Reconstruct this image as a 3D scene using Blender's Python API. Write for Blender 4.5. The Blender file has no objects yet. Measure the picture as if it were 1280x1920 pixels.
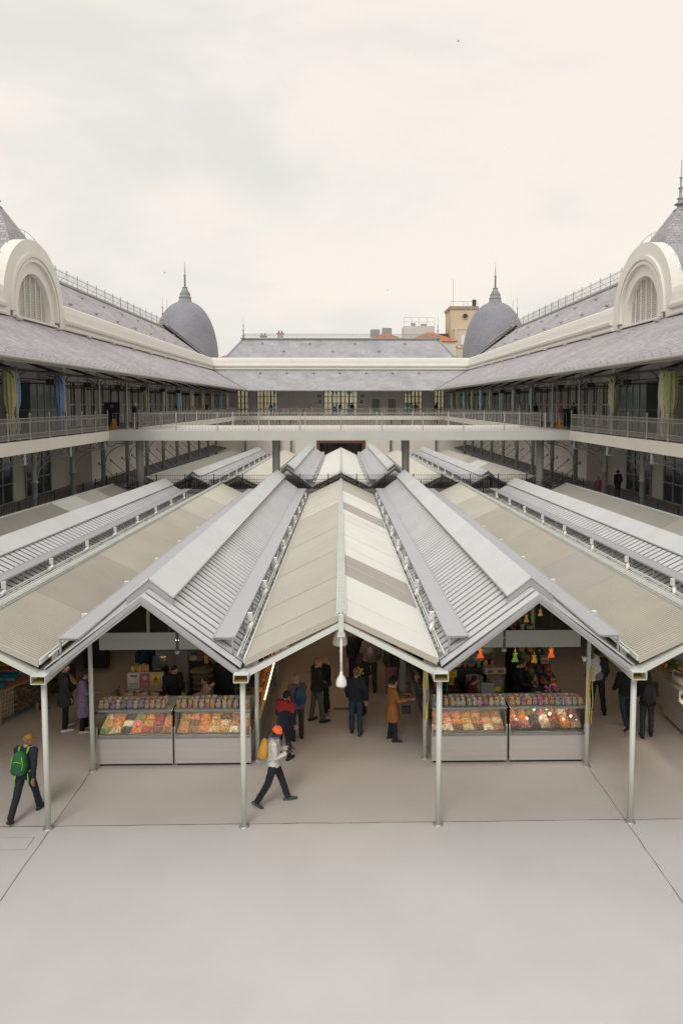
import bpy, bmesh, math, random
from mathutils import Vector, Matrix, noise as mnoise
R = math.radians
rnd = random.Random(11)
scene = bpy.context.scene
COL = scene.collection
ORD = ['first', 'second', 'third', 'fourth', 'fifth', 'sixth', 'seventh', 'eighth', 'ninth', 'tenth', 'eleventh',
       'twelfth', 'thirteenth', 'fourteenth', 'fifteenth', 'sixteenth', 'seventeenth', 'eighteenth', 'nineteenth', 'twentieth',
       'twenty-first', 'twenty-second', 'twenty-third', 'twenty-fourth', 'twenty-fifth', 'twenty-sixth', 'twenty-seventh',
       'twenty-eighth', 'twenty-ninth', 'thirtieth', 'thirty-first', 'thirty-second', 'thirty-third', 'thirty-fourth', 'thirty-fifth', 'thirty-sixth', 'thirty-seventh', 'thirty-eighth', 'thirty-ninth', 'fortieth']
SL, YF = 0.0183, 13.26            # the market floor falls away from the viewer
def fz(y):
    return -SL * (y - YF) if y < 48 else -0.9
def slope(p):
    return (p[0], p[1], p[2] - SL * (p[1] - YF))
ORG = {}

# ------------------------------------------------------------------ mesh builder
class MB:
    def __init__(s, xf=None):
        s.v = []; s.f = []; s.m = []; s.uv = {}; s.xf = xf; s.sm = []
    def av(s, p):
        s.v.append(tuple(p)); return len(s.v) - 1
    def face(s, idx, m=0, uv=None, sm=False):
        if uv: s.uv[len(s.f)] = uv
        s.f.append(tuple(idx)); s.m.append(m); s.sm.append(sm)
    def quad(s, a, b, c, d, m=0, uv=None):
        s.face([s.av(a), s.av(b), s.av(c), s.av(d)], m, uv)
    def poly(s, pts, m=0, uv=None):
        s.face([s.av(p) for p in pts], m, uv)
    def hexa(s, p, m=0):               # p: 4 bottom ccw, 4 top ccw
        i = [s.av(q) for q in p]
        for f in ((3, 2, 1, 0), (4, 5, 6, 7), (0, 1, 5, 4), (1, 2, 6, 5), (2, 3, 7, 6), (3, 0, 4, 7)):
            s.face([i[k] for k in f], m)
    def box(s, x0, x1, y0, y1, z0, z1, m=0):
        x0, x1 = min(x0, x1), max(x0, x1); y0, y1 = min(y0, y1), max(y0, y1)
        s.hexa([(x0, y0, z0), (x1, y0, z0), (x1, y1, z0), (x0, y1, z0), (x0, y0, z1), (x1, y0, z1), (x1, y1, z1), (x0, y1, z1)], m)
    def bar(s, p, q, w, h, m=0, up=(0, 0, 1)):     # rectangular bar from p to q
        p, q = Vector(p), Vector(q); d = (q - p)
        if d.length < 1e-6: return
        d.normalize(); up = Vector(up)
        if abs(d.dot(up)) > .99: up = Vector((0, 1, 0))
        r = d.cross(up).normalized() * (w / 2); u = r.cross(d).normalized() * (h / 2)
        s.hexa([p - r - u, p + r - u, q + r - u, q - r - u, p - r + u, p + r + u, q + r + u, q - r + u], m)
    def rings(s, rings, m=0, cap=True, sm=True, closed=True):
        ids = [[s.av(p) for p in r] for r in rings]
        n = len(ids[0])
        for a, b in zip(ids, ids[1:]):
            for k in range(n if closed else n - 1):
                j = (k + 1) % n
                s.face((a[k], a[j], b[j], b[k]), m, None, sm)
        if cap:
            s.face(ids[0][::-1], m); s.face(ids[-1], m)
    def tube(s, pts, r, n=8, m=0, cap=True, sm=True, round_ends=False, flat=1.0):
        pts = [Vector(p) for p in pts]
        rs = list(r) if hasattr(r, '__len__') else [r] * len(pts)
        if round_ends:
            d0 = (pts[0] - pts[1]).normalized(); d1 = (pts[-1] - pts[-2]).normalized()
            a, b = rs[0], rs[-1]
            pts = [pts[0] + d0 * a * .95, pts[0] + d0 * a * .7] + pts + [pts[-1] + d1 * b * .7, pts[-1] + d1 * b * .95]
            rs = [a * .3, a * .72] + rs + [b * .72, b * .3]
        rings = []; ref = None
        for i, p in enumerate(pts):
            t = (pts[min(i + 1, len(pts) - 1)] - pts[max(i - 1, 0)])
            if t.length < 1e-9: t = Vector((0, 0, 1))
            t.normalize()
            if ref is None:
                ref = Vector((1, 0, 0)) if abs(t.x) < .8 else Vector((0, 1, 0))
            u = (ref - t * ref.dot(t))
            if u.length < 1e-6: u = t.orthogonal()
            u.normalize(); w = t.cross(u); ref = u
            rings.append([p + (u * math.cos(2 * math.pi * k / n) + w * math.sin(2 * math.pi * k / n) * flat) * rs[i] for k in range(n)])
        s.rings(rings, m, cap, sm)
    def lathe(s, cx, cy, prof, n=16, m=0, sm=True, cap=True):
        s.rings([[(cx + r * math.cos(2 * math.pi * k / n), cy + r * math.sin(2 * math.pi * k / n), z) for k in range(n)] for r, z in prof], m, cap, sm)
    def eloft(s, secs, n=16, m=0, sm=True):        # (cx,cy,cz,rx,ry)
        s.rings([[(c[0] + c[3] * math.cos(2 * math.pi * k / n), c[1] + c[4] * math.sin(2 * math.pi * k / n), c[2]) for k in range(n)] for c in secs], m, True, sm)
    def ball(s, c, rx, ry=None, rz=None, n=10, m=0, M=None):
        ry = ry or rx; rz = rz or rx; rr = []
        h = max(4, n // 2 + 1)
        for i in range(h + 1):
            a = -math.pi / 2 + math.pi * i / h; ca = max(math.cos(a), .03)
            ring = []
            for k in range(n):
                q = Vector((rx * ca * math.cos(2 * math.pi * k / n), ry * ca * math.sin(2 * math.pi * k / n), rz * math.sin(a)))
                if M is not None: q = M @ q
                ring.append(q + Vector(c))
            rr.append(ring)
        s.rings(rr, m)
    def prism(s, poly, x0, x1, axis='x', m=0):     # poly of (a,b) swept along axis
        def P(t, a, b): return (t, a, b) if axis == 'x' else ((a, t, b) if axis == 'y' else (a, b, t))
        A = [s.av(P(x0, *q)) for q in poly]; B = [s.av(P(x1, *q)) for q in poly]; n = len(poly)
        for k in range(n):
            j = (k + 1) % n; s.face((A[k], A[j], B[j], B[k]), m)
        s.face(A[::-1], m); s.face(B, m)
    def slats(s, xl, zl, xh, zh, y0, y1, pitch, gap, th, tilt=0.0, back=None, m=0):   # separate strips with open joints
        n = max(1, round((y1 - y0) / pitch)); p = (y1 - y0) / n
        for i in range(n):
            a = y0 + i * p; b = a + p - gap
            s.quad((xl, a, zl), (xh, a, zh), (xh, b, zh + tilt), (xl, b, zl + tilt), m)
            s.quad((xl, a, zl - th), (xh, a, zh - th), (xh, a, zh), (xl, a, zl), m)
        if back: s.quad((xl, y0, zl - back), (xh, y0, zh - back), (xh, y1, zh - back), (xl, y1, zl - back), m)
    def lap(s, xl, zl, xh, zh, y0, y1, pitch, rise, over=.0, lip=None, m=0):
        n = max(1, round((y1 - y0) / pitch)); p = (y1 - y0) / n; lip = rise if lip is None else lip
        for i in range(n):
            a = y0 + i * p; b = a + p; f = a - over
            s.quad((xl, f, zl + rise), (xh, f, zh + rise), (xh, b, zh), (xl, b, zl), m)
            s.quad((xl, f, zl + rise - lip), (xh, f, zh + rise - lip), (xh, f, zh + rise), (xl, f, zl + rise), m)
    def mesh(s, name, mats, off=(0, 0, 0), recalc=True):
        vs = [s.xf(p) for p in s.v] if s.xf else s.v
        me = bpy.data.meshes.new(name)
        me.from_pydata([(p[0] - off[0], p[1] - off[1], p[2] - off[2]) for p in vs], [], s.f)
        for mt in (mats if isinstance(mats, (list, tuple)) else [mats]): me.materials.append(mt)
        me.polygons.foreach_set('material_index', s.m)
        me.polygons.foreach_set('use_smooth', s.sm)
        if s.uv:
            ul = me.uv_layers.new(name='UVMap')
            for fi, uv in s.uv.items():
                for k, li in enumerate(me.polygons[fi].loop_indices): ul.data[li].uv = uv[k]
        if recalc and not s.uv:
            bm = bmesh.new(); bm.from_mesh(me); bmesh.ops.recalc_face_normals(bm, faces=bm.faces); bm.to_mesh(me); bm.free()
        me.update(); return me
    def build(s, name, mats, parent=None, bevel=0, loc=None, label=None):
        vs = [s.xf(p) for p in s.v] if s.xf else s.v
        if parent is None and loc is None:
            xs = [p[0] for p in vs]; ys = [p[1] for p in vs]; zs = [p[2] for p in vs]
            loc = ((min(xs) + max(xs)) / 2, (min(ys) + max(ys)) / 2, min(zs))
        off = ORG[parent] if parent is not None else loc
        return link(name, s.mesh(name, mats, off), parent, off, bevel, label)
def link(name, me, parent=None, off=(0, 0, 0), bevel=0, label=None):
    o = bpy.data.objects.new(name, me); COL.objects.link(o)
    if parent is not None: o.parent = parent
    else: o.location = off
    ORG[o] = tuple(off)
    if label: o['label'] = label
    if bevel:
        b = o.modifiers.new('bevel', 'BEVEL'); b.width = bevel; b.segments = 2; b.limit_method = 'ANGLE'; b.harden_normals = False
    return o
def tag(o, label, cat, group=None, kind=None):
    o['label'] = label; o['category'] = cat
    if group: o['group'] = group
    if kind: o['kind'] = kind
    return o
def thing(name, label, cat, loc=(0, 0, 0), rz=0, group=None):
    o = bpy.data.objects.new(name, None); o.empty_display_size = .2; COL.objects.link(o)
    o.location = loc; o.rotation_euler = (0, 0, rz); ORG[o] = tuple(loc) if not rz else (0, 0, 0)
    return tag(o, label, cat, group)
def structure(o):
    o['kind'] = 'structure'; return o
def kids(o): return [c for c in bpy.data.objects if c.parent == o]
KID = {}
def dup(root, loc, rz=0, label=None, group=None, scale=None, mats=None):
    if root not in KID:
        KID[root] = [(c, kids(c)) for c in kids(root)]
    r = root.copy(); COL.objects.link(r); r.location = loc; r.rotation_euler = (0, 0, rz)
    if scale: r.scale = scale
    if label: r['label'] = label
    if group: r['group'] = group
    for c0, gs in KID[root]:
        c = c0.copy(); COL.objects.link(c); c.parent = r
        for g0 in gs:
            g = g0.copy(); COL.objects.link(g); g.parent = c
    return r

# ------------------------------------------------------------------ materials
def nt(m): return m.node_tree.nodes, m.node_tree.links
def mat(name, col, rough=.6, metal=0, var=.12, vscale=3.0, bump=0, bscale=40, spec=.5, streak=False, dirt=0, dscale=.7, coord='Object', coat=0, emis=None, estr=0):
    m = bpy.data.materials.new(name); m.use_nodes = True
    N, L = nt(m); b = N['Principled BSDF']
    b.inputs['Roughness'].default_value = rough; b.inputs['Metallic'].default_value = metal
    b.inputs['Specular IOR Level'].default_value = spec
    if coat: b.inputs['Coat Weight'].default_value = coat
    tc = N.new('ShaderNodeTexCoord'); src = tc.outputs[coord]
    if streak:
        mp = N.new('ShaderNodeMapping'); mp.inputs['Scale'].default_value = streak if isinstance(streak, tuple) else (1, 1, .12); L.new(src, mp.inputs[0]); src = mp.outputs[0]
    no = N.new('ShaderNodeTexNoise'); no.inputs['Scale'].default_value = vscale; no.inputs['Detail'].default_value = 5; L.new(src, no.inputs['Vector'])
    mr = N.new('ShaderNodeMapRange'); mr.inputs[1].default_value = .3; mr.inputs[2].default_value = .7; mr.inputs[3].default_value = 1 - var; mr.inputs[4].default_value = 1 + var * .7
    L.new(no.outputs['Fac'], mr.inputs[0])
    mx = N.new('ShaderNodeMix'); mx.data_type = 'RGBA'; mx.blend_type = 'MULTIPLY'; mx.inputs[0].default_value = 1
    mx.inputs[6].default_value = (*col, 1); L.new(mr.outputs[0], mx.inputs[7])
    out = mx.outputs[2]
    if dirt:
        n2 = N.new('ShaderNodeTexNoise'); n2.inputs['Scale'].default_value = dscale; n2.inputs['Detail'].default_value = 8; n2.inputs['Roughness'].default_value = .65; L.new(src, n2.inputs['Vector'])
        r2 = N.new('ShaderNodeMapRange'); r2.inputs[1].default_value = .5; r2.inputs[2].default_value = .72; r2.inputs[3].default_value = 0; r2.inputs[4].default_value = dirt; L.new(n2.outputs['Fac'], r2.inputs[0])
        m2 = N.new('ShaderNodeMix'); m2.data_type = 'RGBA'; L.new(r2.outputs[0], m2.inputs[0]); L.new(out, m2.inputs[6]); m2.inputs[7].default_value = (col[0] * .5, col[1] * .46, col[2] * .4, 1)
        out = m2.outputs[2]
    L.new(out, b.inputs['Base Color'])
    rr = N.new('ShaderNodeMapRange'); rr.inputs[3].default_value = max(0, rough - .08); rr.inputs[4].default_value = min(1, rough + .08); L.new(no.outputs['Fac'], rr.inputs[0]); L.new(rr.outputs[0], b.inputs['Roughness'])
    if bump:
        nb = N.new('ShaderNodeTexNoise'); nb.inputs['Scale'].default_value = bscale; nb.inputs['Detail'].default_value = 4; L.new(tc.outputs[coord], nb.inputs['Vector'])
        bp = N.new('ShaderNodeBump'); bp.inputs['Strength'].default_value = bump; bp.inputs['Distance'].default_value = .02; L.new(nb.outputs['Fac'], bp.inputs['Height']); L.new(bp.outputs[0], b.inputs['Normal'])
    if emis:
        b.inputs['Emission Color'].default_value = (*emis, 1); b.inputs['Emission Strength'].default_value = estr
    return m
def tiles(name, c1, c2, mortar, w, h, rough=.65, msize=.012, bump=.35, var=.22, big=.35):
    m = bpy.data.materials.new(name); m.use_nodes = True
    N, L = nt(m); b = N['Principled BSDF']
    tc = N.new('ShaderNodeTexCoord'); br = N.new('ShaderNodeTexBrick')
    br.inputs['Scale'].default_value = 1; br.inputs['Brick Width'].default_value = w; br.inputs['Row Height'].default_value = h
    br.inputs['Mortar Size'].default_value = msize; br.inputs['Mortar Smooth'].default_value = .1; br.inputs['Bias'].default_value = 0
    br.inputs['Color1'].default_value = (*c1, 1); br.inputs['Color2'].default_value = (*c2, 1); br.inputs['Mortar'].default_value = (*mortar, 1)
    L.new(tc.outputs['UV'], br.inputs['Vector'])
    no = N.new('ShaderNodeTexNoise'); no.inputs['Scale'].default_value = big; no.inputs['Detail'].default_value = 7; no.inputs['Roughness'].default_value = .65; L.new(tc.outputs['UV'], no.inputs['Vector'])
    mr = N.new('ShaderNodeMapRange'); mr.inputs[1].default_value = .3; mr.inputs[2].default_value = .7; mr.inputs[3].default_value = 1 - var; mr.inputs[4].default_value = 1 + var; L.new(no.outputs['Fac'], mr.inputs[0])
    mx = N.new('ShaderNodeMix'); mx.data_type = 'RGBA'; mx.blend_type = 'MULTIPLY'; mx.inputs[0].default_value = 1; L.new(br.outputs['Color'], mx.inputs[6]); L.new(mr.outputs[0], mx.inputs[7])
    L.new(mx.outputs[2], b.inputs['Base Color']); b.inputs['Roughness'].default_value = rough; b.inputs['Specular IOR Level'].default_value = .35
    bp = N.new('ShaderNodeBump'); bp.inputs['Strength'].default_value = bump; bp.inputs['Distance'].default_value = .02; bp.invert = True; L.new(br.outputs['Fac'], bp.inputs['Height']); L.new(bp.outputs[0], b.inputs['Normal'])
    return m
def speckle(name, cols, scale=60, rough=.6, bump=.6):        # granular food, pebbly goods
    m = bpy.data.materials.new(name); m.use_nodes = True
    N, L = nt(m); b = N['Principled BSDF']; tc = N.new('ShaderNodeTexCoord')
    vo = N.new('ShaderNodeTexVoronoi'); vo.inputs['Scale'].default_value = scale; L.new(tc.outputs['Object'], vo.inputs['Vector'])
    sx = N.new('ShaderNodeSeparateColor'); L.new(vo.outputs['Color'], sx.inputs[0])
    rp = N.new('ShaderNodeValToRGB'); rp.color_ramp.interpolation = 'CONSTANT'
    el = rp.color_ramp.elements
    while len(el) > 1: el.remove(el[-1])
    el[0].position = 0; el[0].color = (*cols[0], 1)
    for i, c in enumerate(cols[1:], 1):
        e = el.new(i / len(cols)); e.color = (*c, 1)
    L.new(sx.outputs[0], rp.inputs[0])
    mr = N.new('ShaderNodeMapRange'); mr.inputs[1].default_value = 0; mr.inputs[2].default_value = .6; mr.inputs[3].default_value = 1; mr.inputs[4].default_value = .45; L.new(vo.outputs['Distance'], mr.inputs[0])
    mx = N.new('ShaderNodeMix'); mx.data_type = 'RGBA'; mx.blend_type = 'MULTIPLY'; mx.inputs[0].default_value = 1; L.new(rp.outputs[0], mx.inputs[6]); L.new(mr.outputs[0], mx.inputs[7])
    L.new(mx.outputs[2], b.inputs['Base Color']); b.inputs['Roughness'].default_value = rough
    bp = N.new('ShaderNodeBump'); bp.inputs['Strength'].default_value = bump; bp.inputs['Distance'].default_value = .02; bp.invert = True; L.new(vo.outputs['Distance'], bp.inputs['Height']); L.new(bp.outputs[0], b.inputs['Normal'])
    return m
def stripes(name, cols, scale, axis='Y', rough=.8):
    m = bpy.data.materials.new(name); m.use_nodes = True
    N, L = nt(m); b = N['Principled BSDF']; tc = N.new('ShaderNodeTexCoord'); sp = N.new('ShaderNodeSeparateXYZ'); L.new(tc.outputs['Object'], sp.inputs[0])
    no = N.new('ShaderNodeTexNoise'); no.noise_dimensions = '1D'; no.inputs['Scale'].default_value = scale; no.inputs['Detail'].default_value = 1; L.new(sp.outputs[axis], no.inputs['W'])
    rp = N.new('ShaderNodeValToRGB'); rp.color_ramp.interpolation = 'CONSTANT'; el = rp.color_ramp.elements
    el[0].position = 0; el[0].color = (*cols[0], 1); el.remove(el[1])
    for i, c in enumerate(cols[1:], 1): el.new(.3 + .4 * i / len(cols)).color = (*c, 1)
    L.new(no.outputs['Fac'], rp.inputs[0]); L.new(rp.outputs[0], b.inputs['Base Color']); b.inputs['Roughness'].default_value = rough
    return m
def glass(name, tint, refl=.12, rough=.03):
    m = bpy.data.materials.new(name); m.use_nodes = True
    N, L = nt(m); N.remove(N['Principled BSDF']); out = N['Material Output']
    tr = N.new('ShaderNodeBsdfTransparent'); tr.inputs[0].default_value = (*tint, 1)
    gl = N.new('ShaderNodeBsdfGlossy'); gl.inputs['Roughness'].default_value = rough; gl.inputs['Color'].default_value = (.95, 1, .98, 1)
    fr = N.new('ShaderNodeFresnel'); fr.inputs[0].default_value = 1.45
    mi = N.new('ShaderNodeMixShader'); ma = N.new('ShaderNodeMath'); ma.operation = 'ADD'; ma.use_clamp = True; ma.inputs[1].default_value = refl * .15
    L.new(fr.outputs[0], ma.inputs[0]); L.new(ma.outputs[0], mi.inputs[0]); L.new(tr.outputs[0], mi.inputs[1]); L.new(gl.outputs[0], mi.inputs[2]); L.new(mi.outputs[0], out.inputs[0])
    return m
_c = {}
def cm(col, rough=.75, metal=0, bump=.25, var=.16, vs=6, spec=.3):     # small-goods / cloth colour, cached
    k = (tuple(round(c, 3) for c in col), rough, metal)
    if k not in _c: _c[k] = mat('finish', col, rough, metal, var=var, vscale=vs, bump=bump, bscale=55, spec=spec)
    return _c[k]
M = dict(
    floor=mat('market_floor_paving', (.558, .54, .512), .62, var=.05, vscale=.5, dirt=.09, dscale=.28, bump=.05, bscale=6, spec=.35),
    floor_in=mat('canopy_floor', (.53, .492, .455), .6, var=.06, vscale=.45, dirt=.16, dscale=.33, bump=.05, bscale=6, spec=.35),
    joint=mat('floor_joint', (.16, .13, .11), .9),
    post=mat('pale_paint', (.60, .62, .57), .5, var=.06, vscale=2, bump=.03, bscale=20),
    rake=mat('pale_rake_paint', (.64, .65, .60), .5, var=.06, vscale=1.5),
    gsheet=mat('grey_zinc_sheet', (.61, .61, .615), .5, .1, dirt=.16, dscale=.55, var=.07, vscale=.8, streak=(1, 1, 1), bump=.02),
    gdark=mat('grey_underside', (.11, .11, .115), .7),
    gcap=mat('grey_cap_panel', (.64, .645, .64), .5, .1, var=.07, vscale=.5, dirt=.16, dscale=.7),
    gfas=mat('grey_fascia', (.42, .42, .43), .5, .2, var=.06),
    ctan=mat('tan_louvre', (.485, .455, .38), .6, dirt=.10, dscale=.8, var=.06, vscale=.6),
    ctan2=mat('tan_louvre_weathered', (.47, .44, .375), .65, var=.06, vscale=.6),
    clight=mat('cream_louvre', (.74, .725, .66), .6, dirt=.07, dscale=.8, var=.05, vscale=.5),
    cbrown=mat('brown_louvre', (.40, .37, .32), .65, var=.06, vscale=.6),
    cside=mat('side_tan_louvre', (.42, .38, .31), .65, var=.07, vscale=.6, dirt=.12, dscale=.9),
    cside2=mat('side_tan_louvre_dark', (.365, .328, .268), .65, var=.07, vscale=.6, dirt=.12, dscale=.9),
    csky=mat('pale_tan_louvre', (.58, .535, .45), .65, var=.05, vscale=.6),
    grate=stripes('walkway_grating', [(.44, .43, .44), (.40, .41, .43), (.46, .43, .44)], 60, 'Y', .5),
    galv=mat('galvanised', (.45, .44, .45), .45, .6, var=.1),
    white=mat('white_plastic', (.78, .77, .73), .4, var=.04),
    cream=mat('cream_render', (.76, .72, .62), .7, var=.04, vscale=.6, dirt=.10, dscale=.35, bump=.05, bscale=14),
    cornice=mat('cream_cornice', (.765, .745, .67), .65, var=.05, vscale=.8, dirt=.15, dscale=.8),
    plaster=mat('beige_plaster', (.83, .775, .69), .8, var=.04, vscale=.5, dirt=.06, dscale=.2),
    wallup=mat('grey_gallery_wall', (.78, .74, .69), .8, var=.06, vscale=.7),
    slate=tiles('slate_roof', (.455, .43, .435), (.33, .31, .325), (.15, .14, .145), .42, .21, .62, msize=.014, bump=.6),
    slatefar=tiles('slate_roof_grey', (.40, .385, .395), (.335, .325, .34), (.22, .215, .22), .46, .22, .62),
    domes=tiles('dome_slate', (.255, .257, .285), (.225, .227, .252), (.16, .16, .175), .5, .22, .5, var=.10),
    lead=mat('lead_ridge', (.33, .325, .33), .55, .3),
    vent=mat('pale_vent', (.42, .41, .41), .5, .3),
    zinc=mat('zinc_boards', (.33, .325, .335), .5, .3, var=.08),
    iron=mat('grey_green_iron', (.30, .32, .305), .5, .0, var=.1),
    bcol=mat('bridge_column_paint', (.48, .48, .455), .5, .05, var=.06),
    bdeck=mat('bridge_deck_paving', (.50, .455, .435), .7, var=.08, vscale=1.2),
    irondark=mat('dark_iron', (.055, .06, .06), .5, .2),
    rail=mat('pale_railing_paint', (.34, .325, .29), .55, .1, var=.07),
    railb=mat('bridge_railing_paint', (.42, .41, .385), .5, .2, var=.06),
    farwall=mat('pale_tiled_wall', (.80, .755, .72), .7, var=.05, vscale=1.5),
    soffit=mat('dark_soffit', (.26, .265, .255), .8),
    deck=mat('gallery_deck', (.23, .165, .15), .7, var=.1, vscale=1.2),
    terr=mat('terrace_paving', (.30, .27, .26), .8, var=.1),
    dglass=mat('dark_glazing', (.045, .062, .062), .09, spec=.55, var=.3, vscale=.3),
    tglass=mat('teal_glazing', (.13, .17, .165), .12, spec=.5, var=.25, vscale=.4),
    frame=mat('pale_frame', (.38, .40, .38), .5),
    steel=mat('brushed_steel', (.62, .60, .575), .38, .55, var=.08, vscale=1.5, streak=(.15, 1, 6), bump=.01),
    steeld=mat('steel_trim', (.36, .355, .345), .35, .7),
    plinth=mat('black_plinth', (.012, .012, .012), .6),
    glass=glass('case_glass', (.965, .985, .975)),
    wglass=glass('window_glass', (.82, .86, .84), .2),
    wood=mat('pine_wood', (.36, .20, .09), .65, var=.2, vscale=5, streak=(1, 1, .2)),
    paper=mat('paper', (.62, .56, .55), .7),
    sign=mat('sign_grey', (.30, .30, .275), .55, var=.03),
    bridge=mat('bridge_paint', (.56, .57, .52), .55, var=.04, vscale=.6, dirt=.05),
    skin=mat('skin', (.42, .24, .17), .55, var=.08, vscale=20, spec=.35),
    skind=mat('dark_skin', (.075, .04, .027), .5, var=.1, vscale=20),
    face=mat('face_dark', (.03, .02, .018), .5),
    lip=mat('lip', (.25, .08, .07), .5),
    bulb=mat('warm_bulb', (1, .8, .6), .5, emis=(1, .66, .40), estr=30),
    tube=mat('warm_fill_tube', (1, .85, .7), .5, emis=(1, .74, .5), estr=20),
    led=mat('warm_led', (1, .7, .4), .5, emis=(1, .50, .22), estr=9),
    ledw=mat('case_lamp', (1, .9, .75), .5, emis=(1, .80, .58), estr=60),
)
# ------------------------------------------------------------------ people
TMP = bpy.data.scenes.new('workbench')
def remeshed(mb, vox, amp=0.0, freq=7.0, smooth=2, seed=0):
    me = mb.mesh('tmp', [])
    o = bpy.data.objects.new('tmp', me); TMP.collection.objects.link(o)
    r = o.modifiers.new('r', 'REMESH'); r.mode = 'VOXEL'; r.voxel_size = vox; r.use_smooth_shade = True
    if smooth:
        s = o.modifiers.new('s', 'SMOOTH'); s.iterations = smooth; s.factor = .5
    with bpy.context.temp_override(scene=TMP, view_layer=TMP.view_layers[0]):
        dg = bpy.context.evaluated_depsgraph_get()
        out = bpy.data.meshes.new_from_object(o.evaluated_get(dg))
    bpy.data.objects.remove(o); bpy.data.meshes.remove(me)
    if amp:
        out.update()
        sv = Vector((seed * 3.1, seed * 1.7, 0))
        nn = [v.normal.copy() for v in out.vertices]
        for v, nv in zip(out.vertices, nn):
            p = v.co
            n = mnoise.noise(Vector((p.x * freq, p.y * freq, p.z * freq * 1.4)) + sv) + .5 * mnoise.noise(Vector((p.x * freq * 2.6, p.y * freq * 2.6, p.z * freq * 3.2)) + sv)
            v.co = p + nv * (n * amp)
    for p in out.polygons: p.use_smooth = True
    return out
PEOPLE = 0
def person(label, x, y, h=0, H=1.72, z=None, legs=((0, .06, 0), (0, .06, 0)), arms=((0, .12, .15), (0, .12, .15)), lean=0, yaw=0, nod=0,
           top=(.03, .03, .035), trousers=(.02, .022, .028), shoe=(.02, .02, .02), sole=None, hair=(.05, .035, .025), skin='skin',
           coat=0.0, bulk=1.0, long_hair=0, curly=0, bald=False, hat=None, beanie=None, fur=None, scarf=None, hood=None, skirt=None, yoke=None, inner=None,
           pack=None, vox=.016, twist=(.15, .15), group=None, fingers=True, crouch=0.0, shoulder=1.0, vest=None):
    global PEOPLE
    PEOPLE += 1; sd = PEOPLE
    k = H / 1.72
    ca, sa = math.cos(R(lean)), math.sin(R(lean))
    piv = Vector((0, 0, .93))
    def T(p):                                      # upper-body lean
        q = Vector(p) - piv
        return Vector((q.x, q.y * ca + q.z * sa, -q.y * sa + q.z * ca)) + piv
    J = {}
    for i, s in ((0, -1), (1, 1)):
        a, b, kn = legs[i]; a, kn = R(a), R(kn); hip = Vector((s * .09, 0, .92))
        k1 = hip + Vector((s * math.sin(b), math.sin(a) * math.cos(b), -math.cos(a) * math.cos(b))) * .43
        sh = a - kn
        an = k1 + Vector((s * math.sin(b) * .4, math.sin(sh), -math.cos(sh))).normalized() * .41
        J[s] = (hip, k1, an, sh)
    low = min(J[-1][2].z, J[1][2].z) - .085
    dz = -low
    sh_z = lambda p: Vector(p) + Vector((0, 0, dz))
    L = {}
    for s in (-1, 1):
        hip, k1, an, sa_ = J[s]; p = sh_z(an)
        pitch = max(-1.0, min(.35, sa_ * .9)) if p.z < .2 else sa_ * 1.0
        if abs(p.z - .085) < .03: pitch = 0
        f = Vector((s * .16, math.cos(pitch), math.sin(pitch))).normalized(); up = Vector((0, -math.sin(pitch), math.cos(pitch)))
        L[s] = (sh_z(hip), sh_z(k1), p, f, up)
    A = {}
    for i, s in ((0, -1), (1, 1)):
        a, b, e = arms[i]; a, b2, e = R(a), b, R(e * 57.3) if e < 4 else R(e)
        S0 = Vector((s * .175 * shoulder, 0, 1.405)); el = S0 + Vector((s * math.sin(b2), math.sin(a) * math.cos(b2), -math.cos(a) * math.cos(b2))) * .285
        d2 = Vector((s * (math.sin(b2) * .5 - twist[i]), math.sin(a + e), -math.cos(a + e))).normalized()
        wr = el + d2 * .25; hd = wr + d2 * .085
        A[s] = [sh_z(T(q)) for q in (S0, el, wr, hd)]
    up3 = lambda p: sh_z(T(p))
    yr = Matrix.Rotation(R(-yaw), 3, 'Z') @ Matrix.Rotation(R(-nod - lean * .45), 3, 'X')
    neck = up3((0, -.005, 1.46)); hc0 = Vector((0, .022, .135))
    HP = lambda p: neck + yr @ (hc0 + Vector(p))
    # --- body: one continuous figure
    b = MB()
    tor = [(0, 0, .85, .12, .09), (0, 0, .93, .155, .105), (0, .0, 1.05, .135, .098), (0, .0, 1.2, .148, .105), (0, -.005, 1.33, .165, .10), (0, -.01, 1.42, .12, .08), (0, -.005, 1.47, .06, .058)]
    def loft(mb, secs, grow=0.0, sx=1.0):
        mb.eloft([(*up3((c[0], c[1], c[2])), c[3] * sx + grow, c[4] * sx + grow) for c in secs], 18)
    loft(b, tor)
    b.tube([up3((0, -.01, 1.42)), up3((0, 0, 1.5)), HP((0, -.02, -.03))], [.06, .054, .052], 10)
    for s in (-1, 1):
        hip, kn, an, f, u = L[s]
        b.tube([hip, kn, an], [.082, .055, .042], 12, round_ends=True)
        b.tube([an - f * .05 - u * .045, an + f * .06 - u * .05, an + f * .16 - u * .06], [.036, .036, .028], 10, round_ends=True)
        S0, el, wr, hd = A[s]
        b.tube([S0, el, wr], [.05, .04, .028], 10, round_ends=True)
        b.tube([wr, hd], [.028, .038], 8, round_ends=True, flat=.6)
    # head
    rr = []
    for i in range(13):
        a = -math.pi / 2 + math.pi * i / 12; zz = math.sin(a); ca2 = max(math.cos(a), .05)
        wx = .074 * ca2 * (1 - .16 * max(0, -zz)); wy = .094 * ca2 * (1 - .06 * max(0, -zz)); oy = .012 * max(0, -zz)
        rr.append([HP((wx * math.cos(2 * math.pi * j / 16), oy + wy * math.sin(2 * math.pi * j / 16), .118 * zz)) for j in range(16)])
    b.rings(rr)
    b.tube([HP((0, .085, .02)), HP((0, .108, -.02))], [.011, .017], 8, round_ends=True)
    b.tube([HP((-.05, .078, .038)), HP((0, .09, .034)), HP((.05, .078, .038))], .013, 6, round_ends=True)
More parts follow.
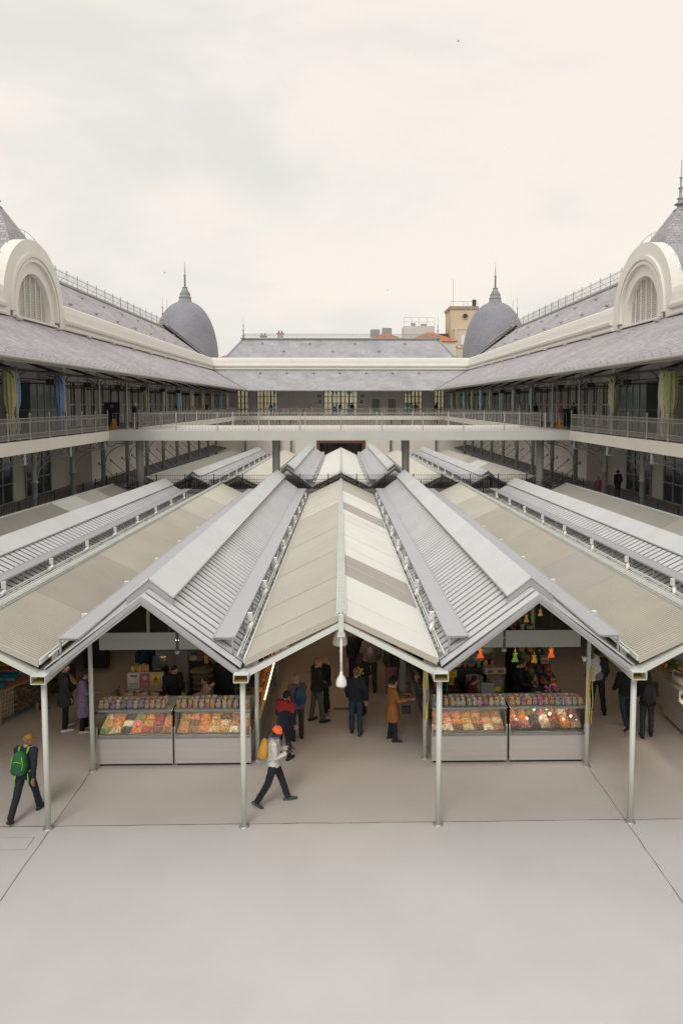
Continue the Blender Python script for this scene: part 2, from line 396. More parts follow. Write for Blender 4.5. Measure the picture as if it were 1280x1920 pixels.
    for s in (-1, 1): b.ball(HP((s * .077, -.005, -.005)), .012, .022, .032, 8, M=yr)
    fine = min(vox, .0125) if vox < .02 else vox
    me = remeshed(b, fine, 0, smooth=2)
    mats = [M[skin], M['face'], M['lip']]
    for q in mats: me.materials.append(q)
    inv = yr.inverted()
    for p in me.polygons:
        q = inv @ (p.center - neck) - hc0
        if q.y > .05:
            if abs(abs(q.x) - .031) < .014 and abs(q.z - .012) < .009: p.material_index = 1
            elif abs(q.x) < .026 and abs(q.z + .056) < .008: p.material_index = 2
    # fingers appended to the same mesh
    if fingers:
        fb = MB()
        for s in (-1, 1):
            S0, el, wr, hd = A[s]; d = (hd - wr).normalized(); side = d.cross(Vector((0, 0, 1)))
            side = side.normalized() if side.length > .1 else Vector((0, 1, 0))
            cur = side.cross(d).normalized() * -1
            for j, (o, ln) in enumerate(((-.030, .062), (-.010, .074), (.011, .070), (.030, .052))):
                p0 = hd + side * o; p1 = p0 + d * ln * .55 + cur * ln * .12 + d * .012; p2 = p1 + d * ln * .3 + cur * ln * .45
                fb.tube([p0 - d * .01, p1, p2], [.010, .009, .0075], 6, round_ends=True)
            t0 = wr + d * .03 - side * .03
            fb.tube([t0, t0 - side * .028 + d * .03, t0 - side * .03 + d * .062 + cur * .012], [.012, .0105, .009], 6, round_ends=True)
        bm = bmesh.new(); bm.from_mesh(me); fm = fb.mesh('f', []); bm.from_mesh(fm); bm.to_mesh(me); bm.free(); bpy.data.meshes.remove(fm)
        me.polygons.foreach_set('use_smooth', [True] * len(me.polygons))
    me.name = 'person'
    zz = (fz(y) if z is None else z)
    root = link('person', me, None, (x, y, zz)); root.rotation_euler = (0, 0, R(-h)); root.scale = (k, k, k)
    tag(root, label, 'person', group); ORG[root] = (0, 0, 0)
    def part(name, mesh, m):
        for q in (m if isinstance(m, list) else [m]): mesh.materials.append(q)
        mesh.name = name; o = link(name, mesh, root); return o
    # --- trousers
    t = MB()
    loft(t, [(0, 0, .86, .135, .105), (0, 0, .93, .165, .115), (0, 0, 1.03, .15, .11)], .008)
    for s in (-1, 1):
        hip, kn, an, f, u = L[s]
        t.tube([hip, kn, an + (kn - an).normalized() * .0], [.098, .072, .066], 12)
    part('trousers', remeshed(t, vox, .008, 8, 2, sd), cm(trousers))
    if skirt:
        t = MB(); loft(t, [(0, 0, .42, .19, .17), (0, 0, .65, .185, .16), (0, -.01, .88, .185, .15), (0, 0, 1.0, .155, .12)], .012)
        part('skirt', remeshed(t, vox, .008, 7, 2, sd), cm(skirt))
    # --- shoes
    for s in (-1, 1):
        hip, kn, an, f, u = L[s]; t = MB()
        base = an - u * .05
        t.tube([base - f * .055, base + f * .02, base + f * .10, base + f * .18], [.045, .05, .046, .034], 12, round_ends=True, flat=.9)
        t.tube([an + u * .02, base], [.05, .05], 10)
        me2 = remeshed(t, .012 if vox < .02 else vox, 0, 7, 1)
        o = part('shoe', me2, [cm(shoe, .6), cm(sole or (shoe[0] * .6, shoe[1] * .6, shoe[2] * .6), .7)])
        for v in me2.vertices:
            dd = (v.co - an).dot(u)
            if dd < -.083: v.co = v.co - u * (dd + .083)
        for p in me2.polygons:
            if (p.center - an).dot(u) < -.062: p.material_index = 1
    # --- upper garment
    t = MB(); g = .03 * bulk
    hem = .86 - coat
    secs = []
    if coat > .12:
        secs += [(0, 0, hem, .20, .165), (0, 0, hem + coat * .55, .19, .155)]
    secs += [(0, 0, .86, .165, .125) if coat > .02 else (0, 0, .9, .15, .115)] + [(c[0], c[1], c[2], c[3], c[4]) for c in tor[2:6]] + [(0, -.005, 1.485, .07, .068)]
    loft(t, secs, g)
    for s in (-1, 1):
        S0, el, wr, hd = A[s]
        t.tube([S0 + (S0 - el) * .04, el, wr + (el - wr).normalized() * .0], [.07 + g * .35, .052 + g * .35, .043 + g * .3], 12, round_ends=False)
        t.ball(S0, .072 + g * .3)
    if hood: t.tube([up3((-.11, -.06, 1.43)), up3((-.07, -.13, 1.46)), up3((.07, -.13, 1.46)), up3((.11, -.06, 1.43))], [.045, .065, .065, .045], 10, round_ends=True)
    me2 = remeshed(t, vox, .011, 8, 2, sd + 50)
    ms = [cm(top, .8)]
    if yoke: ms.append(cm(yoke, .8))
    if inner: ms.append(cm(inner, .8))
    gar = part('coat' if coat > .12 else 'jacket', me2, ms)
    if yoke:
        zc = up3((0, 0, 1.27)).z
        for p in me2.polygons:
            if p.center.z > zc + .05 * math.sin(p.center.x * 14): p.material_index = 1
    if inner:
        for p in me2.polygons:
            if p.center.y > .05 and abs(p.center.x) < .055 + .03 * math.sin(p.center.z * 5) and p.center.z > .98 + dz and p.normal.y > .3: p.material_index = len(ms) - 1
    if fur:
        t = MB(); t.tube([up3((.085 * math.cos(a), -.005 + .08 * math.sin(a), 1.475)) for a in [i * math.pi / 6 for i in range(13)]], .034, 8)
        part('collar', remeshed(t, .014, .014, 22, 1, sd), cm(fur, .95))
    if scarf:
        t = MB(); t.tube([up3((.08 * math.cos(a), .0 + .08 * math.sin(a), 1.47 - .02 * math.sin(a))) for a in [i * math.pi / 6 for i in range(13)]], .045, 8)
        t.tube([up3((.04, .1, 1.45)), up3((.05, .15, 1.25)), up3((.045, .14, 1.02))], [.05, .045, .05], 8, flat=.5)
        part('scarf', remeshed(t, .014, .012, 16, 1, sd), speckle('scarf', [scarf, (.16, .05, .07), (.06, .05, .10), (.25, .14, .16)], 26))
    if vest:
        t = MB(); loft(t, [(0, 0, .95, .15, .115)] + list(tor[2:5]) + [(0, -.01, 1.40, .13, .09)], g + .012)
        part('vest', remeshed(t, vox, .004, 8, 1, sd), cm(vest))
    # --- hair / hats
    if not bald:
        t = MB()
        t.ball(HP((0, -.022, .03)), .085, .095, .105, 14, M=yr)
        if long_hair:
            t.tube([HP((0, -.06, .02)), HP((0, -.085, -.12)), up3((0, -.12, 1.46 - long_hair))], [.08, .085, .05], 10, round_ends=True)
        if curly:
            for i in range(16):
                a = i * 2.4; q = Vector((.085 * math.cos(a), -.03 + .085 * math.sin(a), .0 + .1 * ((i % 5) / 4.)))
                t.ball(HP(q), .042, n=8)
        me2 = remeshed(t, .013 if vox < .02 else vox, .010 if not curly else .016, 26, 1, sd)
        bm = bmesh.new(); bm.from_mesh(me2); kill = []
        for v in bm.verts:
            q = inv @ (v.co - neck) - hc0
            if q.y > .052 and q.z < .055: kill.append(v)
            elif q.z < -.05 and q.y > -.02 and not long_hair and not curly: kill.append(v)
        bmesh.ops.delete(bm, geom=kill, context='VERTS'); bm.to_mesh(me2); bm.free()
        part('hair', me2, cm(hair, .65, bump=.6))
    if beanie:
        t = MB(); t.ball(HP((0, -.012, .055)), .09, .104, .088, 14, M=yr); t.tube([HP((.088 * math.cos(a), -.010 + .102 * math.sin(a), .03)) for a in [i * math.pi / 8 for i in range(17)]], .017, 8)
        part('beanie', remeshed(t, .012, .004, 30, 1), cm(beanie, .9))
    if hat:
        t = MB(); t.ball(HP((0, -.008, .048)), .086, .102, .092, 14, M=yr)
        me2 = remeshed(t, .012, .003, 20, 1); c = part('cap', me2, cm(hat, .8))
        t = MB()
        pts = [(-.07, .07), (-.055, .13), (0, .165), (.055, .13), (.07, .07)]
        t.rings([[HP((px, py, .045 - .25 * max(0, py - .09) + dz2)) for px, py in pts] for dz2 in (0, .010)])
        bo = t.build('brim', cm(hat, .8), c)
    # --- backpack: a thing of its own
    if pack:
        bag(pack, root, up3, x, y, zz, h, k, lean)
    return root
def bag(pk, root, up3, x, y, zz, h, k, lean):
    col, label, size = pk['col'], pk['label'], pk.get('size', 1.0)
    e = thing('backpack', label, 'backpack', (x, y, zz), 1)
    e.rotation_euler = (0, 0, R(-h)); e.scale = (k, k, k); ORG[e] = (0, 0, 0)
    def body(cx, cy, cz, rx, ry, rz, vox=.014):
        t = MB(); secs = []
        for i in range(11):
            f = -1 + 2 * i / 10; w = (1 - abs(f) ** 3.2) ** .5 if abs(f) < 1 else .06
            w = max(w, .25)
            c = up3((cx, cy + .012 * f, cz + rz * f)); n = 18; ring = []
            for j in range(n):
                a = 2 * math.pi * j / n; se = 2 / 3.2
                X = math.copysign(abs(math.cos(a)) ** se, math.cos(a)); Y = math.copysign(abs(math.sin(a)) ** se, math.sin(a))
                ring.append((c[0] + rx * w * X * (1 - .1 * f), c[1] + ry * w * Y, c[2]))
            secs.append(ring)
        t.rings(secs); return remeshed(t, vox, .006, 10, 2)
    def add(name, me, m):
        me.materials.append(m); me.name = name; return link(name, me, e)
    s = size
    add('main_bag', body(0, -.185 * s - .03, 1.23, .15 * s, .095 * s, .235 * s), cm(col, .7))
    add('front_pocket', body(0, -.285 * s - .02, 1.15, .115 * s, .04 * s, .12 * s), cm(pk.get('col2', tuple(c * .8 for c in col)), .7))
    for sx in (-1, 1):
        t = MB(); t.tube([up3((sx * .085, -.13, 1.38)), up3((sx * .10, -.06, 1.50)), up3((sx * .115, .06, 1.46)), up3((sx * .125, .145, 1.3)), up3((sx * .15, .09, 1.12)), up3((sx * .14, -.1, 1.02))], .022, 8, flat=.5)
        t.build('strap', cm(pk.get('strap', col), .7), e)
    if pk.get('piping'):
        t = MB()
        for sx in (-1, 1):
            t.tube([up3((sx * .1, -.30, 1.39)), up3((sx * .125, -.31, 1.23)), up3((sx * .10, -.32, 1.05))], .007, 6)
            t.tube([up3((sx * .13, -.14, 1.0)), up3((sx * .15, -.15, .88)), up3((sx * .14, -.14, .72))], .012, 6, flat=.4)
        t.tube([up3((-.09, -.31, 1.27)), up3((0, -.33, 1.30)), up3((.09, -.31, 1.27))], .007, 6)
        t.build('piping', cm(pk['piping'], .6), e)
NAVY = (.018, .024, .04); BLK = (.014, .015, .017); JEAN = (.035, .055, .085); DK = (.02, .025, .028)
W = lambda a, k=0, b=.05: (a, b, k)
person('walker in mustard cap and dark jacket striding off past the far left post', -6.50, 13.72, 8, 1.74, legs=(W(-20, 12), W(20, 4)), arms=((12, .12, 20), (-14, .14, 18)), nod=12, lean=5,
       top=(.022, .026, .038), trousers=(.017, .021, .03), shoe=(.03, .033, .035), hair=(.22, .13, .08), hat=(.42, .20, .025), yaw=28, vox=.013,
       pack=dict(col=(.022, .13, .045), col2=(.02, .09, .04), strap=(.20, .42, .05), piping=(.30, .62, .06), label='green backpack with lime trim worn by the mustard-capped walker', size=1.02))
person('walker in orange beanie and white jacket crossing between the two middle posts', -1.43, 14.05, 88, 1.76, legs=(W(21, 4), W(-18, 14)), arms=((14, .12, 92), (8, .10, 96)), nod=22, lean=1,
       top=(.60, .58, .54), trousers=(.018, .022, .032), shoe=(.05, .075, .062), sole=(.6, .6, .56), beanie=(.90, .16, .07), hair=(.02, .015, .012), skin='skind', twist=(.55, .55), vox=.013, fur=(.10, .16, .22),
       pack=dict(col=(.62, .33, .055), label='yellow backpack on the back of the orange-beanie walker', size=.95, strap=(.40, .37, .33)))
person('tall man in open dark coat, grey jumper and white trainers', -7.25, 17.62, 62, 1.80, legs=(W(2, 2, .09), W(-2, 2, .08)), arms=((6, .16, 20), (4, .16, 16)), yaw=25, nod=6,
       top=(.03, .034, .038), inner=(.16, .18, .19), trousers=BLK, shoe=(.7, .66, .66), hair=(.03, .022, .018), coat=.2, bulk=1.2, vox=.014)
person('woman in long lilac coat and patterned scarf beside the dark-coated man', -6.72, 17.50, 75, 1.63, legs=(W(4, 2, .03), W(-3, 2, .03)), arms=((3, .1, 12), (22, .12, 70)), yaw=30, nod=14,
       top=(.24, .19, .32), trousers=BLK, shoe=(.6, .55, .53), hair=(.06, .03, .025), long_hair=.02, curly=1, coat=.38, scarf=(.12, .03, .045), vox=.014)
person('shopper in red and navy anorak with dark hat seen from behind', -1.38, 15.95, 32, 1.66, legs=(W(-3, 3, .05), W(3, 2, .06)), arms=((5, .14, 30), (8, .2, 22)), yaw=10, nod=18, lean=6,
       top=(.022, .024, .034), yoke=(.40, .025, .035), trousers=BLK, shoe=(.03, .04, .04), hair=(.02, .018, .018), beanie=(.025, .022, .024), hood=1, scarf=(.05, .08, .16), bulk=1.3, vox=.014)
person('grey-haired shopper in mauve jacket with teal rucksack at the lit shelf', -1.12, 16.95, -25, 1.70, legs=(W(0, 2, .06), W(4, 4, .06)), arms=((20, .12, 50), (16, .12, 40)), yaw=-40, nod=10,
       top=(.13, .085, .095), trousers=(.03, .035, .035), shoe=BLK, hair=(.22, .19, .17), coat=.06, bulk=1.3, vox=.014,
       pack=dict(col=(.02, .075, .12), col2=(.015, .05, .08), label='teal rucksack worn over the mauve jacket', size=1.0))
person('man in black padded jacket and grey jeans standing in the central aisle', -.66, 17.95, 62, 1.76, legs=(W(-6, 2, .08), W(10, 4, .06)), arms=((10, .14, 50), (8, .12, 50)), yaw=20, nod=10,
       top=(.018, .019, .02), trousers=(.08, .082, .08), shoe=(.02, .018, .017), hair=(.20, .14, .09), bulk=1.5, coat=.03, vox=.014)
person('blond woman in black facing the man in grey jeans', -.42, 18.45, -95, 1.66, legs=(W(2, 2, .05), W(-3, 4, .05)), arms=((20, .12, 60), (26, .12, 70)), nod=18, yaw=10,
       top=BLK, trousers=BLK, shoe=(.30, .28, .27), hair=(.34, .23, .12), long_hair=.06, coat=.06, bulk=1.2, vox=.015)
person('grey-haired man in navy jacket and blue jeans walking up the aisle', .38, 17.25, 6, 1.74, legs=(W(5, 4, .04), W(-5, 8, .03)), arms=((8, .2, 22), (-10, .32, 22)), yaw=14, nod=8,
       top=(.016, .021, .034), trousers=(.025, .052, .078), shoe=(.05, .045, .04), hair=(.13, .10, .085), bulk=1.5, coat=.02, vox=.014)
person('dark-haired shopper in green-black coat hugging yellow flowers', .52, 18.45, 12, 1.72, legs=(W(3, 3, .05), W(-3, 3, .05)), arms=((12, .14, 40), (12, .2, 60)), yaw=5,
       top=(.018, .024, .024), trousers=BLK, hair=(.06, .035, .03), long_hair=.02, bulk=1.6, coat=.1, vox=.015)
person('person in dark blue coat and black cap deep in the aisle', .42, 20.4, 0, 1.78, legs=(W(8, 3), W(-8, 8)), top=(.016, .022, .036), trousers=BLK, hair=BLK, beanie=(.012, .014, .018), bulk=1.4, coat=.12, vox=.016)
person('man in beige quilted jacket with a pale drawstring bag on his back', .88, 20.0, 5, 1.78, legs=(W(4, 3), W(-4, 5)), arms=((4, .28, 40), (4, .28, 40)), top=(.24, .19, .155), trousers=(.05, .05, .055), hair=(.035, .03, .027), bulk=1.9, vox=.016,
       pack=dict(col=(.40, .36, .33), label='pale drawstring bag on the beige quilted jacket', size=.62, strap=(.5, .48, .46)))
person('woman in olive cardigan and long pink skirt with dark hair', 1.48, 19.5, 8, 1.68, legs=(W(6, 3), W(-6, 8)), arms=((5, .14, 30), (5, .14, 20)), top=(.06, .058, .045), trousers=(.22, .10, .13), skirt=(.24, .105, .14), shoe=(.45, .42, .40), hair=(.014, .012, .014), long_hair=.38, yaw=-15, vox=.016)
person('curly-haired woman in long tan coat reaching out with food', 1.30, 16.85, 84, 1.66, legs=(W(-2, 3, .04), W(4, 2, .04)), arms=((30, .1, 62), (26, .1, 66)), nod=10, twist=(.2, .25), yaw=4,
       top=(.30, .125, .04), trousers=(.018, .028, .04), shoe=(.02, .018, .02), sole=(.5, .46, .44), hair=(.018, .014, .013), curly=1, fur=(.55, .50, .44), coat=.28, bulk=1.2, vox=.014)
person('man in navy padded jacket walking off on the right side', 7.12, 18.4, 3, 1.80, legs=(W(10, 3, .04), W(-12, 14, .03)), arms=((6, .22, 30), (6, .26, 25)), top=(.012, .026, .055), trousers=BLK, shoe=BLK, hair=(.04, .028, .022), bulk=1.9, hood=1, nod=12, vox=.015)
person('person in black jacket and jeans lifting a heel behind the right post', 7.52, 17.45, 4, 1.74, legs=(W(-16, 34, .03), W(8, 3, .04)), arms=((8, .25, 35), (8, .2, 30)), top=(.013, .014, .016), trousers=(.022, .042, .062), shoe=(.06, .035, .03), hair=(.05, .04, .035), bulk=1.6, hood=1, nod=20, vox=.015)
person('shopper in black with grey backpack right of the front right post', 7.86, 16.95, 14, 1.70, legs=(W(-6, 6, .05), W(6, 3, .05)), arms=((10, .15, 45), (10, .15, 45)), top=(.012, .012, .013), trousers=(.03, .038, .042), shoe=BLK, hair=BLK, long_hair=.05, bulk=1.4, coat=.06, nod=8, vox=.015,
       pack=dict(col=(.028, .032, .04), label='dark grey backpack beside the front right post', size=1.05))
# stall keepers
person('stallkeeper in black behind the left sweets counter', -4.42, 17.6, 160, 1.75, arms=((22, .15, 55), (25, .15, 50)), nod=25, top=(.012, .013, .015), trousers=BLK, hair=(.03, .02, .017), bulk=1.4, yaw=-30, coat=.1, vox=.016)
person('woman with ponytail in pale pink jacket inside the left stall', -3.42, 17.15, 248, 1.62, arms=((30, .1, 60), (25, .1, 60)), nod=22, top=(.36, .25, .21), trousers=BLK, hair=(.05, .028, .022), long_hair=.1, bulk=1.5, hood=1, vox=.015)
person('figure in navy overall half hidden by the left sign board', -5.62, 19.3, 160, 1.82, arms=((5, .2, 40), (5, .1, 20)), top=(.012, .024, .045), trousers=(.012, .026, .05), hair=BLK, coat=.3, vox=.018)
person('seated stallkeeper in maroon jumper at the right counter', 3.30, 17.15, 75, 1.55, legs=(W(4, 4), W(2, 4)), arms=((40, .1, 40), (35, .1, 40)), lean=12, nod=10, top=(.085, .018, .03), trousers=BLK, hair=(.012, .012, .014), bulk=1.5, vox=.015)
person('stallkeeper in black apron standing in the right sweets stall', 4.72, 17.7, 100, 1.82, arms=((20, .15, 50), (20, .15, 60)), nod=25, top=(.01, .012, .014), trousers=BLK, hair=BLK, bulk=1.6, coat=.3, vox=.016)
# on the galleries and terrace
G0 = 6.854
gp = [('man in navy jacket with sling bag by the left end of the bridge', -13.35, 44.6, 60, dict(top=(.016, .018, .028), trousers=(.02, .025, .035), bald=True, bulk=1.3)),
      ('dark-clad visitor behind the green curtain on the near left gallery', -15.3, 30.2, 200, dict(top=(.014, .015, .017), hair=(.05, .04, .035))),
      ('dark-clad visitor right of the blue curtain on the near left gallery', -14.95, 31.4, 160, dict(top=(.012, .014, .02), hair=BLK, bulk=1.4)),
      ('dark figure at a table on the far left gallery', -15.2, 63.5, 100, dict(top=NAVY, hair=BLK)),
      ('person in orange vest on the left gallery', -15.3, 71.5, 120, dict(top=(.05, .02, .018), vest=(.75, .16, .06), hair=BLK)),
      ('navy-clad person beside the orange vest on the left gallery', -14.9, 76.5, 140, dict(top=NAVY, hair=(.06, .03, .02))),
      ('visitor in blue jacket at the far gallery left corner', -9.7, 95.2, 180, dict(top=(.02, .12, .22), trousers=(.04, .07, .12))),
      ('seated-height dark silhouette left of the central far window', -.9, 96.4, 180, dict(top=BLK, H=1.35)),
      ('standing dark silhouette in front of the central far window', -.1, 96.0, 170, dict(top=NAVY, trousers=JEAN)),
      ('dark silhouette at the right edge of the central far window', 1.6, 96.2, 180, dict(top=BLK, hair=BLK, long_hair=.2)),
      ('pale-shirted visitor by the right far windows', 9.9, 95.4, 180, dict(top=(.20, .16, .18), trousers=JEAN)),
      ('visitor in grey by the right far windows', 10.5, 95.9, 190, dict(top=(.09, .08, .10), trousers=JEAN)),
      ('dark-haired visitor with pale skirt at the far right corner', 13.3, 95.3, 180, dict(top=BLK, trousers=(.35, .30, .24), long_hair=.3, hair=BLK)),
      ('black figure between the curtains of the right gallery', 15.0, 73.0, 240, dict(top=BLK, hair=BLK)),
      ('man in pale grey hoodie leaning on the right gallery railing', 14.75, 56.2, 260, dict(top=(.30, .28, .28), hair=(.05, .035, .03), hood=1)),
      ('dark jacket figure by the teal curtain of the right gallery', 14.95, 52.4, 240, dict(top=BLK, hair=BLK, bulk=1.5)),
      ('person in jeans beside the dark board on the right gallery', 15.4, 45.2, 270, dict(top=(.03, .035, .05), trousers=JEAN))]
for lb, x, y, h, kw in gp:
    hh = kw.pop('H', 1.72)
    person(lb, x, y, h, hh, z=G0, vox=.022 if y < 60 else .03, fingers=y < 50, **kw)
person('person in black cap with backpack on the right terrace', 16.4, 40.0, -20, 1.76, z=2.804, top=(.014, .016, .02), trousers=NAVY, beanie=(.012, .013, .015), bulk=1.3, vox=.02,
       pack=dict(col=(.02, .024, .035), label='dark backpack on the right terrace', size=.9))
person('child in magenta coat on the right terrace', 15.7, 41.2, 0, 1.25, z=2.804, top=(.42, .05, .18), trousers=(.3, .04, .12), hair=(.04, .03, .02), vox=.02)
# ------------------------------------------------------------------ ground
b = MB()
b.quad((-60, 13.34, fz(13.34)), (60, 13.34, fz(13.34)), (60, 48, -SL * (48 - YF)), (-60, 48, -SL * (48 - YF)))
b.quad((-60, 48, -SL * (48 - YF)), (60, 48, -SL * (48 - YF)), (60, 50, -.9), (-60, 50, -.9))
b.quad((-60, 50, -.9), (60, 50, -.9), (60, 110, -.9), (-60, 110, -.9))
structure(b.build('market_floor', M['floor_in'], loc=(0, 0, 0)))
b = MB(); b.quad((-60, -30, fz(-30)), (60, -30, fz(-30)), (60, 13.34, fz(13.34)), (-60, 13.34, fz(13.34)))
structure(b.build('court_floor', M['floor'], loc=(0, 0, 0)))
b = MB(); b.box(-900, 900, -400, 1500, -3, -2.5)
structure(b.build('city_ground', M['terr'], loc=(0, 0, 0)))
b = MB(lambda p: (p[0], p[1], fz(p[1]) + p[2]))
r2 = random.Random(3)
def joint(x0, y0, x1, y1, w=.014):
    n = int(max(abs(x1 - x0), abs(y1 - y0)) / .35) + 1; px = [r2.uniform(-.010, .010) for _ in range(n + 1)]
    for i in range(n):
        f0, f1 = i / n, (i + 1) / n; w0 = w * r2.uniform(.5, 1.2)
        xa, ya, xb, yb = x0 + (x1 - x0) * f0, y0 + (y1 - y0) * f0, x0 + (x1 - x0) * f1, y0 + (y1 - y0) * f1
        if abs(x1 - x0) > abs(y1 - y0): b.quad((xa, ya + px[i] - w0 / 2, .004), (xb, yb + px[i + 1] - w0 / 2, .004), (xb, yb + px[i + 1] + w0 / 2, .004), (xa, ya + px[i] + w0 / 2, .004))
        else: b.quad((xa + px[i] - w0 / 2, ya, .004), (xa + px[i] + w0 / 2, ya, .004), (xb + px[i + 1] + w0 / 2, yb, .004), (xb + px[i + 1] - w0 / 2, yb, .004))
joint(-13, 13.34, 13, 13.34, .018)
for xx in (-5.82, 5.79): joint(xx, 4, xx + .02, 40, .018)
structure(b.build('floor_joint_line', M['joint'], loc=(0, 0, 0)))
def slab(x0, x1, y0, y1, z0, z1, name, m, m2=None):
    q = MB(); q.box(x0, x1, y0, y1, z0, z1); return structure(q.build(name, m))
for s in (-1, 1): slab(s * 14.95, s * 19.6, 14, 48, -1.2, 2.8, 'terrace_floor', M['terr'])
slab(-14.94, 14.94, 43.2, 48, -1.2, 2.5, 'raised_floor', M['terr'])
def drain(x, y, w, d, label):
    e = thing('floor_drain', label, 'drain', (x, y, fz(y)))
    q = MB(); q.box(x - w / 2, x + w / 2, y - d / 2, y + d / 2, fz(y) - .02, fz(y) + .006)
    q.build('grate_frame', M['irondark'], e)
    q = MB()
    for i in range(int(w / .035)): q.box(x - w / 2 + .01 + i * .035, x - w / 2 + .022 + i * .035, y - d / 2 + .01, y + d / 2 - .01, fz(y) + .006, fz(y) + .010)
    q.build('grate_bars', M['iron'], e)
drain(.01, 18.75, .46, .17, 'dark slotted drain grate in the middle of the central aisle')
drain(-8.4, 18.95, .32, .14, 'dark slotted drain grate on the far left beside the cork-clad stall')
drain(-6.75, 18.6, .50, .16, 'dark slotted drain grate behind the couple on the left')
e = thing('floor_hatch', 'flush square hatch cover in the paving at the lower left', 'hatch', (-6.45, 12.78, fz(12.78)))
q = MB(); q.box(-6.9, -6.02, 12.6, 12.96, fz(12.78) - .02, fz(12.78) + .008); q.build('hatch_lid', M['floor'], e)
q = MB()
for a in ((-6.908, -6.90, 12.592, 12.968), (-6.02, -6.012, 12.592, 12.968), (-6.9, -6.02, 12.592, 12.6), (-6.9, -6.02, 12.96, 12.968)): q.box(*a, fz(12.78) - .02, fz(12.78) + .009)
q.build('hatch_rim', M['terr'], e)

# ------------------------------------------------------------------ canopies
HB = 1.955; ZV = 3.2; AG = 4.74; HG2, AG2, HC1 = 1.825, 4.23, 1.5425; XC1, XG2, XC2 = 7.4075, 10.775, 14.0
def grey_canopy(xc, y0, y1, xf, label, group, HB=HB, AG=AG):
    e = thing('grey_canopy', label, 'market canopy', (xc, y0, (xf((0, y0, 0))[2] if xf else -.9)), 0, group)
    zv, az = ZV, AG
    for s in (-1, 1):
        q = MB(xf); q.slats(xc + s * (HB - .03), zv + .11, xc + s * .0, az + .01, y0 - .05, y1, .33, .085, .022, .0); q.build('roof_sheet', M['gsheet'], e)
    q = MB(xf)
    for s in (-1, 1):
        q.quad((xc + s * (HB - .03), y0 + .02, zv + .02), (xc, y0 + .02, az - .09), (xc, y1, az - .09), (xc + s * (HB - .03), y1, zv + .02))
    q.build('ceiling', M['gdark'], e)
    q = MB(xf)
    for s in (-1, 1):                                    # raised ridge cap: folded panels, closed gable
        y = y0 + .5; n = max(1, round((y1 - y) / 2.45)); L_ = (y1 - y) / n
        for i in range(n):
            a, c = y + i * L_, y + (i + 1) * L_ - .012
            q.hexa([(xc + s * .005, a, az + .19), (xc + s * .5, a, az - .20), (xc + s * .5, c, az - .20), (xc + s * .005, c, az + .19),
                    (xc + s * .005, a, az + .235), (xc + s * .5, a, az - .155), (xc + s * .5, c, az - .155), (xc + s * .005, c, az + .235)])
    q.build('ridge_cap', M['gcap'], e, bevel=.006)
    q = MB(xf); yy = y0 + .54
    q.prism([(xc - .47, az - .21), (xc - .47, az - .38), (xc, az + .02), (xc + .47, az - .38), (xc + .47, az - .21), (xc, az + .185)], yy, yy + .03, 'y'); q.build('cap_gable', M['gfas'], e); q = MB(xf)
    q.prism([(xc - .47, az - .21), (xc - .47, az - .38), (xc, az + .02), (xc + .47, az - .38), (xc + .47, az - .21), (xc, az + .185)], y1 - .06, y1 - .03, 'y')
    q.build('cap_gable', M['gfas'], e)
    for s in (-1, 1):                                    # rake: stepped barge boards
        for yb, sg in ((y0, -1), (y1, 1)):
            q = MB(xf)
            p1, p2 = (xc + s * (HB - .08), zv + .06), (xc + s * .0, az - .02)
            def brd(ya, yb_, dz0, dz1):
                q.hexa([(p1[0], ya, p1[1] + dz0), (p2[0], ya, p2[1] + dz0), (p2[0], yb_, p2[1] + dz0), (p1[0], yb_, p1[1] + dz0),
                        (p1[0], ya, p1[1] + dz1), (p2[0], ya, p2[1] + dz1), (p2[0], yb_, p2[1] + dz1), (p1[0], yb_, p1[1] + dz1)])
            lo, hi = sorted((yb + sg * .10, yb + sg * .06)); brd(lo, hi, -.085, .012)
            lo, hi = sorted((yb + sg * .057, yb - sg * .10)); brd(lo, hi, -.155, -.02)
            lo, hi = sorted((yb + sg * .075, yb + sg * .06)); brd(lo, hi, -.145, -.09)
            q.build('barge_board', M['gfas'] if yb == y0 else M['gdark'], e)
    q = MB(xf)                                           # portal frame under the sheet
    yy = y0 + 2.8
    while yy < y1:
        for s in (-1, 1): q.bar((xc + s * (HB - .1), yy, zv - .06), (xc, yy, az - .17), .08, .14)
        yy += 5
    q.build('rafters', M['gfas'], e)
    return e
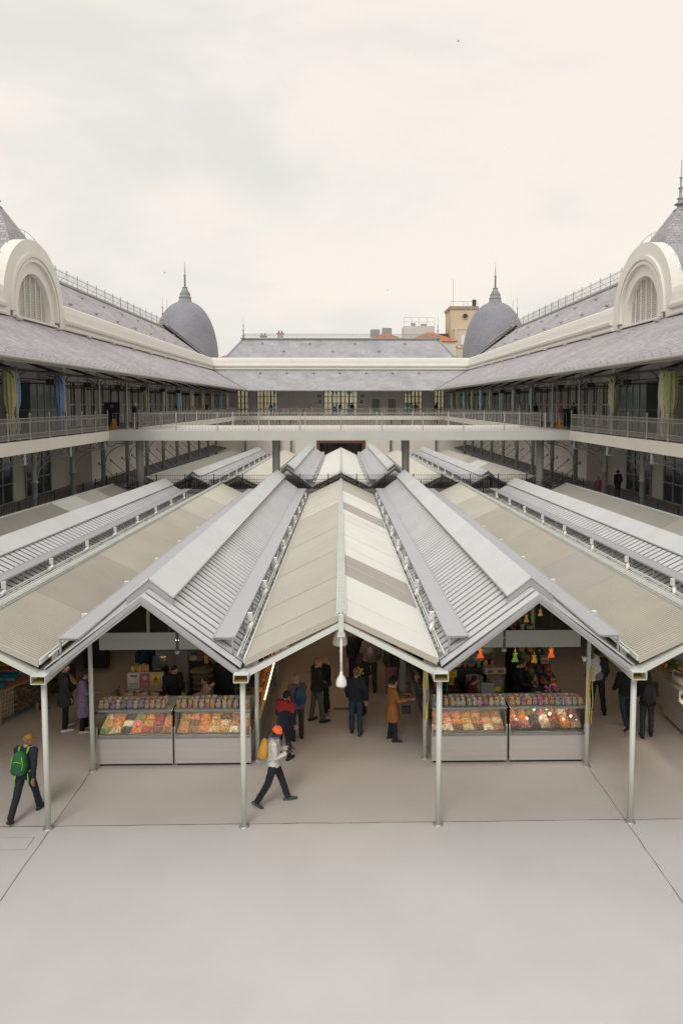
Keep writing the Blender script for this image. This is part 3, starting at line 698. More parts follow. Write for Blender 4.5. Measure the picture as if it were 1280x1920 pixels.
def cream_canopy(xc, y0, y1, xf, label, group, left, right, half=0, HB=HB):
    e = thing('louvred_canopy', label, 'market canopy', (xc, y0, (xf((0, y0, 0))[2] if xf else -.9)), 0, group)
    zv, az = ZV + .20, ZV + .20 + .5 * (HB - .06)
    pb = y0 - .06
    for s, segs in ((-1, left), (1, right)):
        if half and s != half: continue
        a = pb
        hx, hz = (0.035, az)
        for yend, mk in segs:
            yend = min(yend, y1)
            if yend <= a: continue
            q = MB(xf); q.slats(xc + s * (HB - .06), zv + .05, xc + s * hx, hz, a, yend - .012, .088, *((.017, .010, .004) if mk == 'clight' else (.036, .014, .006)), .034)
            q.build('louvre_panel', M[mk], e); a = yend
        yy = pb + 1.3
        while yy < min(y1 - .4, 40) and xc == 0:
            q = MB(xf); q.bar((xc + s * (HB - .06), yy, zv + .060), (xc + s * hx, yy, hz + .010), .022, .012)
            q.build('seam_strip', M['csky' if s < 0 else 'clight'], e); yy += rnd.choice((1.3, 2.1, 3.4))
        q = MB(xf)                                       # edge channel and front lip
        q.bar((xc + s * (HB - .045), pb, zv + .035), (xc + s * (HB - .045), y1, zv + .035), .035, .10)
        q.bar((xc + s * hx, pb, hz + .035), (xc + s * hx, y1, hz + .035), .03, .07)
        q.build('edge_channel', M['rake'], e)
        for (ya, yb) in ((pb - .02, pb), (y1, y1 + .02)):
            q = MB(xf)
            q.hexa([(xc + s * (HB - .06), ya, zv - .06), (xc + s * hx, ya, hz - .11), (xc + s * hx, yb, hz - .11), (xc + s * (HB - .06), yb, zv - .06),
                    (xc + s * (HB - .06), ya, zv + .07), (xc + s * hx, ya, hz + .02), (xc + s * hx, yb, hz + .02), (xc + s * (HB - .06), yb, zv + .07)])
            q.build('front_lip', M['ctan2'], e)
        for yy, m in ((y0, 'rake'), (y1 - .05, 'gdark')):            # pale rake beam carried below the louvres
            q = MB(xf); za, zb = ZV - .02, hz - .20
            x1, x2 = xc + s * (HB - .10), xc + s * hx
            q.hexa([(x1, yy - .10, za - .06), (x2, yy - .10, zb - .06), (x2, yy + .06, zb - .06), (x1, yy + .06, za - .06),
                    (x1, yy - .10, za + .06), (x2, yy - .10, zb + .06), (x2, yy + .06, zb + .06), (x1, yy + .06, za + .06)])
            q.build('rake_beam', M[m], e)
    if not half:
        q = MB(xf)
        q.box(xc - .10, xc + .10, pb - .03, y1, az - .02, az + .0)
        for dx in (-.075, 0, .075): q.box(xc + dx - .012, xc + dx + .012, pb - .03, y1, az + .02, az + .055)
        yy = pb
        while yy < y1 - .3:
            q.box(xc - .085, xc + .085, yy, yy + .04, az + .0005, az + .045); yy += .30
        q.build('ridge_rail', M['rake'], e)
        q = MB(xf); q.box(xc - .05, xc + .05, y0 - .16, y0 - .04, az - .34, az + .03); q.box(xc - .075, xc + .075, y0 - .14, y0 - .02, az - .42, az - .345); q.build('apex_bracket', M['rake'], e)
    q = MB(xf); yy = y0 + 2.8
    while yy < y1:
        for s in (-1, 1):
            if half and s != half: continue
            q.bar((xc + s * (HB - .1), yy, ZV - .03), (xc + s * hx, yy, hz - .2), .06, .12)
        yy += 2.5
    q.build('rafters', M['rake'], e)
    return e
YE = 42.0
CG = 'grey gabled roofs of the front row of stalls'; CC = 'cream louvred roofs of the front row of stalls'
grey_canopy(-3.91, 13.26, YE, slope, 'grey ribbed gable roof over the left sweets counter', CG)
grey_canopy(3.91, 13.26, YE, slope, 'grey ribbed gable roof over the right sweets counter', CG)
grey_canopy(-XG2, 13.26, YE, slope, 'grey ribbed gable roof nearest the left gallery, front block', CG, HG2, AG2)
grey_canopy(XG2, 13.26, YE, slope, 'grey ribbed gable roof nearest the right gallery, front block', CG, HG2, AG2)
E_ = 99
cream_canopy(0, 13.26, YE, slope, 'central cream louvred roof with one pale and one tan slope', CC,
             [(14.6, 'ctan'), (16.5, 'ctan'), (19.2, 'ctan2'), (24, 'ctan'), (31, 'ctan'), (E_, 'csky')], [(16.75, 'clight'), (19.3, 'cbrown'), (24, 'clight'), (28.8, 'clight'), (31.4, 'cbrown'), (36, 'clight'), (E_, 'ctan')])
cream_canopy(-XC1, 13.26, YE, slope, 'tan louvred roof between the two grey gables on the left', CC,
             [(20, 'ctan'), (E_, 'ctan2')], [(16.2, 'cside'), (20.5, 'cside2'), (25, 'cside'), (31, 'cside'), (36, 'ctan'), (E_, 'csky')], HB=HC1)
cream_canopy(XC1, 13.26, YE, slope, 'tan louvred roof between the two grey gables on the right', CC,
             [(17.6, 'cside'), (20.6, 'cbrown'), (25, 'cside'), (31, 'cside'), (36, 'ctan'), (E_, 'csky')], [(E_, 'ctan2')], HB=HC1)
cream_canopy(-XC2, 20, YE, slope, 'half louvred roof with pale patches along the left terrace', CC, [], [(27.5, 'cbrown'), (33, 'cbrown'), (36, 'clight'), (39, 'csky'), (E_, 'cbrown')], half=1, HB=1.40)
cream_canopy(XC2, 20, YE, slope, 'half louvred brown roof along the right terrace', CC, [(27.5, 'ctan2'), (E_, 'cbrown')], [], half=-1, HB=1.40)
far = lambda p: (p[0], p[1], p[2] - .2 - SL * (p[1] - YF))
FG = 'grey gabled roofs of the back row of stalls'; FC = 'cream louvred roofs of the back row of stalls'
FE = 89.5
for x, w in ((-3.91, 'just left of the centre'), (3.91, 'just right of the centre'), (-XG2, 'farthest left'), (XG2, 'farthest right')):
    grey_canopy(x, 49.2, FE, far, f'grey ribbed gable roof beyond the footbridge, {w}', FG, *((HG2, AG2) if abs(x) > 9 else (HB, AG)))
for x, w, l, r_ in ((0, 'in the centre', [(E_, 'clight')], [(E_, 'clight')]), (-XC1, 'left of centre', [(E_, 'ctan')], [(E_, 'csky')]), (XC1, 'right of centre', [(E_, 'csky')], [(E_, 'ctan')]),
                     (-XC2, 'against the left wall', [(E_, 'ctan2')], [(E_, 'ctan2')]), (XC2, 'against the right wall', [(64, 'ctan2'), (69, 'clight'), (73, 'ctan'), (E_, 'csky')], [(E_, 'ctan2')])):
    cream_canopy(x, 49.2, FE, far, f'cream louvred roof beyond the footbridge {w}', FC, l, r_, HB=(HB if x == 0 else HC1 if abs(x) < 9 else 1.40))
# --- posts
def post(x, y, z1, rad, label, group):
    zb = fz(y); e = thing('canopy_post', label, 'post', (x, y, zb), 0, group)
    q = MB(); q.lathe(x, y, [(rad, zb), (rad, z1)], 20); q.build('shaft', M['post'], e)
    q = MB(); q.lathe(x, y, [(rad + .05, zb), (rad + .05, zb + .012), (rad + .02, zb + .03), (rad + .003, zb + .034)], 20); q.build('base_collar', M['galv'], e)
VX = (-8.95, -5.865, -1.955, 1.955, 5.865, 8.95)
VN = ('far left', 'second from left', 'left of the central aisle', 'right of the central aisle', 'second from right', 'far right')
for vx, vn in zip(VX, VN):
    for j, y in enumerate((13.26, 15.95, 20.5, 25.5, 30.5, 35.5)):
        if abs(vx) > 9 and j < 1: continue
        xx = vx if j != 1 else vx * (1.0 if abs(vx) > 5 else 1.03)
        if j == 1 and abs(abs(vx) - 5.865) < .01: xx = vx * .985; y = 15.5
        post(xx, y, 3.06 + fz(y) - .012 + (0 if j else .0), .056 if j == 0 else .050, (f'pale round front post, {vn} valley' if j == 0 else f'pale round post in the {ORD[j]} row back, {vn} valley'), 'pale steel posts under the canopies')
for x, vn in zip(VX, VN):      # box gutters with open ends
    e = thing('valley_gutter', f'open-ended box gutter on the posts of the {vn} valley', 'gutter', (x, 12.9, 3.06), 0, 'box gutters in the roof valleys')
    q = MB(slope); w = .145; a, c = 13.0, YE
    q.box(x - w, x + w, a, c, 3.065, 3.08); q.box(x - w, x - w + .014, a, c, 3.081, 3.215); q.box(x + w - .014, x + w, a, c, 3.081, 3.215)
    q.box(x - w, x + w, a, a + .35, 3.216, 3.228); q.box(x - w + .015, x + w - .015, a + .3, a + .32, 3.081, 3.215)
    q.build('gutter_box', M['rake'], e)
    q = MB(slope); q.box(x - w + .018, x + w - .018, a + .01, a + .28, 3.082, 3.088); q.build('leaf_litter', cm((.32, .25, .08)), e)
# --- walkways, conduits, floodlights
def walkway(x, s, y0, y1, xf, label, group):     # x valley, s: towards the grey slope
    e = thing('roof_walkway', label, 'walkway', (x, y0, xf((0, y0, 3.3))[2]), 0, group)
    q = MB(xf); xa, xb = x + s * .20, x + s * .60
    q.box(xa, xb, y0, y1, 3.80, 3.822)
    q.box(xa - s * .0, xa - s * .025, y0, y1, 3.79, 3.835); q.box(xb + s * .0, xb + s * .025, y0, y1, 3.79, 3.835)
    q.build('grating', M['grate'], e)
    yy = y0 + .04; i = 0
    while yy < y1 - .05:
        q = MB(xf)
        q.bar((xa + s * .03, yy, 3.40), (xa + s * .03, yy, 3.785), .035, .035)
        q.bar((xb - s * .02, yy, 3.70), (xb - s * .02, yy, 3.785), .03, .03)
        q.bar((xa + s * .02, yy, 3.775), (xb - s * .01, yy, 3.775), .03, .025)
        q.box(xa - s * .02, xa + s * .08, yy - .05, yy + .05, 3.36, 3.40)
        q.build('leg', M['galv'], e); yy += 1.52
    return e
for x, s, w in ((-1.955, -1, 'left of the central roof'), (1.955, 1, 'right of the central roof'), (-5.865, 1, 'at the left eave of the left front gable'), (5.865, -1, 'at the right eave of the right front gable'),
                (-8.95, -1, 'along the inner eave of the far left gable'), (8.95, 1, 'along the inner eave of the far right gable')):
    walkway(x, s, 13.5, 41.8, slope, f'grey grated maintenance walkway {w}', 'maintenance walkways along the valleys')
for x, s, w in ((-1.955, -1, 'left of the central back roof'), (1.955, 1, 'right of the central back roof'), (-8.95, -1, 'on the far left back roof'), (8.95, 1, 'on the far right back roof')):
    walkway(x, s, 49.6, 89, far, f'grey grated walkway beyond the footbridge, {w}', 'maintenance walkways along the valleys')
for x, vn in zip(VX, VN):
    s = {-1.955: -1, 1.955: 1, -5.865: 1, 5.865: -1, -8.95: -1, 8.95: 1}[x]
    e = thing('conduit_rail', f'pair of pale conduit pipes along the {vn} valley', 'pipe', (x, 13.2, 3.4), 0, 'pale conduits in the valleys')
    q = MB(slope)
    q.tube([(x + s * .10, 13.3, 3.52), (x + s * .10, 41.5, 3.52)], .022, 8); q.tube([(x + s * .055, 13.5, 3.49), (x + s * .055, 41.5, 3.49)], .014, 6)
    q.build('pipe', M['rake'], e)
    yy = 13.6
    while yy < 41: q = MB(slope); q.box(x + s * .02, x + s * .15, yy, yy + .03, 3.30, 3.535); yy += 1.5; q.build('clamp', M['galv'], e)
GF = 'twin floodlights along the roof valleys'
fl0 = None
def floodlight(loc, label):
    global fl0
    if fl0 is None:
        e = thing('floodlight', label, 'floodlight', (0, 0, 0), 0, GF)
        q = MB(); q.box(-.05, .05, -.045, .045, .13, .31); q.box(-.055, .055, -.05, .05, .311, .321); q.build('lamp_box', M['white'], e, bevel=.012)
        q = MB(); q.tube([(0, 0, .0), (0, 0, .125)], .02, 8); q.tube([(0, -.02, .06), (0, -.10, .06)], .015, 6); q.build('bracket', M['galv'], e)
        q = MB(); q.tube([(.04, -.03, .08), (.0, -.11, .03), (-.04, -.19, -.03)], [.045, .062, .05], 12, round_ends=True); q.build('lamp_head', M['white'], e)
        fl0 = e; e.location = loc; return e
    return dup(fl0, loc, 0, label)
for x, vn in zip(VX, VN):
    s = {-1.955: -1, 1.955: 1, -5.865: 1, 5.865: -1, -8.95: -1, 8.95: 1}[x]
    for k in range(9):
        y = 15.2 + 3.02 * k
        o = floodlight((x + s * .10, y, 3.50 - SL * (y - YF)), f'white twin floodlight, {ORD[k]} from the front in the {vn} valley')
for x, w in ((-1.955, 'left of the central back roof'), (1.955, 'right of the central back roof'), (-8.95, 'far left back roof'), (8.95, 'far right back roof')):
    s = {-1.955: -1, 1.955: 1, -8.95: -1, 8.95: 1}[x]
    for k in range(9): floodlight((x + s * .1, 51 + 4.1 * k, 3.52 - .2 - SL * (51 + 4.1 * k - YF)), f'white floodlight beyond the footbridge, {ORD[k]} in the valley {w}')
# --- fences under the bridge and along the terraces
def bar_fence(p, q_, zb, h, label, m, step=.12, cross=(.0, .33, .66, 1.0), pstep=2.0, group='dark bar fences round the raised walkway'):
    p, q_ = Vector((*p, zb)), Vector((*q_, zb)); L_ = (q_ - p).length; d = (q_ - p) / L_
    e = thing('bar_fence', label, 'fence', tuple((p + q_) / 2), 0, group)
    b_ = MB(); n = int(L_ / step)
    for i in range(n + 1): c = p + d * (i * step); b_.bar(c + Vector((0, 0, .06)), c + Vector((0, 0, h)), .014, .014)
    b_.build('bars', m, e)
    b_ = MB()
    for f in cross: b_.bar(p + Vector((0, 0, .06 + (h - .06) * f)), q_ + Vector((0, 0, .06 + (h - .06) * f)), .02, .022)
    b_.build('rails', m, e)
    n = int(L_ / pstep)
    for i in range(n + 1): b_ = MB(); c = p + d * (i * pstep); b_.bar(c, c + Vector((0, 0, h + .10)), .055, .055); b_.build('post', m, e)
bar_fence((-14.9, 47.8), (14.9, 47.8), 2.5, 1.0, 'long dark bar fence on the far side of the passage under the footbridge', M['irondark'])
bar_fence((-14.9, 43.4), (14.9, 43.4), 2.5, 1.0, 'long dark bar fence on the near side of the passage under the footbridge', M['irondark'])
bar_fence((-15.05, 20), (-15.05, 47.6), 2.8, 1.0, 'dark bar fence along the left terrace', M['irondark'], .15)
bar_fence((15.05, 20), (15.05, 47.6), 2.8, 1.0, 'dark bar fence along the right terrace', M['irondark'], .15)
# ------------------------------------------------------------------ the market building
XG, ZG, ZB, YB0, YB1, YFAR = 14.0, 6.85, 6.28, 41.6, 47.8, 94.0
EX, EZ, TX, TZ = 12.6, 10.3, 18.5, 13.4
def sq(b, a, e, f, d, u0=0, flip=False):     # a-e along the eave, f-d along the top; uv in metres
    a, e, f, d = map(Vector, (a, e, f, d)); w = (e - a); L_ = w.length; w.normalize()
    def uv(p):
        r = p - a; u = r.dot(w); return (u + u0, (r - w * u).length)
    pts = [a, e, f, d]
    b.face([b.av(p) for p in (pts[::-1] if flip else pts)], 0, [uv(p) for p in (pts[::-1] if flip else pts)])
def sub(name, b, m, parent, **k): return b.build(name, m, parent, **k)
def place(name, me, parent, rel, rz=0):
    o = bpy.data.objects.new(name, me); COL.objects.link(o); o.parent = parent; o.location = rel; o.rotation_euler = (0, 0, rz)
    ORG[o] = tuple(Vector(ORG[parent]) + Vector(rel)); return o
COLY = [25.4 + 5.2 * i for i in range(13)]
def lathe_mesh(name, prof, m, n=14, extra=None):
    q = MB(); q.lathe(0, 0, prof, n)
    if extra: extra(q)
    return q.mesh(name, m)
fin_prof = [(r * 1.7, z * 1.32) for r, z in [(.16, 0), (.20, .05), (.10, .14), (.07, .3), (.13, .38), (.05, .46), (.045, .9), (.09, .98), (.035, 1.06), (.03, 1.5), (.06, 1.58), (.015, 1.66), (.014, 2.6)]]
FIN = lathe_mesh('finial', fin_prof, M['lead'], 12)
UPCOL = lathe_mesh('gallery_column', [(.13, 0), (.13, .08), (.09, .14), (.075, .2), (.07, 1.2), (.09, 1.24), (.07, 1.3), (.06, 2.85), (.10, 2.95), (.06, 3.02), (.06, 3.3)], M['iron'], 12)
VENT = None
_v = MB(); _v.tube([(0, -.16, .04), (0, .22, .06)], .075, 10); _v.tube([(0, -.165, .04), (0, -.155, .04)], .055, 10, m=0); VENTM = _v.mesh('roof_vent', M['vent'])
def bracket_mesh():
    q = MB()                                  # in the x-z plane, column at x=0, gallery edge at x=-1.9, z from slab underside 0 downwards
    pts = [(-.14, 0, -1.75 + .02)]
    for i in range(13):
        a = math.pi / 2 * i / 12; pts.append((-.14 - 1.72 * (1 - math.cos(a)), 0, -1.75 + 1.25 * math.sin(a)))
    for a, c in zip(pts, pts[1:]): q.bar(a, c, .05, .07, up=(0, 1, 0))
    q.bar((-.1, 0, -.03), (-1.92, 0, -.03), .07, .06); q.bar((-.9, 0, -.46), (-1.92, 0, -.46), .05, .05)
    q.box(-1.95, -1.91, -.10, .10, -.52, 0)
    for i in range(3):
        x0, x1 = -.92 - i * .33, -.92 - (i + 1) * .33
        q.bar((x0, 0, -.44), (x1, 0, -.05), .02, .03); q.bar((x0, 0, -.05), (x1, 0, -.44), .02, .03); q.bar((x1, 0, -.46), (x1, 0, -.03), .03, .03)
    rr = [(-.55 + .30 * math.cos(a), 0, -.36 + .30 * math.sin(a)) for a in [i * math.pi / 8 for i in range(17)]]
    q.tube(rr, .022, 6, cap=False)
    return q.mesh('gallery_bracket', M['iron'])
BRK = bracket_mesh()
def spandrel_mesh():
    q = MB(); pts = [(0, .14 + 1.5 * (1 - math.cos(math.pi / 2 * i / 10)), -1.75 + 1.65 * math.sin(math.pi / 2 * i / 10)) for i in range(11)]
    for a, c in zip(pts, pts[1:]): q.bar(a, c, .05, .06, up=(1, 0, 0))
    q.tube([(0, .48 + .27 * math.cos(a), -.33 + .27 * math.sin(a)) for a in [i * math.pi / 8 for i in range(17)]], .02, 6, cap=False)
    q2 = MB(); q.bar((0, 0, -.04), (0, 5.2, -.04), .06, .07); return q.mesh('arched_brace', M['iron'])
SPN = spandrel_mesh()
def lowcol(h):
    return lathe_mesh('arcade_column', [(.24, 0), (.24, .25), (.18, .32), (.155, .5), (.14, h - 1.95), (.20, h - 1.93), (.20, h - 1.86), (.15, h - 1.82), (.14, h - .3), (.19, h - .18), (.19, h)], M['iron'], 16)
LCN, LCF = lowcol(ZB - 2.8), lowcol(ZB + .9)
def railing_mesh(L_, fine=True):
    q = MB(); h = 1.0
    for z, w in ((h, .05), (h - .17, .025), (.30, .025), (.10, .035)): q.bar((0, 0, z), (0, L_, z), w, .03)
    n = max(6, int(L_ / .128)); st = L_ / n
    for i in range(n):
        y = st * (i + .5); q.bar((0, y, .30), (0, y, h - .17), .018, .018)
        if fine:
            q.bar((0, y - st * .5, .115), (0, y + st * .1, .29), .016, .016); q.bar((0, y + st * .5, .115), (0, y + st * .1, .29), .016, .016)
            q.tube([(0, y + .055 * math.cos(a), h - .087 + .07 * math.sin(a)) for a in [k * math.pi / 5 for k in range(11)]], .009, 4, cap=False)
        else:
            q.bar((0, y, .1), (0, y, .3), .02, .02); q.bar((0, y - .03, h - .16), (0, y + .03, h - .01), .016, .016)
    return q.mesh('railing_panel', M['rail'])
RPOST = lathe_mesh('railing_post', [(.055, 0), (.055, .12), (.035, .16), (.032, .95), (.05, 1.0), (.035, 1.06), (.03, 1.10), (.055, 1.14), (.06, 1.18), (.04, 1.22), (.012, 1.25), (.005, 1.30)], M['rail'], 10)
RF, RC = railing_mesh(2.05, True), railing_mesh(2.05, False)
def railing(label, p, q_, fine):
    p, q_ = Vector((*p, ZG)), Vector((*q_, ZG)); L_ = (q_ - p).length; n = round(L_ / 2.05); k = L_ / n / 2.05
    e = thing('gallery_railing', label, 'railing', tuple(p), 0, 'ornate railings of the upper gallery')
    d = (q_ - p).normalized(); rz = math.atan2(-d.x, d.y)
    for i in range(n + 1):
        place('railing_post', RPOST, e, tuple(d * (i * 2.05 * k)))
        if i < n:
            o = place('railing_panel', RF if fine else RC, e, tuple(d * (i * 2.05 * k)), rz); o.scale = (1, k, 1)
for s, w in ((-1, 'left'), (1, 'right')):
    railing(f'ornate pale iron railing on the near {w} gallery', (s * 14.06, 22.9), (s * 14.06, 41.5), True)
    railing(f'ornate pale iron railing on the {w} gallery beyond the footbridge', (s * 14.06, 47.9), (s * 14.06, 93.9), False)
railing('ornate pale iron railing along the far gallery', (-13.9, 94.06), (13.9, 94.06), False)
CORN = [(0, 13.36), (.30, 13.36), (.34, 13.44), (.34, 13.60), (.22, 13.64), (.22, 13.72), (.42, 13.78), (.46, 13.92), (.46, 13.99), (.30, 14.02), (.30, 14.08), (.24, 14.12), (.20, 14.6), (.12, 14.95), (.02, 15.06), (-.22, 15.06), (-.3, 14.9)]
def wing(s, w):
    e = thing('market_wing', f'{w} wing of the market hall with slate roofs, cream parapet and two gallery levels', 'building', (s * 17, 45, 0))
    X = lambda x: s * x
    pc = lambda name, b, m, **k: sub(name, b, m, e, **k)
    # slabs
    b = MB(); b.box(X(XG), X(19.4), -12, YFAR + .0, ZB, ZG); pc('gallery_slab', b, M['cream'])
    b = MB(); b.box(X(XG + .16), X(19.3), -12, YFAR, ZG + .002, ZG + .004); pc('gallery_floor', b, M['deck'])
    # lower slate roof, mitred into the far roof
    b = MB(); n = 6
    sq(b, (X(EX), -12, EZ), (X(EX), 92.6, EZ), (X(TX), 98.5, TZ), (X(TX), -12, TZ), flip=s < 0); pc('lower_roof', b, M['slate'])
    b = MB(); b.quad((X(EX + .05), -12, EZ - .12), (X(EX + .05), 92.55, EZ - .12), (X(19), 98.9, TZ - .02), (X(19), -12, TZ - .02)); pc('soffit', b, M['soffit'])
    b = MB(); b.prism([(X(EX - .02), EZ - .16), (X(EX + .05), EZ - .16), (X(EX + .05), EZ - .03), (X(EX - .02), EZ - .03)], -12, 92.6, 'y')
    b.tube([(X(EX - .08), -12, EZ - .03), (X(EX - .08), 92.5, EZ - .03)], .075, 8); pc('eaves_gutter', b, M['rail'])
    b = MB(); y = 20.0
    while y < 92:
        p = Vector((X(EX + .12), y, EZ + .07)); b.bar(p, p + Vector((X(-.10), 0, .22)), .018, .018); b.bar(p + Vector((X(-.10), 0, .22)), p + Vector((X(-.2), .1, .26)), .014, .014); b.bar(p + Vector((X(-.1), 0, .22)), p + Vector((X(-.2), -.10, .10)), .014, .014)
        y += .78
    for dz in (.12, .2): b.tube([(X(EX + .02), 20, EZ + dz), (X(EX + .02), 92, EZ + dz)], .008, 4)
    pc('snow_guard', b, M['galv'])
    for i in range(11):
        y = 33.5 + i * 5.3; o = place('roof_vent', VENTM, e, (X(17.9) - X(17), y - 45, 13.4 - .31 + .07)); o.scale = (1.3, 1.3, 1.3)
    # cornice and parapet
    for ya, yb in ((-12, 37.95), (46.05, 98.5)):
        b = MB(); A, B = [], []
        for d, z in CORN: A.append(b.av((X(TX - d), ya, z))); B.append(b.av((X(TX - d), yb if yb < 90 else 98.5 - d, z)))
        k = len(CORN)
        for i in range(k):
            j = (i + 1) % k; b.face((A[i], A[j], B[j], B[i]))
        b.face(A[::-1]); b.face(B); pc('cornice', b, M['cornice'])
    # arched dormer
    yc, zc = 42.0, 14.1
    def band(r1, r2, xa, xb, name, m, par=e, z0=13.38):
        q = MB(); N_ = 36; st = []
        for i in range(N_ + 1):
            a = math.pi * i / N_; st.append((math.cos(a), math.sin(a)))
        def ring(r): return [(yc + r, z0)] + [(yc + r * c, zc + r * sn) for c, sn in st] + [(yc - r, z0)]
        o_, i_ = ring(r2), ring(r1)
        for k in range(len(o_) - 1):
            P = [(X(xa), *i_[k]), (X(xa), *i_[k + 1]), (X(xa), *o_[k + 1]), (X(xa), *o_[k])]; Q = [(X(xb), *i_[k]), (X(xb), *i_[k + 1]), (X(xb), *o_[k + 1]), (X(xb), *o_[k])]
            q.quad(*P); q.quad(P[3], P[2], Q[2], Q[3]); q.quad(P[1], P[0], Q[0], Q[1])
        q.quad((X(xa), *i_[0]), (X(xa), *o_[0]), (X(xb), *o_[0]), (X(xb), *i_[0])); q.quad((X(xa), *o_[-1]), (X(xa), *i_[-1]), (X(xb), *i_[-1]), (X(xb), *o_[-1]))
        return q.build(name, m, par)
    band(3.36, 4.12, 18.30, 19.02, 'dormer_arch', M['cornice'])
    band(3.12, 3.36, 18.16, 19.0, 'arch_moulding', M['cornice'], z0=13.7); band(2.98, 3.12, 18.27, 19.0, 'arch_moulding', M['cornice'], z0=13.7); band(2.84, 2.98, 18.20, 19.0, 'arch_moulding', M['cornice'], z0=13.7)
    band(2.16, 2.84, 18.40, 19.0, 'arch_moulding', M['cornice'])
    b = MB(); b.box(X(18.2), X(19.2), yc - 2.75, yc + 2.75, 13.38, 13.52); pc('arch_sill', b, M['cornice'])
    b = MB(); z = 13.5
    while z < zc + 2.15:
        hw = 2.17 if z < zc else math.sqrt(max(.01, 2.17 ** 2 - (z - zc) ** 2))
        b.quad((X(18.80), yc - hw, z + .10), (X(18.80), yc + hw, z + .10), (X(18.72), yc + hw, z), (X(18.72), yc - hw, z)); b.quad((X(18.72), yc - hw, z), (X(18.72), yc + hw, z), (X(18.74), yc + hw, z - .012), (X(18.74), yc - hw, z - .012)); z += .105
    lv = pc('arch_louvre', b, M['clight'])
    b = MB(); b.box(X(18.84), X(18.9), yc - 2.2, yc + 2.2, 13.5, zc + 2.2); b.build('louvre_backing', M['gdark'], lv)
    b = MB()
    for i in range(-2, 3):
        y = yc + i * .74; hw = zc + math.sqrt(2.17 ** 2 - (i * .74) ** 2); b.bar((X(18.69), y, 13.5), (X(18.69), y, hw), .05, .05)
    b.build('mullions', M['clight'], lv)
    b = MB()
    b.tube([(X(18.9), yc + 4.72 * math.cos(a), zc + 4.72 * math.sin(a)) for a in [R(12) + R(156) * i / 30 for i in range(31)]], .016, 6)
    for i in range(11):
        a = R(12) + R(156) * i / 10; b.tube([(X(18.9), yc + 4.1 * math.cos(a), zc + 4.1 * math.sin(a)), (X(18.9), yc + 4.72 * math.cos(a), zc + 4.72 * math.sin(a))], .014, 5)
    pc('arch_handrail', b, M['galv'])
    b = MB(); N_ = 22                                              # zinc barrel behind the arch
    for i in range(N_):
        a0, a1 = math.pi * i / N_, math.pi * (i + 1) / N_; r0, r1 = 3.93, 3.86
        b.quad((X(19.03), yc + r0 * math.cos(a0), zc + r0 * math.sin(a0)), (X(19.03), yc + r1 * math.cos(a1), zc + r1 * math.sin(a1)), (X(26), yc + r1 * math.cos(a1), zc + r1 * math.sin(a1)), (X(26), yc + r0 * math.cos(a0), zc + r0 * math.sin(a0)))
        b.quad((X(19.03), yc + r1 * math.cos(a1), zc + r1 * math.sin(a1)), (X(19.03), yc + r0 * math.cos(a1), zc + r0 * math.sin(a1)), (X(26), yc + r0 * math.cos(a1), zc + r0 * math.sin(a1)), (X(26), yc + r1 * math.cos(a1), zc + r1 * math.sin(a1)))
    for y0_, y1_ in ((yc - 3.92, yc - 3.88), (yc + 3.88, yc + 3.92)): b.box(X(19.03), X(26), y0_, y1_, 13.3, zc)
    pc('barrel_roof', b, M['zinc'])
    b = MB()                                                       # steep pavilion roof and its cap
    px, py = X(21.05), 42.9; prof = [(.34 + (20.45 - z) * .62, z) for z in (14.9, 16.3, 17.7, 19.1, 20.45)]; cl = lambda v, h: (s * max(s * v * h, -1.85) if v * s < 0 else v * h)
    for (h0, z0), (h1, z1) in zip(prof, prof[1:]):
        for k in range(4):
            c = [(1, -1), (1, 1), (-1, 1), (-1, -1)]; a, d = c[k], c[(k + 1) % 4]
            sq(b, (px + cl(a[0], h0), py + a[1] * h0, z0), (px + cl(d[0], h0), py + d[1] * h0, z0), (px + cl(d[0], h1), py + d[1] * h1, z1), (px + cl(a[0], h1), py + a[1] * h1, z1))
    pv = pc('pavilion_roof', b, M['slate'])
    b = MB(); b.lathe(px, py, [(.36, 20.4), (.44, 20.46), (.30, 20.58), (.16, 20.68), (.2, 20.76), (.07, 20.86)], 12); b.build('lead_cap', M['lead'], pv)
    o = place('finial', FIN, pv, (px - X(17), py - 45, 20.8)); ORG[o] = (0, 0, 0); o.scale = (1.1, 1.1, .8)
    # upper slate roof with flat ridge
    b = MB(); rx, rz, bx, bz = 22.7, 18.2, 18.7, 15.0; yr0, yr1, ye = 46.2, 89.3, 95.4
    sq(b, (X(bx), yr0, bz), (X(bx), ye, bz), (X(rx), yr1, rz), (X(rx), yr0, rz), flip=s < 0)
    sq(b, (X(bx), ye, bz), (X(29), ye, bz), (X(rx + 1.9), yr1, rz), (X(rx), yr1, rz), flip=s < 0)
    sq(b, (X(bx), -12, bz), (X(bx), 37.9, bz), (X(rx), 37.9, rz), (X(rx), -12, rz), flip=s < 0)
    sq(b, (X(29), yr0, bz), (X(29), ye, bz), (X(rx + 1.9), yr1, rz), (X(rx + 1.9), yr0, rz), flip=s > 0)
    up = pc('upper_roof', b, M['slate'])
    b = MB(); b.box(X(rx - .12), X(rx + 2.02), yr0, yr1 + .1, rz - .02, rz + .14); b.box(X(rx - .12), X(rx + 2.02), -12, 37.9, rz - .02, rz + .14)
    b.bar((X(rx + .02), yr1, rz + .1), (X(bx + .05), ye, bz + .04), .34, .10)
    b.bar((X(bx - .05), yr0, bz + .1), (X(bx - .05), ye, bz + .1), .25, .02)
    b.build('lead_ridge', M['lead'], up)
    b = MB()                                                       # proud end bay
    sq(b, (X(bx + .0), 93.0, bz + .12), (X(bx), 96.9, bz + .12), (X(rx + .05), 91.3, rz + .45), (X(rx + .05), 88.7, rz + .45), flip=s < 0)
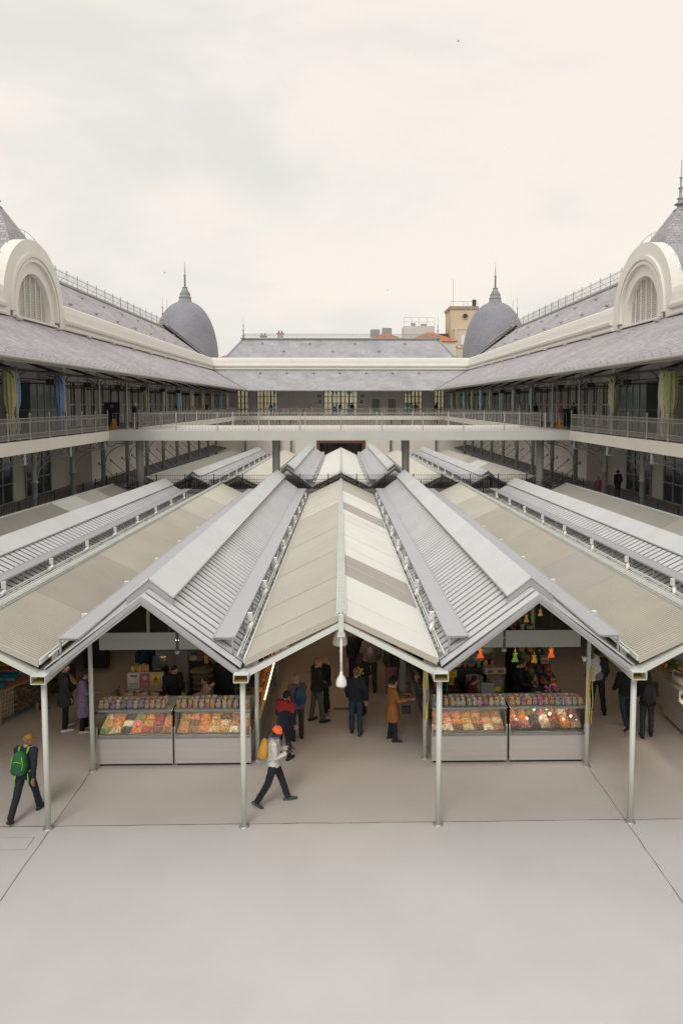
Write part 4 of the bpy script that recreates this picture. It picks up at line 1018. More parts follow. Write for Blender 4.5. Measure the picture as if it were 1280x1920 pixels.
    sq(b, (X(bx), 96.9, bz + .12), (X(29), 96.9, bz + .12), (X(rx + 1.9), 91.3, rz + .45), (X(rx + .05), 91.3, rz + .45), flip=s < 0)
    b.build('end_bay', M['slate'], up)
    b = MB(); b.box(X(rx - .1), X(rx + 2.0), 88.6, 91.4, rz + .38, rz + .56); b.bar((X(rx), 88.7, rz + .5), (X(bx), 93.0, bz + .16), .3, .1); b.bar((X(rx), 91.3, rz + .5), (X(bx), 96.9, bz + .16), .3, .1); b.build('end_ridge', M['lead'], up)
    for y in (88.9, 91.2):
        o = place('finial', FIN, up, (X(rx + .1) - X(17), y - 45, rz + .55)); ORG[o] = (0, 0, 0)
    b = MB(); y = 46.3                                              # cresting
    while y < 88.4:
        b.bar((X(rx - .02), y, rz + .14), (X(rx - .02), y, rz + 1.12), .022, .022); y += .29
    for dz in (.22, .55, .98): b.bar((X(rx - .02), 46.3, rz + dz), (X(rx - .02), 88.4, rz + dz), .024, .03)
    y = 46.4
    while y < 88: b.bar((X(rx - .02), y, rz + .14), (X(rx - .02), y, rz + 1.28), .05, .05); b.bar((X(rx - .02), y, rz + 1.0), (X(rx + .9), y, rz + .12), .02, .02); y += 2.3
    b.build('ridge_cresting', M['lead'], up)
    for i in range(8):
        for row, xx in ((0, 19.4), (1, 21.4)):
            y = 50 + i * 5.2 + row * 2.4; zz_ = bz + (xx - bx) / (rx - bx) * (rz - bz)
            place('roof_vent', VENTM, up, (X(xx) - X(17), y - 45, zz_ + .05)).scale = (1.2, 1.2, 1.2)
    # walls
    b = MB(); b.box(X(19.0), X(19.4), -12, 99, ZG + .01, TZ - .1); pc('upper_wall', b, M['wallup'])
    b = MB(); b.box(X(19.0), X(19.4), -12, 48.2, -1, ZB - .002); b.box(X(17.5), X(19.4), 48.21, 95.3, -1, ZB - .002); pc('lower_wall', b, M['plaster'])
    b = MB(); b.box(X(24), X(29), -12, 99, -1, 15); b.box(X(19.4), X(24), -12, 99, 13, 14.9); pc('street_side', b, M['cream'])
    # upper openings
    def window(y, wd, z0, z1, gm, nx, nz, xx=18.95, fm='frame', nm='window'):
        q = MB(); q.box(X(xx), X(xx + .04), y - wd / 2, y + wd / 2, z0, z1); g = pc(nm, q, M[gm])
        q = MB(); t = .07
        for i in range(nx + 1): yy = y - wd / 2 + wd * i / nx; q.box(X(xx - .06), X(xx - .001), yy - t / 2, yy + t / 2, z0, z1)
        for i in range(nz + 1): zz_ = z0 + (z1 - z0) * i / nz; q.box(X(xx - .05), X(xx - .002), y - wd / 2, y + wd / 2, zz_ - t / 2, zz_ + t / 2)
        q.build('window_frame', M[fm], g)
    for i, y in enumerate((24.3, 29.2, 34.4, 38.9)):
        window(y, 3.0, ZG + .03, ZG + 3.0, 'dglass', 3, 2); 
    y = 48.6
    while y < 96:
        window(y, 1.25, ZG + .03, ZG + 3.15, 'dglass', 2, 2, fm='wallup'); y += 1.95
    # glazed lobbies standing out from the wall
    for y0_, y1_ in ((30.6, 33.2), (37.6, 41.2)):
        q = MB(); q.box(X(16.9), X(16.93), y0_, y1_, ZG + .02, ZG + 2.75); q.box(X(16.93), X(18.9), y1_ - .03, y1_, ZG + .02, ZG + 2.75); q.box(X(16.93), X(18.9), y0_, y0_ + .03, ZG + .02, ZG + 2.75)
        g = pc('glass_lobby', q, M['tglass'])
        q = MB(); q.box(X(16.85), X(18.94), y0_ - .05, y1_ + .05, ZG + 2.76, ZG + 2.92)
        for k in range(5): yy = y0_ + (y1_ - y0_) * k / 4; q.bar((X(16.88), yy, ZG), (X(16.88), yy, ZG + 2.76), .05, .05)
        for zz_ in (1.3,): q.bar((X(16.885), y0_, ZG + zz_), (X(16.885), y1_, ZG + zz_), .04, .05)
        for yy in (y0_, y1_): q.bar((X(16.9), yy, ZG + 1.3), (X(18.9), yy, ZG + 1.3), .04, .05)
        q.build('lobby_frame', M['iron'], g)
    for y in (35.9, 43.3): b = MB(); b.box(X(17.4), X(18.98), y, y + .5, ZG + .004, 12.6); pc('pier', b, M['wallup'])
    b = MB(); y = 48.0
    while y < 96: b.box(X(18.86), X(18.998), y - .16, y + .16, ZG + .006, 12.8); y += 1.95
    pc('pilaster', b, M['wallup'])
    # lower openings near half
    for y in (22.8, 27.4, 32.6, 37.8, 43.0): window(y, 3.5, 2.84, 6.1, 'dglass', 3, 3)
    # columns
    for i, y in enumerate(COLY):
        place('gallery_column', UPCOL, e, (X(14.35) - X(17), y - 45, ZG + .004))
        o = place('arcade_column', LCN if y < 48 else LCF, e, (X(16) - X(17), y - 45, 2.8 if y < 48 else -.9))
        br = bpy.data.objects.new('gallery_bracket', BRK); COL.objects.link(br); br.parent = o; br.location = (0, 0, ZB - (2.8 if y < 48 else -.9)); br.rotation_euler = (0, 0, 0 if s > 0 else math.pi)
        for dr in (0, math.pi):
            br = bpy.data.objects.new('arched_brace', SPN); COL.objects.link(br); br.parent = o; br.location = (0, 0, ZB - (2.8 if y < 48 else -.9)); br.rotation_euler = (0, 0, dr)
    b = MB()
    for y in COLY:
        b.bar((X(14.35), y, 10.0), (X(19), y, 11.6), .08, .14)
        b.bar((X(14.35), y, 9.55), (X(18.98), y, 9.55), .05, .07)
        pts = [(X(14.35 + .9 * (1 - math.cos(R(9 * k)))), y, 9.2 + .75 * math.sin(R(9 * k))) for k in range(11)]
        for a, c in zip(pts, pts[1:]): b.bar(a, c, .04, .04, up=(0, 1, 0))
        for dr in (-1, 1):
            pts = [(X(14.35), y + dr * 1.0 * (1 - math.cos(R(9 * k))), 9.1 + .85 * math.sin(R(9 * k))) for k in range(11)]
            for a, c in zip(pts, pts[1:]): b.bar(a, c, .04, .04, up=(1, 0, 0))
    b.bar((X(14.35), 20, 10.02), (X(14.35), 93, 10.02), .08, .12); b.bar((X(15.3), 20, 9.72), (X(15.3), 93, 9.72), .06, .06)
    pc('roof_frame', b, M['irondark'])
    # awning along the far ground-floor wall
    b = MB(); b.hexa([(X(15.4), 48.4, 2.45), (X(17.48), 48.4, 2.85), (X(17.48), 93, 2.85), (X(15.4), 93, 2.45), (X(15.4), 48.4, 2.52), (X(17.48), 48.4, 2.92), (X(17.48), 93, 2.92), (X(15.4), 93, 2.52)])
    aw = pc('awning', b, M['gdark'])
    y = 49.5
    while y < 93:
        b = MB(); b.tube([(X(17.48), y, 4.2), (X(15.6), y, 2.56)], .03, 6); b.box(X(17.4), X(17.49), y - .07, y + .07, 4.1, 4.3); y += 2.6; b.build('tie_rod', M['iron'], aw)
    return e
wing(-1, 'left'); wing(1, 'right')
# far wing
e = thing('market_wing', 'far wing of the market hall closing the court, with hipped slate roof and wide windows', 'building', (0, 96, 0))
pc = lambda name, b, m, **k: sub(name, b, m, e, **k)
b = MB(); b.box(-19, 19, YFAR + .002, 99, ZB + .002, ZG - .002); pc('gallery_slab', b, M['cream'])
b = MB(); b.box(-18.9, 18.9, YFAR + .15, 98.9, ZG, ZG + .003); pc('gallery_floor', b, M['deck'])
b = MB(); sq(b, (-EX, 92.6, EZ), (EX, 92.6, EZ), (TX, 98.5, TZ), (-TX, 98.5, TZ)); pc('lower_roof', b, M['slatefar'])
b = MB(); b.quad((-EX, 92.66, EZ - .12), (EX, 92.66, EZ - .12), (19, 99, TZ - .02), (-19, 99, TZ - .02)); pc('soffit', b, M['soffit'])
b = MB(); b.box(-EX + .1, EX - .1, 92.58, 92.65, EZ - .16, EZ - .03); b.tube([(-EX + .2, 92.52, EZ - .03), (EX - .2, 92.52, EZ - .03)], .075, 8); pc('eaves_gutter', b, M['rail'])
b = MB()
for s in (-1, 1): b.bar((s * EX, 92.6, EZ + .04), (s * TX, 98.5, TZ + .04), .12, .03)
pc('valley_flashing', b, M['gdark'])
b = MB(); A, B = [], []
for d, z in CORN: A.append(b.av((-(TX - d), 98.5 - d, z))); B.append(b.av((TX - d, 98.5 - d, z)))
for i in range(len(CORN)):
    j = (i + 1) % len(CORN); b.face((A[i], A[j], B[j], B[i]))
pc('cornice', b, M['cornice'])
b = MB(); sq(b, (-16.6, 98.9, 15.0), (16.6, 98.9, 15.0), (14.6, 103, 18.05), (-14.6, 103, 18.05))
for s in (-1, 1): sq(b, (s * 16.6, 98.9, 15), (s * 16.6, 108.9, 15), (s * 14.6, 104.8, 18.05), (s * 14.6, 103, 18.05), flip=s < 0)
sq(b, (-16.6, 108.9, 15), (16.6, 108.9, 15), (14.6, 104.8, 18.05), (-14.6, 104.8, 18.05), flip=True)
up = pc('upper_roof', b, M['slatefar'])
b = MB(); b.box(-14.75, 14.75, 102.85, 104.95, 18.0, 18.2); b.box(-14.9, 14.9, 102.75, 102.85, 18.1, 18.3)
for s in (-1, 1): b.bar((s * 14.6, 103, 18.1), (s * 16.6, 98.9, 15.05), .3, .1)
b.build('lead_ridge', M['lead'], up)
b = MB(); x = -14.4
while x < 14.4:
    b.bar((x, 102.95, 18.2), (x, 102.95, 19.0), .03, .03); b.bar((x, 102.95, 18.6), (x + .3, 102.95, 18.85), .022, .022); b.bar((x + .3, 102.95, 18.6), (x, 102.95, 18.85), .022, .022); x += .3
for dz in (.58, .88, .3): b.bar((-14.4, 102.95, 18.0 + dz), (14.4, 102.95, 18.0 + dz), .03, .035)
b.build('ridge_cresting', M['lead'], up)
for s in (-1, 1):
    o = place('finial', FIN, up, (s * 14.5, 102.95 - 96, 18.2)); o.scale = (1.1, 1.1, .95); ORG[o] = (0, 0, 0)
for i in range(7):
    o = place('roof_vent', VENTM, e, (-11.4 + i * 3.75, 97.3 - 96, 12.85)); o.scale = (1.8, 1.5, 1.8)
for i, (x, yy, zz_) in enumerate(((-11.6, 102, 17.4), (-4.6, 102, 17.4), (2.1, 102, 17.4), (9.5, 102, 17.4), (-8.3, 100.3, 16.15), (-1.2, 100.3, 16.15), (5.6, 100.3, 16.15))):
    place('roof_vent', VENTM, up, (x, yy - 96, zz_)).scale = (1.8, 1.5, 1.8)
OP = ((-14.9, -13.3), (-12.1, -9.1), (-2.45, 2.4), (9.1, 11.75), (13.5, 14.9))
b = MB(); x = -19
for a, c in OP + ((19, 19),): b.box(x, a, 98.8, 99.1, ZG + .01, 10.4); x = c
b.box(-19, 19, 98.8, 99.1, 10.4, TZ - .1); pc('upper_wall', b, M['farwall'])
for (a, c), n in zip(OP, (3, 6, 8, 5, 3)):
    q = MB(); q.box(a, c, 98.98, 98.99, ZG + .01, 10.4); g = pc('window', q, M['wglass'])
    q = MB()
    for i in range(n + 1):
        x = a + (c - a) * i / n; q.box(x - (.05 if i % (n // 3 or 1) else .09), x + (.05 if i % (n // 3 or 1) else .09), 98.86, 98.975, ZG + .01, 10.4)
    for z in (7.7, 8.6, 9.5): q.box(a, c, 98.88, 98.974, z - .045, z + .045)
    q.build('window_frame', M['irondark'], g)
for x in (5.05, 7.35):
    q = MB(); q.box(x - .55, x + .55, 98.74, 98.795, ZG + .01, 9.15); d = pc('door', q, M['iron'])
    q = MB(); q.box(x + .38, x + .44, 98.68, 98.735, 7.85, 8.0); q.build('handle', M['galv'], d)
b = MB(); b.box(-19, -3.0, 95.4, 98.6, -1, ZB); b.box(3.0, 19, 95.4, 98.6, -1, ZB); b.box(-3, 3, 95.4, 98.6, 3.3, ZB); pc('lower_wall', b, M['plaster'])
b = MB(); b.box(-3, 3, 96.45, 96.5, -1, 3.3); g = pc('entrance_gate', b, M['dglass'])
b = MB(); b.box(-3.4, 3.4, 95.2, 95.39, 3.0, 3.7); b.box(-3.4, -3, 95.2, 95.39, -.9, 3.0); b.box(3, 3.4, 95.2, 95.39, -.9, 3.0)
for i in range(25): b.bar((-3 + i * .25, 95.6, -.9), (-3 + i * .25, 95.6, 3.0), .03, .03)
b.build('gate_surround', cm((.16, .08, .06)), g)
for x in (-13.2, -8.5, -6.9, 6.9, 8.5, 13.2):
    o = place('arcade_column', LCF, e, (x, 94.7 - 96, -.9))
b = MB(); b.box(-24, 24, 99.2, 109, 10.5, 14.9); b.box(-24, 24, 99.2, 109, -1, 6.7); pc('street_side', b, M['cream'])
# footbridge
e = thing('footbridge', 'pale footbridge crossing the court between the two galleries', 'bridge', (0, 44.7, ZB))
pc = lambda name, b, m, **k: sub(name, b, m, e, **k)
b = MB(); b.box(-XG + .002, XG - .002, YB0 + .002, YB1, ZB + .01, ZG - .02); b.box(-XG + .002, XG - .002, YB0 - .02, YB0 + .0, ZB - .01, ZG + .01); pc('bridge_deck', b, M['bridge'])
b = MB(); b.box(-XG, XG, YB0 + .12, YB1 - .1, ZG - .01, ZG + .006); pc('walking_surface', b, M['bdeck'])
b = MB(); b.box(-XG + 1.6, XG - 1.6, YB1 - .5, YB1 + .1, ZG + .008, ZG + .14); pc('kerb', b, M['cornice'])
for y, nm in ((YB0 + .08, 'near'), (YB1 - .08, 'far')):
    b = MB(); n = int(27.6 / .2); h = 1.06
    for i in range(n + 1): b.bar((-13.8 + i * .2, y, ZG + .06), (-13.8 + i * .2, y, ZG + h), .011, .011)
    for z in (.08, h): b.bar((-13.8, y, ZG + z), (13.8, y, ZG + z), .03, .02)
    r_ = pc('bridge_railing', b, M['railb'])
    for i in range(-5, 6): b = MB(); b.box(i * 2.5 - .03, i * 2.5 + .03, y - .04, y + .04, ZG + .0, ZG + h + .05); b.build('railing_post', M['railb'], r_)
for x in (-12.9, -4.17, 4.17, 12.9):
    b = MB(); b.lathe(x, 44.0, [(.245, 2.45), (.245, ZB)], 24); b.lathe(x, 44.0, [(.30, ZB - .05), (.30, ZB + .005)], 24); pc('bridge_column', b, M['bcol'])
# domes
for s, w in ((-1, 'left'), (1, 'right')):
    e = thing('corner_dome', f'dark slate ovoid dome with pale cap and spire at the far {w} corner', 'dome', (s * 23.95, 107, 14))
    cx = s * 23.95; n = 40; R0, zb, zt = 4.95, 15.2, 24.25; b = MB(); prev = None; L_ = 0
    prof = [(R0 * 1.0, 12.5), (R0, 14.4)] + [(R0 * math.cos(math.pi / 2 * t) ** .86 if t < 1 else .5, zb + (zt - zb) * math.sin(math.pi / 2 * t) ** 1.0) for t in [i / 22 for i in range(22)]] + [(.62, zt)]
    prof = [p for p in prof if p[0] >= .6]
    for (r0, z0), (r1, z1) in zip(prof, prof[1:]):
        dl = math.hypot(r1 - r0, z1 - z0)
        for k in range(n):
            a0, a1 = 2 * math.pi * k / n, 2 * math.pi * (k + 1) / n
            pts = [(cx + r * math.cos(a), 107 + r * math.sin(a), z) for r, z, a in ((r0, z0, a0), (r0, z0, a1), (r1, z1, a1), (r1, z1, a0))]
            b.face([b.av(p) for p in pts], 0, [(a0 * R0, L_), (a1 * R0, L_), (a1 * R0, L_ + dl), (a0 * R0, L_ + dl)], True)
        L_ += dl
    o = b.build('dome_shell', M['domes'], e)
    bm = bmesh.new(); bm.from_mesh(o.data); bmesh.ops.remove_doubles(bm, verts=bm.verts, dist=.001); bm.to_mesh(o.data); bm.free()
    b = MB(); b.lathe(cx, 107, [(1.02, 24.0), (1.05, 24.15), (.92, 24.5), (.92, 24.75), (.98, 24.8), (.8, 25.0), (.8, 25.25), (.84, 25.3), (.38, 26.1), (.36, 26.3), (.45, 26.36), (.16, 26.5)], 24)
    b.build('dome_cap', mat('dome_cap', (.30, .31, .30), .5), e)
    b = MB(); b.lathe(cx, 107, [(.14, 26.5), (.13, 28.1), (.22, 28.2), (.10, 28.3), (.07, 28.9), (.02, 30.4)], 10); b.build('spire', M['lead'], e)
    b = MB(); b.lathe(cx, 107, [(4.7, -1), (4.7, 12.49)], 40); b.build('tower_drum', M['cream'], e)
# ------------------------------------------------------------------ gallery furnishings
def curtain(x, y, cols, label, wid=1.0):
    e = thing('curtain', label, 'curtain', (x, y, ZG + .1), 0, 'curtains tied to the gallery columns')
    for k, c in enumerate(cols):
        q = MB(); rr = []; n = 44; oy = (k - (len(cols) - 1) / 2) * .42 * wid; ph = rnd.random() * 6
        for i in range(15):
            f = i / 14; z = ZG + .12 + f * 3.05
            r = wid * (.24 + .05 * math.sin(f * 3) - .13 * math.exp(-((f - .36) / .12) ** 2) - .10 * math.exp(-((f - 0) / .10) ** 2))
            ring = []
            for j in range(n):
                a = 2 * math.pi * j / n; w_ = 1 + .20 * math.sin(9 * a + ph + f * 1.2) + .08 * math.sin(15 * a - f * 2)
                ring.append((x + r * w_ * math.cos(a) * .8, y + oy + r * w_ * math.sin(a), z))
            rr.append(ring)
        q.rings(rr); q.build('curtain_drop', cm(c, .9, bump=.15), e)
        q = MB(); q.tube([(x + .125 * wid * math.cos(a), y + oy + .15 * wid * math.sin(a), ZG + 1.22) for a in [t * math.pi / 6 for t in range(13)]], .022, 6); q.build('tie_band', cm(tuple(v * .7 for v in c), .9), e)
OL, TE, BL, PK = (.42, .42, .21), (.33, .56, .58), (.19, .31, .52), (.58, .55, .45)
LC = [(30.6, [OL, BL], 'olive and blue', 1.0), (35.8, [BL], 'deep blue', 1.0), (51.4, [OL], 'slim olive', .55), (56.6, [PK], 'pale beige-green', .6), (61.8, [TE], 'wide pale teal', .95), (67.0, [PK], 'beige', .75), (72.2, [OL], 'wide olive', .95), (77.4, [OL], 'slim yellow-green', .7), (82.6, [BL, OL], 'grey-blue and olive', .55), (87.8, [PK], 'thin beige', .7)]
for i, (y, c, d, wv) in enumerate(LC):
    curtain(-14.55, y, c, f'{d} curtain, {ORD[i]} from the near end of the left gallery', wv)
RC_ = [(30.2, [OL, PK], 'wide olive and beige', 1.15), (36.3, [OL], 'olive', 1.0), (52.0, [TE], 'slim teal', .7), (57.4, [TE], 'pale teal', .8), (61.8, [TE], 'wide teal', .9), (66.4, [OL, BL], 'olive and blue', .7), (71.0, [TE, PK], 'teal and beige', .7), (75.6, [OL, TE], 'yellow-olive and teal', .65), (80.6, [TE], 'aqua', .8), (85.0, [OL], 'mustard olive', .8), (89.5, [TE], 'dark teal', .9)]
for i, (y, c, d, wv) in enumerate(RC_):
    curtain(14.55, y, c, f'{d} curtain, {ORD[i]} from the near end of the right gallery', wv)
for s, w in ((-1, 'left'), (1, 'right')):
    for i, y in enumerate((33.4, 38.3, 43.4, 48.8, 54, 59.2)):
        e = thing('gallery_spotlight', f'black box spotlight under the {w} eaves, {ORD[i]} from the near end', 'spotlight', (s * 14.0, y, 9.6), 0, 'black spotlights under the gallery eaves')
        q = MB(); q.box(s * 13.75, s * 14.15, y - .22, y + .22, 9.42, 9.68); q.build('lamp_housing', M['plinth'], e, bevel=.02)
        q = MB(); q.bar((s * 13.95, y - .24, 9.55), (s * 13.95, y - .24, 10.05), .03, .05); q.bar((s * 13.95, y - .24, 10.05), (s * 14.4, y - .24, 10.05), .04, .04); q.build('yoke', M['irondark'], e)
for s, w, x, y in ((-1, 'left', -14.75, 44.7), (1, 'right', 14.35, 44.5)):
    e = thing('wet_floor_sign', f'yellow folding wet floor sign at the {w} end of the footbridge', 'floor sign', (x, y, ZG + .006), R(20 * s))
    for k in (-1, 1):
        q = MB(); q.hexa([(-.15, k * .19 - .01, 0), (.15, k * .19 - .01, 0), (.15, k * .19 + .01, 0), (-.15, k * .19 + .01, 0), (-.10, k * .015 - .01, .68), (.10, k * .015 - .01, .68), (.10, k * .015 + .01, .68), (-.10, k * .015 + .01, .68)])
        pn = q.build('sign_panel', cm((.75, .33, .02), .5), e)
        q = MB(); q.prism([(-.06, .30), (.06, .30), (0, .42)], k * .125 - .004 + k * .012, k * .125 + .004 + k * .012, 'y'); q.build('warning_mark', M['plinth'], pn)
for s, w, x, y, wd, ht in ((-1, 'left', -15.6, 47.0, 1.0, 1.75), (1, 'right', 15.7, 46.6, .95, 1.3)):
    e = thing('notice_board', f'dark upright notice board near the {w} end of the footbridge', 'notice board', (x, y, ZG + .004))
    q = MB(); q.box(x - wd / 2, x + wd / 2, y - .03, y + .03, ZG + .12, ZG + ht); q.build('board', cm((.025, .033, .04), .4), e, bevel=.01)
    q = MB(); q.box(x - wd / 2 - .04, x - wd / 2, y - .05, y + .05, ZG + .004, ZG + ht + .03); q.box(x + wd / 2, x + wd / 2 + .04, y - .05, y + .05, ZG + .004, ZG + ht + .03); q.build('posts', M['irondark'], e)
    if s < 0:
        q = MB(); q.tube([(x, y - .045, ZG + ht - .28), (x, y - .031, ZG + ht - .28)], .10, 16); em = q.build('emblem', cm((.5, .45, .42)), e)
        q = MB(); q.tube([(x, y - .048, ZG + ht - .28), (x, y - .046, ZG + ht - .28)], .07, 16); q.build('emblem_centre', cm((.35, .08, .07)), em)
def wallsign(x, y, z, wd, h, col, label, cat='sign', mk=(.8, .8, .8), axis='y', s=1):
    e = thing('wall_sign', label, cat, (x, y, z))
    q = MB(); q.box(*( (x - wd / 2, x + wd / 2, y - .02, y + .02, z, z + h) if axis == 'y' else (x - .02, x + .02, y - wd / 2, y + wd / 2, z, z + h) )); q.build('plate', cm(col, .5), e)
    q = MB()
    if axis == 'y': q.prism([(x - wd * .2, z + h * .45), (x + wd * .05, z + h * .45), (x + wd * .05, z + h * .25), (x + wd * .3, z + h * .55), (x + wd * .05, z + h * .85), (x + wd * .05, z + h * .65), (x - wd * .2, z + h * .65)], y - .03, y - .021, 'y')
    else: q.prism([(y - wd * .2, z + h * .25), (y + wd * .2, z + h * .25), (y + wd * .2, z + h * .75), (y - wd * .2, z + h * .75)], x - s * .03, x - s * .021, 'x')
    q.build('symbol', cm(mk, .5), e)
wallsign(2.95, 98.72, 8.55, .32, .5, (.55, .05, .04), 'red fire-point plate right of the central far window'); wallsign(-3.0, 98.72, 8.55, .32, .5, (.55, .05, .04), 'red fire-point plate left of the central far window')
wallsign(3.1, 98.72, 9.45, .55, .28, (.03, .32, .15), 'green exit sign right of the central far window'); wallsign(-3.1, 98.72, 9.45, .55, .28, (.03, .32, .15), 'green exit sign left of the central far window')
wallsign(-17.35, 35.9, 9.3, .32, .30, (.02, .25, .14), 'green exit sign on the left gallery pier', axis='x', s=-1)
wallsign(17.35, 36.15, 8.0, .8, 1.5, (.33, .31, .30), 'pale framed notices on the right gallery pier', 'notice', (.6, .58, .55), 'x', 1); wallsign(-17.35, 36.15, 7.6, .8, 1.3, (.33, .31, .30), 'pale framed notices on the left gallery pier', 'notice', (.6, .58, .55), 'x', -1)
for x, y, w in ((15.9, 49.3, 'right'),):
    e = thing('fire_extinguisher', 'red fire extinguisher hanging on the right gallery wall pilaster', 'extinguisher', (x, y, ZG + .8))
    q = MB(); q.lathe(x, y, [(.02, ZG + .8), (.085, ZG + .82), (.085, ZG + 1.25), (.04, ZG + 1.34)], 12); q.build('cylinder', cm((.45, .04, .03), .4), e)
    q = MB(); q.tube([(x, y, ZG + 1.34), (x, y, ZG + 1.42), (x - .1, y, ZG + 1.38), (x - .12, y, ZG + 1.0)], .016, 6); q.build('hose', M['plinth'], e)
    q = MB(); q.box(x - .04, x + .04, y + .09, y + .13, ZG + .004, ZG + 1.5); q.build('stand', M['iron'], e)
# chairs and tables on the far gallery
ch = thing('gallery_chair', 'pale chair', 'chair', (0, 0, 0), 0, 'pale chairs along the far gallery')
q = MB(); q.box(-.22, .22, -.22, .22, .43, .47); q.build('seat', cm((.45, .36, .25)), ch)
q = MB(); q.hexa([(-.22, .20, .5), (.22, .20, .5), (.22, .23, .5), (-.22, .23, .5), (-.22, .27, .9), (.22, .27, .9), (.22, .30, .9), (-.22, .30, .9)]); q.build('backrest', cm((.45, .36, .25)), ch)
for a, c in ((-1, -1), (1, -1), (1, 1), (-1, 1)):
    q = MB(); q.bar((a * .2, c * .2, 0), (a * .2, c * .2, .43), .035, .035); q.build('leg', cm((.3, .22, .14)), ch)
cx_ = [-9.0, -7.9, -6.9, -5.6, -4.8, -4.0, 3.4, 4.3, -3.2, -7.4, -5.2, 6.2]
for i, x in enumerate(cx_):
    lb = f'pale chair on the far gallery, {ORD[sorted(cx_).index(x)]} from the left'; rz = R(rnd.choice((170, 0, 90, 200)))
    if i == 0: ch.location = (x, 95.5, ZG + .003); ch.rotation_euler = (0, 0, rz); ch['label'] = lb
    else: dup(ch, (x, 95.5 + (.0 if i % 2 else .9), ZG + .003), rz, lb)
for i, x in enumerate((-8.4, -6.2, -4.4)):
    e = thing('gallery_table', f'pale square table on the far gallery, {ORD[i]} from the left', 'table', (x, 96.6, ZG + .003), 0, 'tables on the far gallery')
    q = MB(); q.box(x - .35, x + .35, 96.25, 96.95, ZG + .72, ZG + .75); q.build('tabletop', cm((.42, .34, .24)), e)
    q = MB(); q.lathe(x, 96.6, [(.2, ZG + .003), (.2, ZG + .03), (.03, ZG + .05), (.03, ZG + .72)], 10); q.build('pedestal', M['irondark'], e)
# ------------------------------------------------------------------ town beyond
def house(label, x0, x1, y0, y1, z1, wallc, roof=None, rz=2.0, wins=(), cat='house', name='town_house', flat_rail=False):
    e = thing(name, label, cat, ((x0 + x1) / 2, (y0 + y1) / 2, -2.5))
    q = MB(); q.box(x0, x1, y0, y1, -2.5, z1); q.build('walls', cm(wallc, .85, bump=.1), e)
    if roof:
        cx, cy, o = (x0 + x1) / 2, (y0 + y1) / 2, .4; q = MB()
        a, b_, c, d = (x0 - o, y0 - o, z1), (x1 + o, y0 - o, z1), (x1 + o, y1 + o, z1), (x0 - o, y1 + o, z1)
        hx = max(.2, (x1 - x0) / 2 - (y1 - y0) / 2 - .2); r0, r1 = (cx - hx, cy, z1 + rz), (cx + hx, cy, z1 + rz)
        sq(q, a, b_, r1, r0); sq(q, c, d, r0, r1); sq(q, b_, c, r1, r1) if False else q.face([q.av(p) for p in (b_, c, r1)], 0, [(0, 0), (8, 0), (4, 4)]); q.face([q.av(p) for p in (d, a, r0)], 0, [(0, 0), (8, 0), (4, 4)])
        q.build('roof', roof, e)
    for (wx, wz, ww, wh) in wins:
        q = MB(); q.box(wx - ww / 2, wx + ww / 2, y0 - .06, y0 - .02, wz, wz + wh); wd_ = q.build('window', M['tglass'], e)
        q = MB()
        for k in (-1, 0, 1): q.box(wx + k * ww / 2 - .06, wx + k * ww / 2 + .06, y0 - .12, y0 - .061, wz - .05, wz + wh + .05)
        q.box(wx - ww / 2, wx + ww / 2, y0 - .11, y0 - .062, wz + wh * .6, wz + wh * .6 + .1); q.build('window_frame', M['white'], wd_)
    return e
terra = tiles('terracotta_roof', (.50, .17, .09), (.40, .13, .07), (.25, .08, .05), .3, .4, .8, big=.2)
oc = [(-11.5 + 2.6 * i, z, 1.2, 2.2) for i in range(10) for z in (6.4, 10.2)]
house('ochre house front seen through the far gallery windows', -20, 21, 122, 130, 16.0, (.62, .50, .35), None, 0, oc)
house('low house with orange tiled roof left of centre behind the far roof', -15.5, -8.6, 133, 140, 20.3, (.6, .55, .48), terra, 1.2)
hb = house('house with orange hipped roof right of centre behind the far roof', 5.2, 12.6, 131, 138, 20.4, (.62, .58, .52), terra, 1.9)
house('house with orange hipped roof beside the white block', 12.9, 21.6, 129, 136, 20.2, (.62, .58, .52), terra, 2.0)
e = house('white rooftop block with railing behind the orange roofs', 12.9, 19.2, 141, 146, 24.4, (.64, .63, .60), None, 0, (), 'building', 'rooftop_block')
q = MB()
for x in (12.9, 14.5, 16, 17.6, 19.2): q.bar((x, 141, 24.4), (x, 141, 26.1), .05, .05)
for z in (25.2, 26.1): q.bar((12.9, 141, z), (19.2, 141, z), .05, .05)
q.bar((15, 143, 24.4), (15, 143, 25.2), .9, .9); q.bar((17.2, 143, 24.4), (17.2, 143, 25.0), 1.2, .9); q.build('roof_railing', M['iron'], e)
e = house('grey rooftop cabin beside the ochre tower', 19.5, 21.6, 139, 143, 22.3, (.45, .46, .47), None, 0, [(20.4, 20.3, .9, 1.5)], 'building', 'rooftop_cabin')
q = MB(); q.box(19.2, 21.7, 138.6, 143, 22.3, 22.6); q.build('flat_roof', M['irondark'], e)
